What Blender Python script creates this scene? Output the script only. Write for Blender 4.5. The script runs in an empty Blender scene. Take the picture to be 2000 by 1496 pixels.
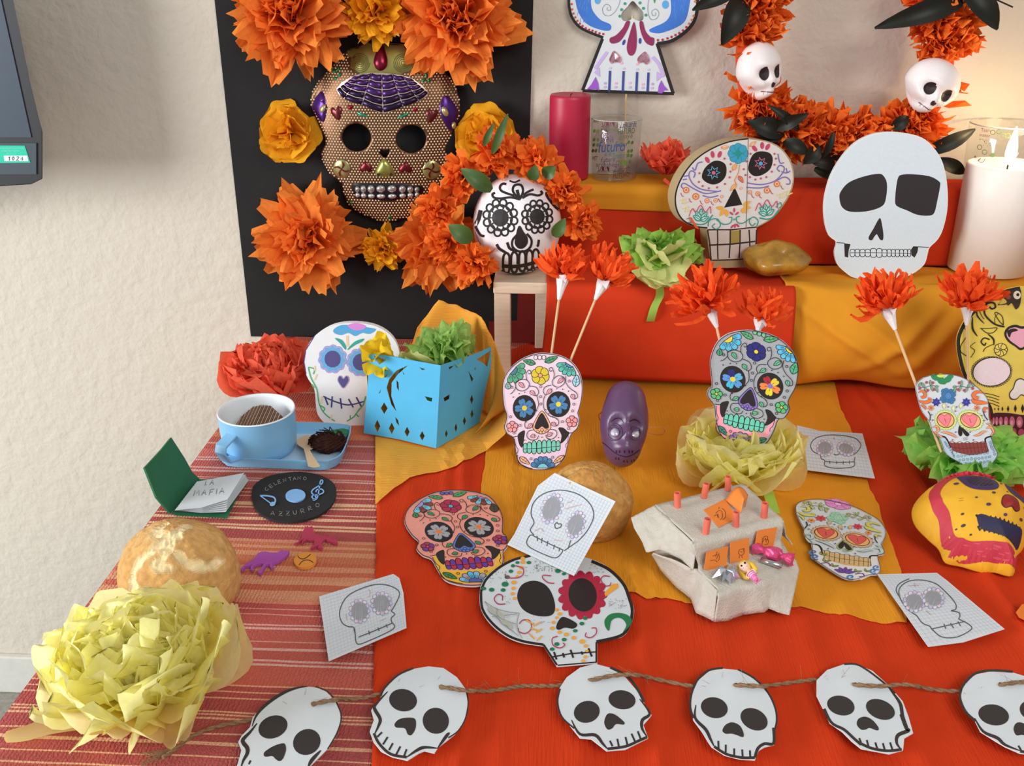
import bpy, math, random
import numpy as np
from mathutils import Vector as V, Matrix, noise
from mathutils.bvhtree import BVHTree
from mathutils.geometry import delaunay_2d_cdt
R = math.radians
random.seed(7)
scn = bpy.context.scene
ROOT = scn.collection

# ---------------------------------------------------------------- camera, light, exposure
cam = bpy.data.cameras.new('camera')
camo = bpy.data.objects.new('camera', cam)
ROOT.objects.link(camo)
camo.location = (0, -1.5, 1.345)
camo.rotation_euler = (R(66), 0, R(3))
cam.sensor_width = 36
cam.lens = 1850 / 2000 * 36
cam.clip_start = .02
scn.camera = camo

w = bpy.data.worlds.new('world'); scn.world = w; w.use_nodes = True
bg = w.node_tree.nodes['Background']
bg.inputs[0].default_value = (.86, .92, 1, 1)
bg.inputs[1].default_value = .56

def area(name, loc, target, sx, sy, power, col):
    l = bpy.data.lights.new(name, 'AREA'); l.shape = 'RECTANGLE'; l.size = sx; l.size_y = sy
    l.energy = power; l.color = col
    o = bpy.data.objects.new(name, l); ROOT.objects.link(o); o.location = loc
    o.rotation_euler = (V(target) - V(loc)).to_track_quat('-Z', 'Y').to_euler()
    return o
area('window_daylight', (-3.3, -2.2, 1.5), (0, -.2, .9), 1.6, 1.4, 180, (.96, .985, 1))
area('right_fill_light', (1.0, -2.5, 2.5), (.45, 0, 1.1), 1.4, .9, 46, (1, .95, .87))  # unseen fill lamp, added to brighten the right of the wall
scn.view_settings.view_transform = 'Standard'
scn.view_settings.look = 'None'
scn.view_settings.exposure = -0.40
scn.view_settings.gamma = 1
scn.view_settings.use_curve_mapping = False

# ---------------------------------------------------------------- measuring helpers
CAM = V((0, -1.5, 1.345)); F = 1850.
_m = camo.rotation_euler.to_matrix()
RT, UP, FW = _m.col[0].copy(), _m.col[1].copy(), -_m.col[2].copy()
TZ = .76                    # table top
T2 = .92                    # lower tier top
T1 = 1.043                  # upper tier top
FZ = -.05                   # floor
def ray(x, y): return FW + RT * ((x - 1000) / F) + UP * ((748 - y) / F)
def onz(x, y, z):
    d = ray(x, y); return CAM + d * ((z - CAM.z) / d.z)
def ony(x, y, Y):
    d = ray(x, y); return CAM + d * ((Y - CAM.y) / d.y)
def tab(x, y, h=0): return onz(x, y, TZ + h)
def pxm(P):                 # metres per pixel at a point
    return (P - CAM).dot(FW) / F
def prj(P):
    v = P - CAM; w_ = v.dot(FW); return (1000 + F * v.dot(RT) / w_, 748 - F * v.dot(UP) / w_)
def plane(p0, n):
    p0 = V(p0); n = V(n).normalized()
    if n.dot(CAM - p0) < 0: n = -n
    def f(x, y, off=0.):
        d = ray(x, y); return CAM + d * ((p0 - CAM).dot(n) / d.dot(n)) + n * off
    f.n = n
    return f
def lean(p0, yaw=0, back=10):   # plane through p0 facing the room, turned by yaw, leaning back
    n = V((math.sin(R(yaw)) * math.cos(R(back)), -math.cos(R(yaw)) * math.cos(R(back)), math.sin(R(back))))
    return plane(p0, n)
def flat(h): return plane((0, 0, TZ + h), (0, 0, 1))
def surf(verts, faces):     # map a line of sight onto a built surface
    b = BVHTree.FromPolygons([V(v) for v in verts], faces)
    def f(x, y, off=0.):
        d = ray(x, y).normalized()
        h, n, i, t = b.ray_cast(CAM, d)
        if h is None:
            c = CAM + d * (sum((V(v) - CAM).length for v in verts[::37]) / len(verts[::37]))
            h, n, i, t = b.find_nearest(c)
        if n.dot(d) > 0: n = -n
        return h + n * off
    return f
def homog(src, dst):
    A = []; B = []
    for (x, y), (u, v) in zip(src, dst):
        A.append([x, y, 1, 0, 0, 0, -u * x, -u * y]); B.append(u)
        A.append([0, 0, 0, x, y, 1, -v * x, -v * y]); B.append(v)
    h = np.linalg.lstsq(np.array(A, float), np.array(B, float), rcond=None)[0]
    def g(x, y):
        k = h[6] * x + h[7] * y + 1
        return ((h[0] * x + h[1] * y + h[2]) / k, (h[3] * x + h[4] * y + h[5]) / k)
    return g
def affine(src, dst):
    A = np.array([[x, y, 1] for x, y in src], float); B = np.array(dst, float)
    M = np.linalg.lstsq(A, B, rcond=None)[0]
    return lambda x, y: (M[0, 0] * x + M[1, 0] * y + M[2, 0], M[0, 1] * x + M[1, 1] * y + M[2, 1])
def Zm(x0, y0, s): return lambda x, y: (x0 + x / s, y0 + y / s)
def via(f, g):
    k = lambda x, y, off=0.: f(*g(x, y), off)
    if hasattr(f, 'n'): k.n = f.n
    return k
def mp(g, pts): return [g(*p) for p in pts]

# ---------------------------------------------------------------- colours and materials
def L(h):
    h = h.lstrip('#'); c = [int(h[i:i + 2], 16) / 255 for i in (0, 2, 4)]
    return tuple(x / 12.92 if x <= .04045 else ((x + .055) / 1.055) ** 2.4 for x in c) + (1,)
MATS = {}
def mat(name, hexc, rough=.8, metal=0, trans=0, bump=0, bscale=200, var=.06, vscale=60, coat=0, spec=.3, sss=0, attr=False, emit=0, stretch=None):
    if name in MATS: return MATS[name]
    m = bpy.data.materials.new(name); MATS[name] = m; m.use_nodes = True
    nt = m.node_tree; b = nt.nodes['Principled BSDF']; out = nt.nodes['Material Output']
    N = nt.nodes.new; K = nt.links.new
    b.inputs['Roughness'].default_value = rough; b.inputs['Metallic'].default_value = metal
    b.inputs['Specular IOR Level'].default_value = spec
    b.inputs['Coat Weight'].default_value = coat
    if sss:
        b.inputs['Subsurface Weight'].default_value = sss; b.inputs['Subsurface Radius'].default_value = (.02, .012, .008)
    if attr:
        a = N('ShaderNodeAttribute'); a.attribute_name = 'Col'; src = a.outputs[0]
    else:
        rgb = N('ShaderNodeRGB'); rgb.outputs[0].default_value = L(hexc); src = rgb.outputs[0]
    tc = N('ShaderNodeTexCoord'); mp_ = N('ShaderNodeMapping'); K(tc.outputs['Object'], mp_.inputs[0])
    if stretch: mp_.inputs['Scale'].default_value = stretch
    if var:
        nz = N('ShaderNodeTexNoise'); nz.inputs['Scale'].default_value = vscale; nz.inputs['Detail'].default_value = 4
        K(mp_.outputs[0], nz.inputs[0])
        mr = N('ShaderNodeMapRange'); mr.inputs[1].default_value = .3; mr.inputs[2].default_value = .7
        mr.inputs[3].default_value = 1 - var; mr.inputs[4].default_value = 1 + var * .6
        K(nz.outputs[0], mr.inputs[0])
        mx = N('ShaderNodeVectorMath'); mx.operation = 'SCALE'; K(src, mx.inputs[0]); K(mr.outputs[0], mx.inputs[3]); src = mx.outputs[0]
    K(src, b.inputs['Base Color'])
    if bump:
        n2 = N('ShaderNodeTexNoise'); n2.inputs['Scale'].default_value = bscale; n2.inputs['Detail'].default_value = 3
        K(mp_.outputs[0], n2.inputs[0])
        bp = N('ShaderNodeBump'); bp.inputs['Strength'].default_value = bump; bp.inputs['Distance'].default_value = .002
        K(n2.outputs[0], bp.inputs['Height']); K(bp.outputs[0], b.inputs['Normal'])
    if emit:
        K(src, b.inputs['Emission Color']); b.inputs['Emission Strength'].default_value = emit
    if trans:
        t = N('ShaderNodeBsdfTranslucent'); K(src, t.inputs[0]); ms = N('ShaderNodeMixShader'); ms.inputs[0].default_value = trans
        K(b.outputs[0], ms.inputs[1]); K(t.outputs[0], ms.inputs[2]); K(ms.outputs[0], out.inputs[0])
    return m
INK = mat('printed_ink', '', .55, attr=True, var=.03, vscale=300)
GEM = mat('metallic_paint', '', .28, metal=.7, attr=True, var=0, spec=.5)
PAPER = mat('white_paper', '#d8dee2', .7, var=.02, trans=.05)
CARD = mat('cardboard', '#b09a72', .9, bump=.3, bscale=300)
BLACK = '#231f1f'

# ---------------------------------------------------------------- objects
WL = {}
def tag(o, label, cat, group=None, kind=None):
    if label: o['label'] = label
    if cat: o['category'] = cat
    if group: o['group'] = group
    if kind: o['kind'] = kind
    return o
def thing(name, label, cat, loc, group=None):
    o = bpy.data.objects.new(name, None); ROOT.objects.link(o); o.location = loc; o.empty_display_size = .02
    WL[o] = V(loc)
    return tag(o, label, cat, group)
def put(name, vf, m, parent=None, smooth=False, cols=None, mi=None, label=None, mats=None):
    vs, fs = vf
    if parent is None:
        xs = [v[0] for v in vs]; ys = [v[1] for v in vs]; zs = [v[2] for v in vs]
        base = V(((min(xs) + max(xs)) / 2, (min(ys) + max(ys)) / 2, min(zs)))
    else: base = WL[parent]
    me = bpy.data.meshes.new(name)
    me.from_pydata([(v[0] - base.x, v[1] - base.y, v[2] - base.z) for v in vs], [], fs)
    for k in (mats or [m]): me.materials.append(k)
    if mi: me.polygons.foreach_set('material_index', mi)
    if cols:
        ca = me.color_attributes.new('Col', 'FLOAT_COLOR', 'CORNER')
        buf = []
        for f, c in zip(fs, cols): buf += list(c) * len(f)
        ca.data.foreach_set('color', buf)
    if smooth: me.polygons.foreach_set('use_smooth', [True] * len(fs))
    me.update()
    o = bpy.data.objects.new(name, me); ROOT.objects.link(o)
    if parent: o.parent = parent
    else: o.location = base
    WL[o] = base
    if label: o['label'] = label
    return o
def inst(name, me, parent, M):
    o = bpy.data.objects.new(name, me); ROOT.objects.link(o); o.parent = parent
    o.matrix_basis = Matrix.Translation(-WL[parent]) @ M
    WL[o] = V(WL[parent])
    return o
def bevel(o, wd, seg=2):
    b = o.modifiers.new('bevel', 'BEVEL'); b.width = wd; b.segments = seg; b.limit_method = 'ANGLE'
    return o
def solid(o, th, off=0):
    b = o.modifiers.new('solid', 'SOLIDIFY'); b.thickness = th; b.offset = off; return o

# ---------------------------------------------------------------- shapes
def join(*vfs):
    vs = []; fs = []
    for a, b in vfs:
        n = len(vs); vs += list(a); fs += [tuple(i + n for i in f) for f in b]
    return vs, fs
def box(c, s, rz=0, M=None):
    c = V(c); vs = []
    q = Matrix.Rotation(R(rz), 3, 'Z') if M is None else M
    for sx in (-.5, .5):
        for sy in (-.5, .5):
            for sz in (-.5, .5): vs.append(c + q @ V((sx * s[0], sy * s[1], sz * s[2])))
    return vs, [(0, 1, 3, 2), (4, 6, 7, 5), (0, 4, 5, 1), (2, 3, 7, 6), (0, 2, 6, 4), (1, 5, 7, 3)]
def frame(d, ref=(0, 0, 1)):
    d = V(d).normalized(); ref = V(ref)
    if abs(d.dot(ref)) > .95: ref = V((1, 0, 0))
    x = ref.cross(d).normalized(); y = d.cross(x)
    return Matrix((x, y, d)).transposed()
def tube(pts, r, n=8, caps=True):
    pts = [V(p) for p in pts]; vs = []; fs = []
    for i, p in enumerate(pts):
        d = pts[min(i + 1, len(pts) - 1)] - pts[max(i - 1, 0)]
        q = frame(d); rr = r[i] if isinstance(r, (list, tuple)) else r
        for k in range(n):
            a = 2 * math.pi * k / n; vs.append(p + q @ V((rr * math.cos(a), rr * math.sin(a), 0)))
    for i in range(len(pts) - 1):
        for k in range(n):
            k2 = (k + 1) % n; fs.append((i * n + k, i * n + k2, (i + 1) * n + k2, (i + 1) * n + k))
    if caps: fs += [tuple(range(n - 1, -1, -1)), tuple(range((len(pts) - 1) * n, len(pts) * n))]
    return vs, fs
def lathe(prof, c, n=32, axis=(0, 0, 1), caps=(True, True)):
    c = V(c); q = frame(axis, (0, 1, 0)); vs = []; fs = []
    for (r, z) in prof:
        for k in range(n):
            a = 2 * math.pi * k / n; vs.append(c + q @ V((r * math.cos(a), r * math.sin(a), z)))
    for i in range(len(prof) - 1):
        for k in range(n):
            k2 = (k + 1) % n; fs.append((i * n + k, i * n + k2, (i + 1) * n + k2, (i + 1) * n + k))
    if caps[0]: fs.append(tuple(range(n - 1, -1, -1)))
    if caps[1]: fs.append(tuple(range((len(prof) - 1) * n, len(prof) * n)))
    return vs, fs
def ball(c, r, nu=24, nv=14, M=None, disp=None):
    vs = []; fs = []; c = V(c); r = (r, r, r) if not isinstance(r, (tuple, list)) else r
    for j in range(nv + 1):
        th = math.pi * j / nv
        for i in range(nu):
            a = 2 * math.pi * i / nu
            d = V((math.sin(th) * math.cos(a), math.sin(th) * math.sin(a), math.cos(th)))
            p = V((d.x * r[0], d.y * r[1], d.z * r[2]))
            if disp: p = disp(d, p)
            vs.append(c + (M @ p if M is not None else p))
    for j in range(nv):
        for i in range(nu):
            i2 = (i + 1) % nu; fs.append((j * nu + i, (j + 1) * nu + i, (j + 1) * nu + i2, j * nu + i2))
    return vs, fs
def gridmesh(fn, nu, nv):
    vs = [fn(i / nu, j / nv) for j in range(nv + 1) for i in range(nu + 1)]
    fs = [(j * (nu + 1) + i, j * (nu + 1) + i + 1, (j + 1) * (nu + 1) + i + 1, (j + 1) * (nu + 1) + i) for j in range(nv) for i in range(nu)]
    return vs, fs
def sm(pts, n=5, closed=True):
    P = [V((p[0], p[1])) for p in pts]; N = len(P); out = []
    for i in range(N if closed else N - 1):
        if closed: a, b, c, d = P[i - 1], P[i], P[(i + 1) % N], P[(i + 2) % N]
        else: a, b, c, d = P[max(i - 1, 0)], P[i], P[i + 1], P[min(i + 2, N - 1)]
        for k in range(n):
            t = k / n
            out.append(.5 * ((2 * b) + (c - a) * t + (2 * a - 5 * b + 4 * c - d) * t * t + (3 * b - a - 3 * c + d) * t ** 3))
    if not closed: out.append(P[-1])
    return [(p.x, p.y) for p in out]
def inside(x, y, poly):
    c = False; j = len(poly) - 1
    for i in range(len(poly)):
        xi, yi = poly[i]; xj, yj = poly[j]
        if (yi > y) != (yj > y) and x < (xj - xi) * (y - yi) / (yj - yi) + xi: c = not c
        j = i
    return c
def cdt(outline, holes=(), step=None):
    pts = []; ed = []
    for lp in [outline] + list(holes):
        n = len(pts); pts += [V((p[0], p[1])) for p in lp]; k = len(lp)
        ed += [(n + i, n + (i + 1) % k) for i in range(k)]
    if step:
        xs = [p[0] for p in outline]; ys = [p[1] for p in outline]
        y = min(ys) + step / 2; row = 0
        while y < max(ys):
            x = min(xs) + step * (.5 if row % 2 else 1)
            while x < max(xs):
                if inside(x, y, outline) and not any(inside(x, y, h) for h in holes): pts.append(V((x, y)))
                x += step
            y += step * .87; row += 1
    r = delaunay_2d_cdt(pts, ed, [], 0, 1e-5)
    vs = [(v.x, v.y) for v in r[0]]; fs = []
    for f in r[2]:
        cx = sum(vs[i][0] for i in f) / 3; cy = sum(vs[i][1] for i in f) / 3
        if inside(cx, cy, outline) and not any(inside(cx, cy, h) for h in holes): fs.append(tuple(f))
    return vs, fs
def slab(outline, f, th, holes=(), step=None, hf=None, back=True):
    v2, fs = cdt(outline, holes, step); n = len(v2)
    h = [hf(*p) if hf else 0 for p in v2]
    top = [f(p[0], p[1], a) for p, a in zip(v2, h)]
    # keep the front facing the viewer
    a, b, c = (top[i] for i in fs[0])
    if (b - a).cross(c - a).dot(CAM - a) < 0: fs = [t[::-1] for t in fs]
    if not back: return top, fs
    bot = [f(p[0], p[1], a - th) for p, a in zip(v2, h)]
    cnt = {}
    for t in fs:
        for i in range(3):
            e = (t[i], t[(i + 1) % 3]); cnt[e] = 1
    side = [(e[1], e[0], e[0] + n, e[1] + n) for e in cnt if (e[1], e[0]) not in cnt]
    return top + bot, fs + [tuple(i + n for i in t[::-1]) for t in fs] + side
def puff(outline, f, h, rings=3, off=0.):
    cx = sum(p[0] for p in outline) / len(outline); cy = sum(p[1] for p in outline) / len(outline); n = len(outline)
    vs = []; fs = []
    for j in range(rings):
        t = j / rings; s = math.cos(t * math.pi / 2); z = math.sin(t * math.pi / 2) * h
        vs += [f(cx + (p[0] - cx) * s, cy + (p[1] - cy) * s, z + off) for p in outline]
    vs.append(f(cx, cy, h + off))
    for j in range(rings - 1):
        for i in range(n):
            i2 = (i + 1) % n; fs.append((j * n + i, j * n + i2, (j + 1) * n + i2, (j + 1) * n + i))
    k = (rings - 1) * n
    fs += [(k + i, k + (i + 1) % n, len(vs) - 1) for i in range(n)]
    a, b, c = vs[fs[-1][0]], vs[fs[-1][1]], vs[fs[-1][2]]
    if (b - a).cross(c - a).dot(CAM - a) < 0: fs = [t[::-1] for t in fs]
    return vs, fs
def ell(cx, cy, rx, ry=None, rot=0, n=20):
    ry = rx if ry is None else ry; c, s = math.cos(R(rot)), math.sin(R(rot))
    return [(cx + rx * math.cos(t) * c - ry * math.sin(t) * s, cy + rx * math.cos(t) * s + ry * math.sin(t) * c) for t in (2 * math.pi * k / n for k in range(n))]

class Ink:
    """flat print: every shape a thin patch lying on its sheet"""
    def __init__(s, f, step=6e-6, base=1.2e-4):
        s.f = f; s.V = []; s.Fc = []; s.C = []; s.k = base; s.st = step
    def _add(s, vs, fs, col):
        n = len(s.V); s.V += vs; fs2 = []
        for t in fs:
            t = tuple(i + n for i in t)
            a, b, c = s.V[t[0]], s.V[t[1]], s.V[t[2]]
            if (b - a).cross(c - a).dot(CAM - a) < 0: t = t[::-1]
            fs2.append(t)
        s.Fc += fs2; c = L(col) if isinstance(col, str) else col; s.C += [c] * len(fs2); s.k += s.st
    def poly(s, pts, col, step=None):
        if step or len(pts) > 5:
            v2, fs = cdt(pts, (), step); s._add([s.f(x, y, s.k) for x, y in v2], fs, col)
        else: s._add([s.f(x, y, s.k) for x, y in pts], [tuple(range(len(pts)))] , col)
        return s
    def blob(s, pts, col, n=5): return s.poly(sm(pts, n), col)
    def line(s, pts, w, col=BLACK, closed=False, taper=False, sub=1):
        P = [V((p[0], p[1])) for p in pts]; N = len(P); a = []
        P = [p for i, p in enumerate(P) if i == 0 or (p - P[i - 1]).length > 1e-6]; N = len(P)
        for i, p in enumerate(P):
            if closed: d = P[(i + 1) % N] - P[i - 1]
            else: d = P[min(i + 1, N - 1)] - P[max(i - 1, 0)]
            if d.length < 1e-9: d = V((1, 0))
            d.normalize(); nn = V((-d.y, d.x)) * (w / 2)
            if taper: nn = nn * (.25 + .75 * math.sin(math.pi * min(1, max(0, i / (N - 1)))))
            a += [p + nn * (1 - 2 * j / sub) for j in range(sub + 1)]
        m = sub + 1; fs = [(m * i + j, m * i + j + 1, m * i + m + j + 1, m * i + m + j) for i in range(N - 1) for j in range(sub)]
        if closed: fs += [(m * (N - 1) + j, m * (N - 1) + j + 1, j + 1, j) for j in range(sub)]
        s._add([s.f(p.x, p.y, s.k) for p in a], fs, col); return s
    def curve(s, pts, w, col=BLACK, closed=False, n=5, taper=False): return s.line(sm(pts, n, closed), w, col, closed, taper)
    def dot(s, cx, cy, rx, col=BLACK, ry=None, rot=0, n=14):
        p = ell(cx, cy, rx, ry, rot, n)
        s._add([s.f(cx, cy, s.k)] + [s.f(x, y, s.k) for x, y in p], [(0, i + 1, (i + 1) % n + 1) for i in range(n)], col); return s
    def disc(s, cx, cy, rx, col, ry=None, rot=0, n=24, rings=4):   # follows a curved surface
        vs = [s.f(cx, cy, s.k)]; fs = []
        for j in range(1, rings + 1):
            q = ell(cx, cy, rx * j / rings, (rx if ry is None else ry) * j / rings, rot, n)
            vs += [s.f(x, y, s.k) for x, y in q]
        for i in range(n):
            i2 = (i + 1) % n; fs.append((0, 1 + i, 1 + i2))
            for j in range(rings - 1): fs.append((1 + j * n + i, 1 + j * n + i2, 1 + (j + 1) * n + i2, 1 + (j + 1) * n + i))
        s._add(vs, fs, col); return s
    def ring(s, cx, cy, rx, w, col=BLACK, ry=None, rot=0, n=18): return s.line(ell(cx, cy, rx, ry, rot, n), w, col, True)
    def leaf(s, x0, y0, x1, y1, wd, col, ow=0, oc=BLACK, vein=True):
        d = V((x1 - x0, y1 - y0)); nn = V((-d.y, d.x)).normalized() * wd
        a = V((x0, y0)); pts = [a, a + d * .3 + nn * .9, a + d * .6 + nn * .8, a + d, a + d * .6 - nn * .8, a + d * .3 - nn * .9]
        p = sm([(q.x, q.y) for q in pts], 4); s.poly(p, col)
        if ow:
            s.line(p, ow, oc, True)
            if vein: s.line([(x0, y0), tuple(a + d * .8)], ow * .8, oc)
        return s
    def flower(s, cx, cy, r, n, col, cc, ow=0, rc=None, rot=0, oc=BLACK, sq=1., wd=.52, notch=False):
        for k in range(n):
            c = col[k % len(col)] if isinstance(col, (list, tuple)) and not isinstance(col, str) else col
            a = R(rot) + 2 * math.pi * k / n; d = V((math.cos(a), math.sin(a))); t = V((-d.y, d.x))
            def q(u, v): z = d * (u * r) + t * (v * r); return (cx + z.x, cy + z.y * sq)
            pt = [q(.12, -.08), q(.45, -wd * .75), q(.85, -wd * .8), q(1, -wd * .3), q(.9 if notch else 1.02, 0), q(1, wd * .3), q(.85, wd * .8), q(.45, wd * .75), q(.12, .08)]
            p = sm(pt, 3); s.poly(p, c)
            if ow: s.line(p, ow, oc, True)
        s.dot(cx, cy, rc or r * .26, cc, (rc or r * .26) * sq)
        if ow: s.ring(cx, cy, rc or r * .26, ow, oc, (rc or r * .26) * sq)
        return s
    def spiral(s, cx, cy, r0, turns, w, col=BLACK, rot=0, hand=1, n=24):
        return s.line([(cx + r0 * (1 - .9 * t) * math.cos(R(rot) + hand * t * turns * 6.283), cy + r0 * (1 - .9 * t) * math.sin(R(rot) + hand * t * turns * 6.283)) for t in (i / n for i in range(n + 1))], w, col)
    def build(s, name, parent, m=None): return put(name, (s.V, s.Fc), m or INK, parent, cols=s.C)

def heart(cx, cy, w, h, rot=0):
    P = [(0, .5), (-.35, .15), (-.5, -.15), (-.4, -.42), (-.2, -.45), (0, -.25), (.2, -.45), (.4, -.42), (.5, -.15), (.35, .15)]
    c, s_ = math.cos(R(rot)), math.sin(R(rot))
    return sm([(cx + x * w * c - y * h * s_, cy + x * w * s_ + y * h * c) for x, y in P], 3)

# text as outlines (Blender's own built-in font) -> faces in 2D
def text2d(t, size, slant=0.):
    cu = bpy.data.curves.new('lettering', 'FONT'); cu.body = t; cu.size = size; cu.resolution_u = 2; cu.shear = slant
    o = bpy.data.objects.new('lettering', cu); ROOT.objects.link(o)
    dg = bpy.context.evaluated_depsgraph_get(); me = o.evaluated_get(dg).to_mesh()
    vs = [(v.co.x, -v.co.y) for v in me.vertices]; fs = [tuple(p.vertices) for p in me.polygons]
    o.evaluated_get(dg).to_mesh_clear(); bpy.data.objects.remove(o); bpy.data.curves.remove(cu)
    return vs, fs
def ink_text(ink, t, x, y, size, col, slant=0., width=None, rot=0):
    vs, fs = text2d(t, size, slant)
    if not vs: return
    x0 = min(v[0] for v in vs); x1 = max(v[0] for v in vs); k = width / (x1 - x0) if width else 1
    c, s_ = math.cos(R(rot)), math.sin(R(rot))
    q = [((v[0] - x0) * k, v[1]) for v in vs]
    ink._add([ink.f(x + a * c - b * s_, y + a * s_ + b * c, ink.k) for a, b in q], fs, col)
# hand-drawn capitals: strokes on a 1 x 1 box (y down)
HAND = {'L': [[(0, 0), (.05, 1), (.6, .95)]], 'A': [[(0, 1), (.38, 0), (.75, 1)], [(.15, .6), (.62, .6)]], 'M': [[(0, 1), (.12, 0), (.42, .6), (.75, 0), (.9, 1)]],
  'F': [[(.7, 0), (.05, .05), (0, 1)], [(0, .5), (.5, .47)]], 'I': [[(.1, 0), (.1, 1)]], 'C': [[(.7, .1), (.3, 0), (0, .5), (.3, 1), (.7, .9)]],
  'E': [[(.65, 0), (0, 0), (0, 1), (.65, 1)], [(0, .5), (.5, .5)]], 'N': [[(0, 1), (0, 0), (.65, 1), (.65, 0)]], 'T': [[(0, 0), (.8, 0)], [(.4, 0), (.4, 1)]],
  'O': [[(.4, 0), (.08, .3), (.08, .75), (.4, 1), (.72, .7), (.72, .3), (.4, 0)]], 'Z': [[(0, 0), (.65, 0), (0, 1), (.7, 1)], [(.12, .5), (.55, .5)]], 'U': [[(0, 0), (.05, .8), (.35, 1), (.62, .8), (.65, 0)]],
  'R': [[(0, 1), (0, 0), (.5, .05), (.55, .4), (0, .52), (.65, 1)]], '1': [[(.0, .3), (.3, 0), (.3, 1)]], '0': [[(.35, 0), (.05, .5), (.35, 1), (.65, .5), (.35, 0)]],
  '2': [[(0, .2), (.35, 0), (.6, .3), (0, 1), (.7, 1)]], '4': [[(.5, 1), (.5, 0), (0, .65), (.75, .65)]]}
def hand(ink, ch, g, w, col):
    for st in HAND[ch]: ink.line([g(*p) for p in st], w, col)
# ================================================================ the setting
def wall_mat():
    m = bpy.data.materials.new('plaster'); m.use_nodes = True; nt = m.node_tree; b = nt.nodes['Principled BSDF']; N = nt.nodes.new; K = nt.links.new
    b.inputs['Base Color'].default_value = L('#d0c8b9'); b.inputs['Roughness'].default_value = .85; b.inputs['Specular IOR Level'].default_value = .15
    tc = N('ShaderNodeTexCoord'); n1 = N('ShaderNodeTexNoise'); n1.inputs['Scale'].default_value = 70; n1.inputs['Detail'].default_value = 3; n1.inputs['Distortion'].default_value = .2
    n2 = N('ShaderNodeTexNoise'); n2.inputs['Scale'].default_value = 34; n2.inputs['Detail'].default_value = 2
    K(tc.outputs['Object'], n1.inputs[0]); K(tc.outputs['Object'], n2.inputs[0])
    ad = N('ShaderNodeMath'); ad.operation = 'ADD'; K(n1.outputs[0], ad.inputs[0]); K(n2.outputs[0], ad.inputs[1])
    bp = N('ShaderNodeBump'); bp.inputs['Strength'].default_value = .5; bp.inputs['Distance'].default_value = .0045; K(ad.outputs[0], bp.inputs['Height']); K(bp.outputs[0], b.inputs['Normal'])
    return m
def struct(o): o['kind'] = 'structure'; return o
struct(put('wall_back', box((0, .05, 1.275), (7, .1, 2.65)), wall_mat()))
struct(put('floor', box((0, -1.6, FZ - .03), (7, 3.4, .06)), mat('terrazzo', '#97938a', .5, var=.25, vscale=120)))
struct(bevel(put('baseboard_back', box((0, -.007, FZ + .047), (7, .014, .094)), mat('baseboard_paint', '#d4d2c8', .6, var=.05)), .003))

# ================================================================ table and its cloths
XL = -.462
t = thing('table', 'wooden table under the striped red cloth', 'table', (.25, -.5, FZ))
put('table_top', box((.26, -.52, TZ - .022), (1.44, 1.0, .03)), mat('table_wood', '#a5825a', .6), t)
for x in (-.40, .92):
    for y in (-.07, -.97): put('leg', box((x, y, (FZ + TZ - .037) / 2), (.05, .05, TZ - .037 - FZ)), MATS['table_wood'], t)

def cloth_mat():
    m = mat('woven_cotton', '', .95, attr=True, var=.10, vscale=90, spec=.1, stretch=(6, 14, 6))
    nt = m.node_tree; N = nt.nodes.new; K = nt.links.new; b = nt.nodes['Principled BSDF']
    tc = N('ShaderNodeTexCoord'); wv = N('ShaderNodeTexWave'); wv.wave_type = 'BANDS'; wv.bands_direction = 'X'; wv.inputs['Scale'].default_value = 90; wv.inputs['Distortion'].default_value = 5; wv.inputs['Detail'].default_value = 2; wv.inputs['Detail Scale'].default_value = 4
    K(tc.outputs['Object'], wv.inputs[0])
    nz = N('ShaderNodeTexNoise'); nz.inputs['Scale'].default_value = 420; nz.inputs['Detail'].default_value = 2; K(tc.outputs['Object'], nz.inputs[0])
    ad = N('ShaderNodeMath'); ad.operation = 'ADD'; K(wv.outputs[1], ad.inputs[0]); K(nz.outputs[0], ad.inputs[1])
    bp = N('ShaderNodeBump'); bp.inputs['Strength'].default_value = .7; bp.inputs['Distance'].default_value = .0012; K(ad.outputs[0], bp.inputs['Height']); K(bp.outputs[0], b.inputs['Normal'])
    return m
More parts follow.
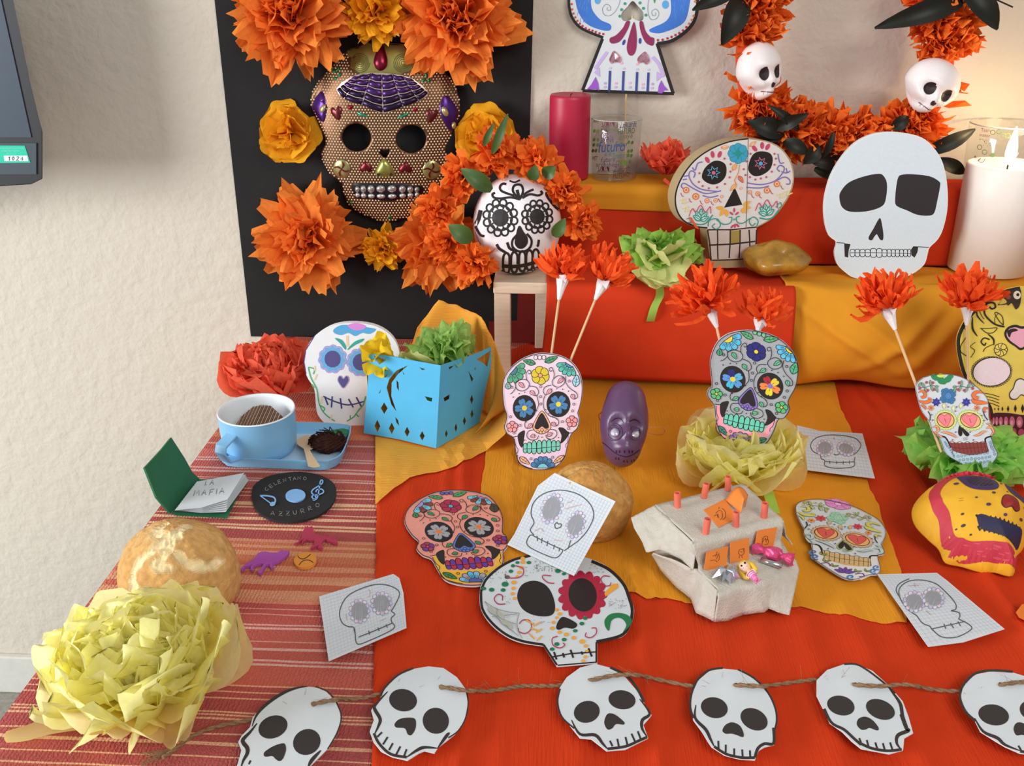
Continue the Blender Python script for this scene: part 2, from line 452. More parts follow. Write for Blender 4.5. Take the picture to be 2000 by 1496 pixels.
# stripes read along the cloth, (photo row at the column x=690, colour)
ST = [(640, '#b5503f'), (672, '#cf8468'), (676, '#b5503f'), (690, '#d29a80'), (694, '#b04a3c'), (712, '#d29a80'), (716, '#b5503f'), (735, '#cf8468'), (740, '#bd5a42'), (770, '#d29a80'), (773, '#b5503f'),
 (800, '#cf8468'), (806, '#c9603f'), (826, '#d58a5c'), (834, '#c46040'), (852, '#cf7a52'), (862, '#b84b3c'), (872, '#d59a88'), (875, '#b84b3c'), (886, '#c8605a'), (900, '#d9a49a'), (903, '#b84b3c'), (905, '#d9a49a'), (908, '#b74844'), (920, '#d9a49a'), (923, '#b74844'), (926, '#d9a49a'), (930, '#b04238'),
 (940, '#d9a49a'), (942, '#b04238'), (944, '#d9a49a'), (947, '#b34a40'), (960, '#e6b08c'), (962, '#aa3c3c'), (967, '#e6b08c'), (969, '#aa3c3c'), (975, '#e6b08c'), (977, '#a5363c'), (987, '#e8b88e'), (993, '#b34a40'), (996, '#e8b88e'), (999, '#a5363c'), (1010, '#e8b88e'), (1012, '#a5363c'),
 (1017, '#e8b88e'), (1022, '#a5363c'), (1031, '#ecbd92'), (1035, '#b34a40'), (1038, '#ecbd92'), (1042, '#a5363c'), (1060, '#d48a66'), (1066, '#c86a4a'), (1072, '#da946a'), (1077, '#c96742'), (1083, '#da946a'), (1092, '#cc6f48'), (1104, '#c75f3c'), (1112, '#db9068'), (1122, '#c86040'), (1131, '#d98e66'),
 (1140, '#dd9a74'), (1148, '#c65c40'), (1160, '#dc9670'), (1176, '#d88864'), (1186, '#b84042'), (1196, '#dd9a88'), (1198, '#b84042'), (1207, '#dd9a88'), (1209, '#b5453e'), (1227, '#dba8a0'), (1230, '#b5453e'), (1233, '#dba8a0'), (1237, '#b84a40'), (1260, '#dd9a88'), (1262, '#b84a40'), (1273, '#dba8a0'), (1278, '#b5453e'),
 (1297, '#dba8a0'), (1301, '#b84a44'), (1305, '#dba8a0'), (1309, '#bc4a3e'), (1326, '#bd4d3e'), (1348, '#e2a080'), (1351, '#a63238'), (1361, '#e2a080'), (1364, '#a63238'), (1374, '#e2a080'), (1377, '#a63238'), (1402, '#e6ae88'), (1405, '#ae4440'), (1408, '#e6ae88'), (1411, '#ae4440'), (1415, '#e6ae88'), (1419, '#a5363c'),
 (1446, '#e6ae88'), (1449, '#a8393c'), (1463, '#e6ae88'), (1470, '#a5363c'), (1490, '#e6ae88'), (1493, '#a8393c'), (1515, '#e6ae88'), (1519, '#b5453e'), (1560, '#b5453e')]
rows = []
SAL = L('#dda593')
for i, (y, c) in enumerate(ST): rows.append((tab(690, y).y, tuple(a * .84 + b * .16 for a, b in zip(L(c), SAL))))
rows[0] = (-.018, rows[0][1])
ys = [r[0] for r in rows] + [-1.035]
xs = [XL + (.3 + .462) * i / 26 for i in range(27)]
vs = []; fs = []; cs = []
def cz(x, y): return TZ + .0015 + .0008 * noise.noise(V((x * 9, y * 14, 3)))
for y in ys:
    vs += [V((XL - .006, y, TZ - .20)), V((XL - .006, y, TZ - .006))] + [V((x, y + .0016 * noise.noise(V((x * 22, y * 60, 0))), cz(x, y))) for x in xs]
n = len(xs) + 2
for j in range(len(ys) - 1):
    for i in range(n - 1):
        fs.append((j * n + i, j * n + i + 1, (j + 1) * n + i + 1, (j + 1) * n + i)); cs.append(rows[j][1])
tc_ = put('tablecloth', (vs, fs), cloth_mat(), smooth=True, cols=cs)
tag(tc_, 'woven red and salmon striped tablecloth covering the left of the table', 'tablecloth')

def crepe(name, hexc, direction='X', scale=160, trans=.12, bump=.6):
    if name in MATS: return MATS[name]
    m = mat(name, hexc, .9, trans=trans, var=.05, vscale=25, spec=.08)
    nt = m.node_tree; N = nt.nodes.new; K = nt.links.new; b = nt.nodes['Principled BSDF']
    tc = N('ShaderNodeTexCoord'); mp_ = N('ShaderNodeMapping'); K(tc.outputs['Object'], mp_.inputs[0])
    mp_.inputs['Scale'].default_value = (1, .06, .06) if direction == 'X' else (.06, 1, 1)
    nz = N('ShaderNodeTexNoise'); nz.inputs['Scale'].default_value = scale * 3; nz.inputs['Detail'].default_value = 3; K(mp_.outputs[0], nz.inputs[0])
    bp = N('ShaderNodeBump'); bp.inputs['Strength'].default_value = bump; bp.inputs['Distance'].default_value = .0015; K(nz.outputs[0], bp.inputs['Height']); K(bp.outputs[0], b.inputs['Normal'])
    return m
RED = crepe('red_crepe', '#d8401c'); AMB = crepe('amber_crepe', '#ee9d2c'); AMB2 = crepe('amber_crepe_across', '#f4ac44', 'Y')
RED2 = crepe('red_drape_paper', '#d63f20', 'Y', 60, .1, .15); AMB3 = crepe('amber_drape_paper', '#e59a2c', 'Y', 60, .1, .15)

# red crepe sheet over the table, with lengthwise creases
CREASE = [((905, 900), (896, 1496), .0035, .006), ((872, 900), (866, 1496), .002, .004), ((985, 1150), (975, 1496), .0012, .006), ((1240, 1150), (1285, 1496), .003, .007), ((1560, 1190), (1640, 1496), .0025, .012), ((1650, 1200), (1800, 1496), .0025, .012),
 ((1480, 1200), (1520, 1496), .002, .01), ((1690, 800), (2060, 1330), .0045, .008), ((1730, 800), (2100, 1200), .003, .01), ((1400, 1220), (1420, 1496), .0018, .008), ((1120, 1250), (1130, 1496), .0012, .01), ((800, 960), (790, 1496), .001, .01)]
CR = []
for a, b, h, wd in CREASE:
    p, q = tab(*a), tab(*b); CR.append((p, (q - p).normalized(), (q - p).length, h, wd))
def redz(x, y):
    z = TZ + .0045 + .0006 * noise.noise(V((x * 14, y * 3, 0)))
    for p, d, ln, h, wd in CR:
        v = V((x - p.x, y - p.y, 0)); s = v.x * d.y - v.y * d.x; u = v.x * d.x + v.y * d.y
        if u < -.1: continue
        z += 1.35 * h * math.exp(-(s / wd) ** 2) * min(1, (u + .1) / .1)
    return z
e0, e1 = tab(737, 950), tab(727, 1496)
def rf(u, v):
    y = -.03 - v * .985; y -= .26 * (1 - v) * max(0, 1 - u * 5); xl = e0.x + (e1.x - e0.x) * (y - e0.y) / (e1.y - e0.y) + .0012 * noise.noise(V((0, y * 30, 1)))
    x = xl + u * (.96 - xl); return V((x, y, redz(x, y)))
tag(solid(put('red_paper_sheet', gridmesh(rf, 240, 60), RED, smooth=True), .0005), 'long red crepe paper sheet with lengthwise creases over the table front', 'paper sheet')

# amber runner
RO = [(958, 800), (950, 870), (946, 905), (938, 965), (931, 1050), (925, 1120), (960, 1142), (1100, 1150), (1232, 1158), (1262, 1170), (1300, 1166), (1350, 1178), (1420, 1192), (1500, 1186), (1562, 1187), (1600, 1192), (1660, 1203), (1720, 1215), (1772, 1214),
      (1762, 1120), (1748, 1076), (1735, 1045), (1722, 1010), (1716, 985), (1700, 955), (1688, 905), (1668, 850), (1640, 790), (1630, 745), (1300, 725), (1000, 730)]
RO2 = []
for i, p in enumerate(RO):
    q = RO[(i + 1) % len(RO)]; k = max(1, int(math.hypot(q[0] - p[0], q[1] - p[1]) / 9))
    for j in range(k):
        a = j / k; jt = 2.2 if 1 < i < 27 else 0
        RO2.append((p[0] + (q[0] - p[0]) * a + random.uniform(-jt, jt) * .6, p[1] + (q[1] - p[1]) * a + random.uniform(-jt, jt) * .5))
def rfl(x, y, off=0.):
    p = tab(x, y, .0075); p.z = redz(p.x, p.y) + .0022 + .0009 * (noise.noise(V((p.x * 26, p.y * 5, 5)))) + off; return p
def fold_h(x, y):
    return sum(h * math.exp(-((x - (x0 + (y - 900) * k)) / w_) ** 2) for x0, k, h, w_ in ((1000, -.05, .0015, 8), (1030, .0, .001, 5), (1090, .03, .0012, 9), (1255, .1, .002, 10), (1660, .3, .0012, 12)))
run = put('amber_runner', slab(RO2, rfl, .0005, step=16, hf=fold_h), AMB, smooth=False)
tag(run, 'amber crepe paper runner with torn edges lying on the red sheet', 'paper runner')

# ================================================================ tiers
LX = -.096
st = thing('wooden_stool', 'pale plywood stool standing left of the red drape, holding the white skull', 'stool', (.35, -.11, TZ))
PLY = mat('plywood', '#e6cfb4', .65, var=.10, vscale=30, stretch=(1, 8, 8))
put('seat', box((.36, -.105, T2 - .0085), (.36 * 2 + .192, .17, .017)), PLY, st)
bevel(st.children[0], .0015)
for x, y in ((LX + .013, -.176), (LX + .07, -.05), (.80, -.176), (.80, -.05)):
    bevel(put('leg', box((x, y, (TZ + .006 + T2 - .017) / 2), (.024, .02, T2 - .017 - TZ - .006)), PLY, st), .0012)
bk = put('upper_riser', box((.42, -.0455, (T2 + T1) / 2), (.93, .071, T1 - T2 - .012)), mat('riser_wood', '#9c7a55', .7))
tag(bk, 'long box raising the back tier, wrapped in red paper', 'riser')

# red paper over the upper tier (front and, on the right, its rounded top)
def upper(u, v):
    x = -.052 + u * .94; w_ = .002 * noise.noise(V((x * 7, v * 4, 9))) + .0012 * noise.noise(V((x * 30, v * 6, 2)))
    if v < .35:  return V((x, -.012 - .068 * v / .35, T1 - .0035 + w_ * .4))
    a = (v - .35) / .65
    if a < .12: k = a / .12 * math.pi / 2; return V((x, -.080 - .010 * math.sin(k), T1 - .0135 + .010 * math.cos(k) + w_ * .3))
    b = (a - .12) / .88
    return V((x, -.090 - .004 * b + w_ - .003 * math.sin(b * 3.1), T1 - .0135 - (T1 - .0135 - T2 - .006) * b))
tag(solid(put('red_wrap_paper', gridmesh(upper, 120, 44), RED2, smooth=True), .0005), 'red paper wrapped over the back tier behind the white card skull', 'paper drape')
tag(put('red_backing_paper', slab([(955, 628), (1010, 626), (1012, 556), (1085, 556), (1085, 735), (955, 735)], plane((0, -.026, 0), (0, 1, 0)), .0006), mat('shaded_red_paper', '#6d1812', .9)), 'red paper with the shade put into its colour, hanging behind the open end of the plywood stool', 'paper drape')  # shade under the stool is painted into this paper's dark colour
# amber roll on the left half
def roll(u, v):
    x = -.053 + u * .27; w_ = .0012 * noise.noise(V((x * 12, v * 5, 4)))
    if v < .4: return V((x, -.014 - .072 * v / .4, T1 - .0005 + w_))
    a = (v - .4) / .6
    k = min(1, a / .35) * math.pi / 2; y = -.086 - .012 * math.sin(k); z = T1 - .0125 + .012 * math.cos(k)
    if a > .35: z -= (a - .35) / .65 * (.022 + .006 * u); y += .003 * (a - .35) / .65
    return V((x, y + w_, z))
tag(solid(put('amber_shelf_paper', gridmesh(roll, 60, 36), AMB3, smooth=True), .0005), 'amber paper strip rolled over the back tier edge under the dark red candle', 'paper drape')

# red drape over the lower tier: top, rounded front, fall, curl at the foot
def drape(u, v):
    x = -.018 + u * .352
    if v < .25: return V((x - .004 * v, -.094 - .100 * v / .25, T2 + .0025 + .001 * noise.noise(V((x * 14, v * 9, 1)))))
    a = (v - .25) / .75
    yb = -.012 - .055 * u
    y = -.194 - .012 * min(1, a * 8) - .016 * math.sin(min(1, a * 1.1) * math.pi) * (.3 + .7 * noise.noise(V((x * 3, 2, 5))) ** 2) + (-.002 - .022 * u * a)
    y += .004 * noise.noise(V((x * 6, a * 3.5, 8)))
    z = T2 + .0025 - .006 * min(1, a * 8) - (T2 - TZ - .019) * max(0, a - .06) / .94
    sh = -.012 * max(0, 1 - u * 6) * a ** 2
    if a > .93: y += (a - .93) / .07 * .012
    return V((x + sh, y, z))
tag(solid(put('red_drape', gridmesh(drape, 80, 60), RED2, smooth=True), .0005), 'smooth red paper draped over the lower tier below the sticks with flowers', 'paper drape')

# amber drape on the right of the lower tier: gathered at its left end and swagged
def adrape(u, v):
    x = .322 + u * .52
    if v < .28:
        z = T2 + .004 + .0035 * noise.noise(V((x * 16, v * 14, 3)))
        return V((x, -.094 - .095 * v / .28, z))
    a = (v - .28) / .72
    hem = .016 + .012 * math.sin(min(1, u * 2.6) * math.pi) ** 2 + .010 * max(0, u - .45)
    bulge = min(1, u * 9) * .046 * math.sin(min(1, a * .95 + .05) * math.pi) ** .8 * (.35 + .65 * math.sin(min(1, .1 + u * 1.9) * math.pi) ** 2)
    # diagonal pull creases
    cr = 0
    for (u0, k, h, w_) in ((.02, .10, .006, .02), (.10, .42, .006, .025), (.22, .40, .005, .02), (.36, -.30, .008, .03), (.45, -.22, .010, .035), (.60, -.25, .006, .04)):
        cr += h * math.exp(-((u - u0 - k * (a - .3)) / w_) ** 2) * math.sin(min(1, a * 1.15) * math.pi)
    y = -.189 - .010 * min(1, a * 6) - bulge - cr + .004 * noise.noise(V((x * 9, a * 4, 4)))
    z = T2 + .004 - .010 * min(1, a * 6) - (T2 - TZ - hem) * max(0, a - .05) / .95
    return V((x, y, z))
tag(solid(put('amber_drape', gridmesh(adrape, 110, 70), AMB3, smooth=True), .0005), 'amber paper drape sagging over the right of the lower tier', 'paper drape')
# ================================================================ paper petals
def petal(seed, shape, L_=1., W=.5, curl=.15, ruf=.0, nu=4, nv=4, crum=0.):
    r = random.Random(seed); vs = []; fs = []; ph = r.uniform(0, 6); k1 = r.uniform(2, 4)
    tipL, tipR = r.uniform(.78, 1.0), r.uniform(.78, 1.0); tipC = r.uniform(.95, 1.08); sk = r.uniform(-.15, .15); fold = r.uniform(-.12, .12)
    for j in range(nu + 1):
        u = j / nu
        for i in range(nv + 1):
            v = 2 * i / nv - 1
            if shape == 'cut':
                w_ = .12 + .88 * min(1, u / .62) ** .8 if u < .63 else 1 - .55 * (u - .63) / .37
                z = u * (tipC if abs(v) < .3 else (tipL if v < 0 else tipR)); y = curl * u * u + fold * abs(v) * u + ruf * math.sin(k1 * v + ph) * u
            elif shape == 'strip':
                w_ = .5 + .5 * math.sin(min(1, u * 1.15) * math.pi * .5) if u < .8 else 1 - (u - .8) / .2 * r.uniform(.55, .8)
                z = u; y = curl * u * u + fold * abs(v) + ruf * math.sin(k1 * 2 * u + ph)
            elif shape == 'round':
                w_ = .1 + .9 * math.sin(min(1, u / .68) * math.pi / 2) if u < .68 else math.sqrt(max(0, 1 - ((u - .68) / .34) ** 2))
                z = u * (1 - .10 * v * v); y = curl * u * u + ruf * u * math.sin(k1 * 1.6 * v + ph) + .06 * math.sin(7 * v + ph * 2) * ruf * 3 * u + crum * u * noise.noise(V((v * 2.2 + ph, u * 3.2, seed * .37)))
            elif shape == 'tissue':
                w_ = (.25 + .75 * min(1, u / .5)) * (1 - .12 * max(0, u - .7) / .3); z = u * (1 + .09 * math.sin(4.1 * v + ph) + .05 * math.sin(11 * v + 2 * ph)) * (1 - .26 * v * v)
                y = curl * math.sin(u * 2.2) + ruf * u * math.sin(k1 * 1.5 * v + ph) + .6 * ruf * u * u * math.sin(8 * v + ph * 3) + .6 * ruf * math.sin(7 * u + ph + 2 * v) * u
            else:
                w_ = math.sin(min(1, u * 1.02 + .02) * math.pi) ** .8; z = u; y = curl * u * u + .12 * abs(v) * w_
            vs.append((v * w_ * W / 2 + sk * u * u * (W if shape != 'strip' else .4), y * L_, z * L_))
    for j in range(nu):
        for i in range(nv):
            a = j * (nv + 1) + i; fs.append((a, a + 1, a + nv + 2, a + nv + 1))
    return vs, fs
PM = {}
def petals(key, m, shape, n, sm_=True, **kw):
    if key in PM: return PM[key]
    out = []
    for s in range(n):
        vs, fs = petal(hash_(key) + s, shape, **kw)
        me = bpy.data.meshes.new('petal'); me.from_pydata(vs, [], fs); me.materials.append(m)
        if sm_: me.polygons.foreach_set('use_smooth', [True] * len(fs))
        out.append(me)
    PM[key] = out; return out
def hash_(s): return sum(ord(c) * (i + 3) for i, c in enumerate(s))
def pm_matrix(c, d, ax, sc, twist=0., wide=1.):
    d = d.normalized(); y = (ax - d * ax.dot(d))
    if y.length < .15: y = V((random.uniform(-1, 1), random.uniform(-1, 1), random.uniform(-1, 1))); y -= d * y.dot(d)
    y.normalize(); x = y.cross(d)
    q = Matrix((x, y, d)).transposed() @ Matrix.Rotation(twist, 3, 'Z')
    m = (q @ Matrix.Diagonal((sc * wide, sc, sc))).to_4x4(); m.translation = c; return m
def pom(parent, meshes, c, ax, rad, n, th0=0, th1=100, rnd=None, jit=.25, lf=None, twist=.6, flatk=1., name='petal', zmin=None):
    rnd = rnd or random; ax = V(ax).normalized(); q = frame(ax)
    for k in range(n):
        t = (k + .5) / n; ct = math.cos(R(th0)) + (math.cos(R(th1)) - math.cos(R(th0))) * t
        th = math.acos(max(-1, min(1, ct))) + rnd.uniform(-jit, jit) * .5; ph = k * 2.399963 + rnd.uniform(-jit, jit)
        d = q @ V((math.sin(th) * math.cos(ph), math.sin(th) * math.sin(ph), math.cos(th) * flatk))
        if zmin is not None: d.z = max(d.z, zmin)
        s = rad * (lf(t) if lf else 1) * rnd.uniform(.88, 1.1)
        inst(name, rnd.choice(meshes), parent, pm_matrix(V(c), d, ax, s, rnd.uniform(-twist, twist)))
ORG = mat('orange_tissue', '#fb9440', .85, trans=.28, var=.08, vscale=20, spec=.1, bump=.1, bscale=120)
ORC = mat('orange_crepe_paper', '#fb8434', .85, trans=.22, var=.10, vscale=40, spec=.1)
ORR = mat('red_orange_crepe_paper', '#fb662c', .85, trans=.22, var=.10, vscale=40, spec=.1)
YEL = mat('golden_tissue', '#f7b324', .8, trans=.3, var=.07, vscale=20, spec=.15)
COR = mat('coral_tissue', '#fb7656', .85, trans=.42, var=.08, vscale=20, spec=.1)
LEM = mat('lemon_tissue', '#fffbba', .8, trans=.8, var=.05, vscale=15, spec=.15)
LIM = mat('lime_tissue', '#a9d860', .8, trans=.35, var=.10, vscale=12, spec=.15)
LEAF = mat('dark_leaf', '#1a1a12', .45, var=.25, vscale=30, spec=.25)
LEAFG = mat('green_leaf', '#46602c', .45, var=.2, vscale=30, spec=.4)

# ================================================================ black card on the wall
fw = plane((0, -.004, 0), (0, 1, 0))
bd = put('black_board', slab([(405, -130), (1045, -130), (1024, 668), (490, 657)], fw, .0035), mat('black_card', '#1c1a1a', .75, bump=.05, var=.1))
tag(bd, 'large sheet of black card hung on the wall behind the gold mask', 'board')

# ---- board flowers
def flower_thing(name, label, px, py, rpx, Y, meshes, n, ax=(0, -1, .15), th1=100, group=None, lf=None, inner=None, **kw):
    c = ony(px, py, Y); rad = rpx * pxm(c)
    t = thing(name, label, 'paper flower', c, group)
    pom(t, meshes, c, ax, rad, n, 5, th1, lf=lf, **kw)
    if inner: pom(t, inner[0], c + V(ax).normalized() * rad * .12, ax, rad * inner[1], inner[2], 0, 60, twist=1.5)
    return t
OP = petals('og', ORG, 'cut', 9, sm_=False, W=.52, curl=.16, ruf=.05)
OPi = petals('ogi', ORG, 'cut', 6, sm_=False, W=.42, curl=.3, ruf=.10)
flower_thing('paper_flower', 'big orange tissue flower at the top left corner of the black card', 574, 22, 130, -.022, OP, 92, th1=96, lf=lambda t: .78 + .3 * t, inner=(OPi, .55, 20))
flower_thing('paper_flower', 'big orange tissue flower at the top right corner of the black card', 896, 36, 128, -.022, OP, 92, th1=96, lf=lambda t: .78 + .3 * t, inner=(OPi, .55, 20))
flower_thing('paper_flower', 'orange tissue flower with pointed petals low on the left of the black card', 604, 462, 112, -.022, OP, 62, th1=96, lf=lambda t: .72 + .36 * t, inner=(OPi, .5, 18))
flower_thing('paper_flower', 'orange tissue flower on the card half behind the leafy garland', 858, 476, 104, -.022, OP, 56, th1=96, lf=lambda t: .72 + .36 * t, inner=(OPi, .5, 16))
YP = petals('yg', YEL, 'cut', 7, sm_=False, W=.55, curl=.2, ruf=.12)
YR = petals('yr', YEL, 'round', 5, W=1.25, curl=.04, ruf=.02, nu=7, nv=8)
flower_thing('paper_flower', 'small golden tissue flower between the two big orange ones', 738, 22, 74, -.02, YP, 48, inner=(YP, .5, 14))
flower_thing('paper_flower', 'small golden tissue flower under the chin of the gold mask', 748, 483, 48, -.02, YP, 40, inner=(YP, .55, 12))
for px, py, r_, lab in ((566, 258, 66, 'golden tissue rosette on the black card left of the gold mask'), (950, 266, 66, 'golden tissue rosette on the black card right of the gold mask')):
    t = flower_thing('paper_flower', lab, px, py, r_, -.016, YR, 15, th1=90, jit=.12, twist=.12, lf=lambda t: .85 + .15 * t)
    pom(t, YP, ony(px + 4, py, -.022), (0, -1, .1), r_ * .75 * pxm(ony(px, py, -.02)), 20, 0, 78, twist=1.2, jit=.5)

# ================================================================ gold mask
zA = Zm(400, 0, 3.052)
mo = mp(zA, [(1058, 255), (960, 258), (860, 295), (800, 350), (760, 390), (690, 470), (640, 560), (640, 640), (690, 740), (735, 830), (705, 900), (715, 960), (760, 1030), (830, 1080), (840, 1160), (890, 1240), (990, 1290), (1080, 1325),
  (1180, 1300), (1270, 1270), (1310, 1200), (1330, 1140), (1400, 1090), (1460, 1030), (1478, 960), (1440, 890), (1480, 780), (1515, 700), (1522, 620), (1490, 500), (1400, 400), (1300, 320), (1180, 268)])
mo = sm(mo, 3)
mfp = plane((0, -.012, 0), (0, 1, 0))
mcx, mcy = zA(1085, 780)
def mh(x, y):
    dx, dy = (x - mcx) / 146, (y - mcy) / 178
    return .034 * math.sqrt(max(0, 1 - min(1, dx * dx + dy * dy) * .93)) - .006
eyes = [ell(*zA(924, 803), 28.5, 27, 0, 26), ell(*zA(1245, 812), 28.5, 27, 0, 26)]
nose = mp(zA, [(1060, 868), (1088, 880), (1118, 868), (1120, 890), (1100, 922), (1082, 922), (1058, 890)])
GOLD = mat('mask_gold', '#6a4a34', .38, metal=.75, var=.12, vscale=14)
mk = thing('sugar_skull_mask', 'gold beaded sugar skull mask with purple web on the black card', 'mask', mfp(mcx, mcy))
mvf = slab(mo, mfp, .003, eyes + [nose], step=9, hf=mh)
put('mask_shell', mvf, GOLD, mk, smooth=True)
def mf(x, y, off=0.): return mfp(x, y, mh(x, y) + off)
mf.n = mfp.n
# beads all over
bv = []; rb = random.Random(3)
web = mp(zA, [(885, 450), (1000, 425), (1130, 430), (1250, 460), (1345, 545), (1280, 590), (1190, 620), (1085, 660), (960, 610), (850, 575), (800, 520)])
crown = mp(zA, [(850, 300), (960, 255), (1058, 250), (1190, 262), (1285, 340), (1260, 410), (1180, 440), (1058, 430), (940, 440), (870, 400)])
mouth = mp(zA, [(890, 1085), (985, 1075), (1100, 1072), (1220, 1080), (1310, 1100), (1300, 1160), (1200, 1165), (1130, 1185), (1060, 1180), (980, 1170), (910, 1165)])
earL = mp(zA, [(705, 540), (735, 600), (740, 660), (720, 720), (680, 690), (645, 640), (660, 580)])
earR = mp(zA, [(1440, 560), (1490, 610), (1515, 660), (1500, 740), (1470, 770), (1420, 690), (1410, 620)])
noseG = mp(zA, [(1085, 925), (1125, 960), (1150, 1010), (1135, 1035), (1050, 1035), (1032, 1010), (1055, 960)])
candyL, candyR = ell(*zA(832, 992), 18, 19), ell(*zA(1362, 1000), 18, 19)
nog = [web, crown, mouth, earL, earR, noseG, candyL, candyR] + [ell(e[0][0] - 28.5, e[0][1], 31, 30) for e in eyes] + [nose]
bx = []; y = 85; row = 0
vsB = []; fsB = []
while y < 435:
    x = 600 + (3.0 if row % 2 else 0)
    while x < 905:
        if inside(x, y, mo) and not any(inside(x, y, g) for g in nog):
            n0 = len(vsB)
            for k in range(5): vsB.append(mf(x + 2.0 * math.cos(k * 1.2566), y + 2.0 * math.sin(k * 1.2566), -.0002))
            vsB.append(mf(x, y, .0018)); fsB += [(n0 + k, n0 + 5, n0 + (k + 1) % 5) for k in range(5)]
        x += 6.0
    y += 5.2; row += 1
o = put('bead', (vsB, fsB), mat('bead_gold', '#e6c8a4', .3, metal=.4, var=.05), mk, smooth=True); o['kind'] = 'stuff'
# raised metallic pieces
def raised(name, shapes, h=.004, off=-.0005):
    for pts, col in shapes:
        a, b = puff(pts, mf, h, 3, off); put(name, (a, b), GEM, mk, smooth=True, cols=[L(col)] * len(b))
def q(pts): return mp(zA, pts)
raised('crown_panel', [(crown, '#a39a55')], .003)
for cx_ in (935, 1195):
    k = Ink(mf, base=.0032); X, Y_ = zA(cx_, 365)
    k.spiral(X, Y_, 20, 5, 1.2, '#6d6636', n=90); k.build('crown_spiral', mk, GEM)
raised('drop_gem', [(sm(q([(1058, 255), (1098, 330), (1100, 390), (1060, 415), (1022, 385), (1022, 330)]), 3), '#7c1430')], .008, .001)
raised('ear_panel', [(sm(earL, 3), '#4a2470'), (sm(earR, 3), '#4a2470')], .003, .0003)
raised('ear_drop', [(ell(*zA(715, 640), 6, 10, 30, 10), '#c9c384'), (ell(*zA(1440, 655), 6, 11, -25, 10), '#c9c384'), (ell(*zA(710, 590), 4, 5), '#7d4fb0'), (ell(*zA(1490, 740), 4, 7), '#c9c384')], .004, .002)
# spider web: five curved rows of purple panels
cols_t = [(905, 445), (955, 432), (1010, 424), (1070, 432), (1130, 430), (1190, 440), (1245, 458)]
cols_b = [(800, 525), (845, 578), (955, 612), (1082, 658), (1200, 622), (1290, 588), (1345, 545)]
shp = []
for i in range(6):
    for j in range(5):
        a, b = j / 5 + .012, (j + 1) / 5 - .012
        def cw(ii, t): return (cols_t[ii][0] + (cols_b[ii][0] - cols_t[ii][0]) * t, cols_t[ii][1] + (cols_b[ii][1] - cols_t[ii][1]) * t)
        def lerp(p, q_, t): return (p[0] + (q_[0] - p[0]) * t, p[1] + (q_[1] - p[1]) * t)
        p0, p1, p2, p3 = cw(i, a), cw(i + 1, a), cw(i + 1, b), cw(i, b)
        cc = [lerp(p0, p1, .04), lerp(p0, p1, .5), lerp(p0, p1, .96), lerp(p1, p2, .5), lerp(p3, p2, .96), lerp(p3, p2, .5), lerp(p3, p2, .04), lerp(p0, p3, .5)]
        cc[1] = (cc[1][0], cc[1][1] + 5); cc[5] = (cc[5][0], cc[5][1] + 5)
        shp.append((q(cc), '#4b2a66' if j < 3 else '#2f1d3c'))
raised('web_base', [(sm(web, 2), '#c7b6a8')], .0008, .0012)
raised('web_panel', shp, .0032, .0018)
raised('leaf_relief', [(ell(*zA(x, y_), 3.2, 5.5, r_, 10), '#2f8a5e') for x, y_, r_ in ((775, 420, -30), (800, 410, 20), (815, 440, 40), (790, 462, 70), (1330, 440, -20), (1315, 470, 60), (1345, 470, 10))] + [(sm(q([(930, 650), (985, 668), (1000, 680), (950, 680), (928, 665)]), 3), '#3b9a78'), (sm(q([(1230, 655), (1180, 672), (1160, 690), (1210, 682), (1232, 668)]), 3), '#3b9a78'), (ell(*zA(880, 1200), 4, 4), '#3c8a3c'), (ell(*zA(1107, 1287), 4, 4), '#3c8a3c')], .003)
raised('heart_gem', [(heart(*zA(805, 665), 25, 30, -15), '#6a2a2c'), (heart(*zA(1360, 680), 25, 30, 15), '#6a2a2c'), (heart(*zA(885, 628), 12, 10), '#a02038'), (heart(*zA(1268, 640), 12, 10), '#a02038'), ([(p[0], 2 * zA(0, 975)[1] - p[1]) for p in heart(*zA(978, 975), 27, 24)], '#6b1c22'), ([(p[0], 2 * zA(0, 980)[1] - p[1]) for p in heart(*zA(1212, 980), 27, 24)], '#6b1c22')], .004)
raised('candy', [(candyL, '#a3a068'), (candyR, '#a3a068')], .003)
for cx_, cy_ in (zA(832, 992), zA(1362, 1000)):
    k = Ink(mf, base=.0033)
    for a in range(4):
        k.curve([(cx_, cy_), (cx_ + 9 * math.cos(a * 1.571 + .5), cy_ + 9 * math.sin(a * 1.571 + .5)), (cx_ + 16 * math.cos(a * 1.571 + .1), cy_ + 16 * math.sin(a * 1.571 + .1))], 3.2, '#7a1822', taper=True)
    k.build('candy_stripe', mk, GEM)
raised('nose_relief', [(sm(noseG, 3), '#9a9a4e')], .006)
k = Ink(mf, base=.0062); k.dot(*zA(1056, 1018), 3, BLACK); k.dot(*zA(1131, 1018), 3, BLACK); k.build('nostril', mk)
put('mouth_rim', puff(sm(mouth, 3), mf, .003, 3, 0), mat('black_enamel', '#191517', .35), mk, smooth=True)
th_ = []
for x0, x1, a in ((910, 940, 6), (943, 980, 2), (985, 1030, 0), (1037, 1093, -2), (1103, 1158, -2), (1170, 1212, 2), (1218, 1255, 6), (1260, 1290, 10)):
    cx_ = (x0 + x1) / 2; rx = (x1 - x0) / 2 / 3.052
    th_.append((ell(*zA(cx_, 1108 + a * .6), rx, 7.6 - abs(a) * .2, 0, 12), '#b9b4b2')); th_.append((ell(*zA(cx_, 1150 - a * .5), rx * .95, 5.0, 0, 12), '#d8d6d6'))
raised('tooth', th_, .004, .002)

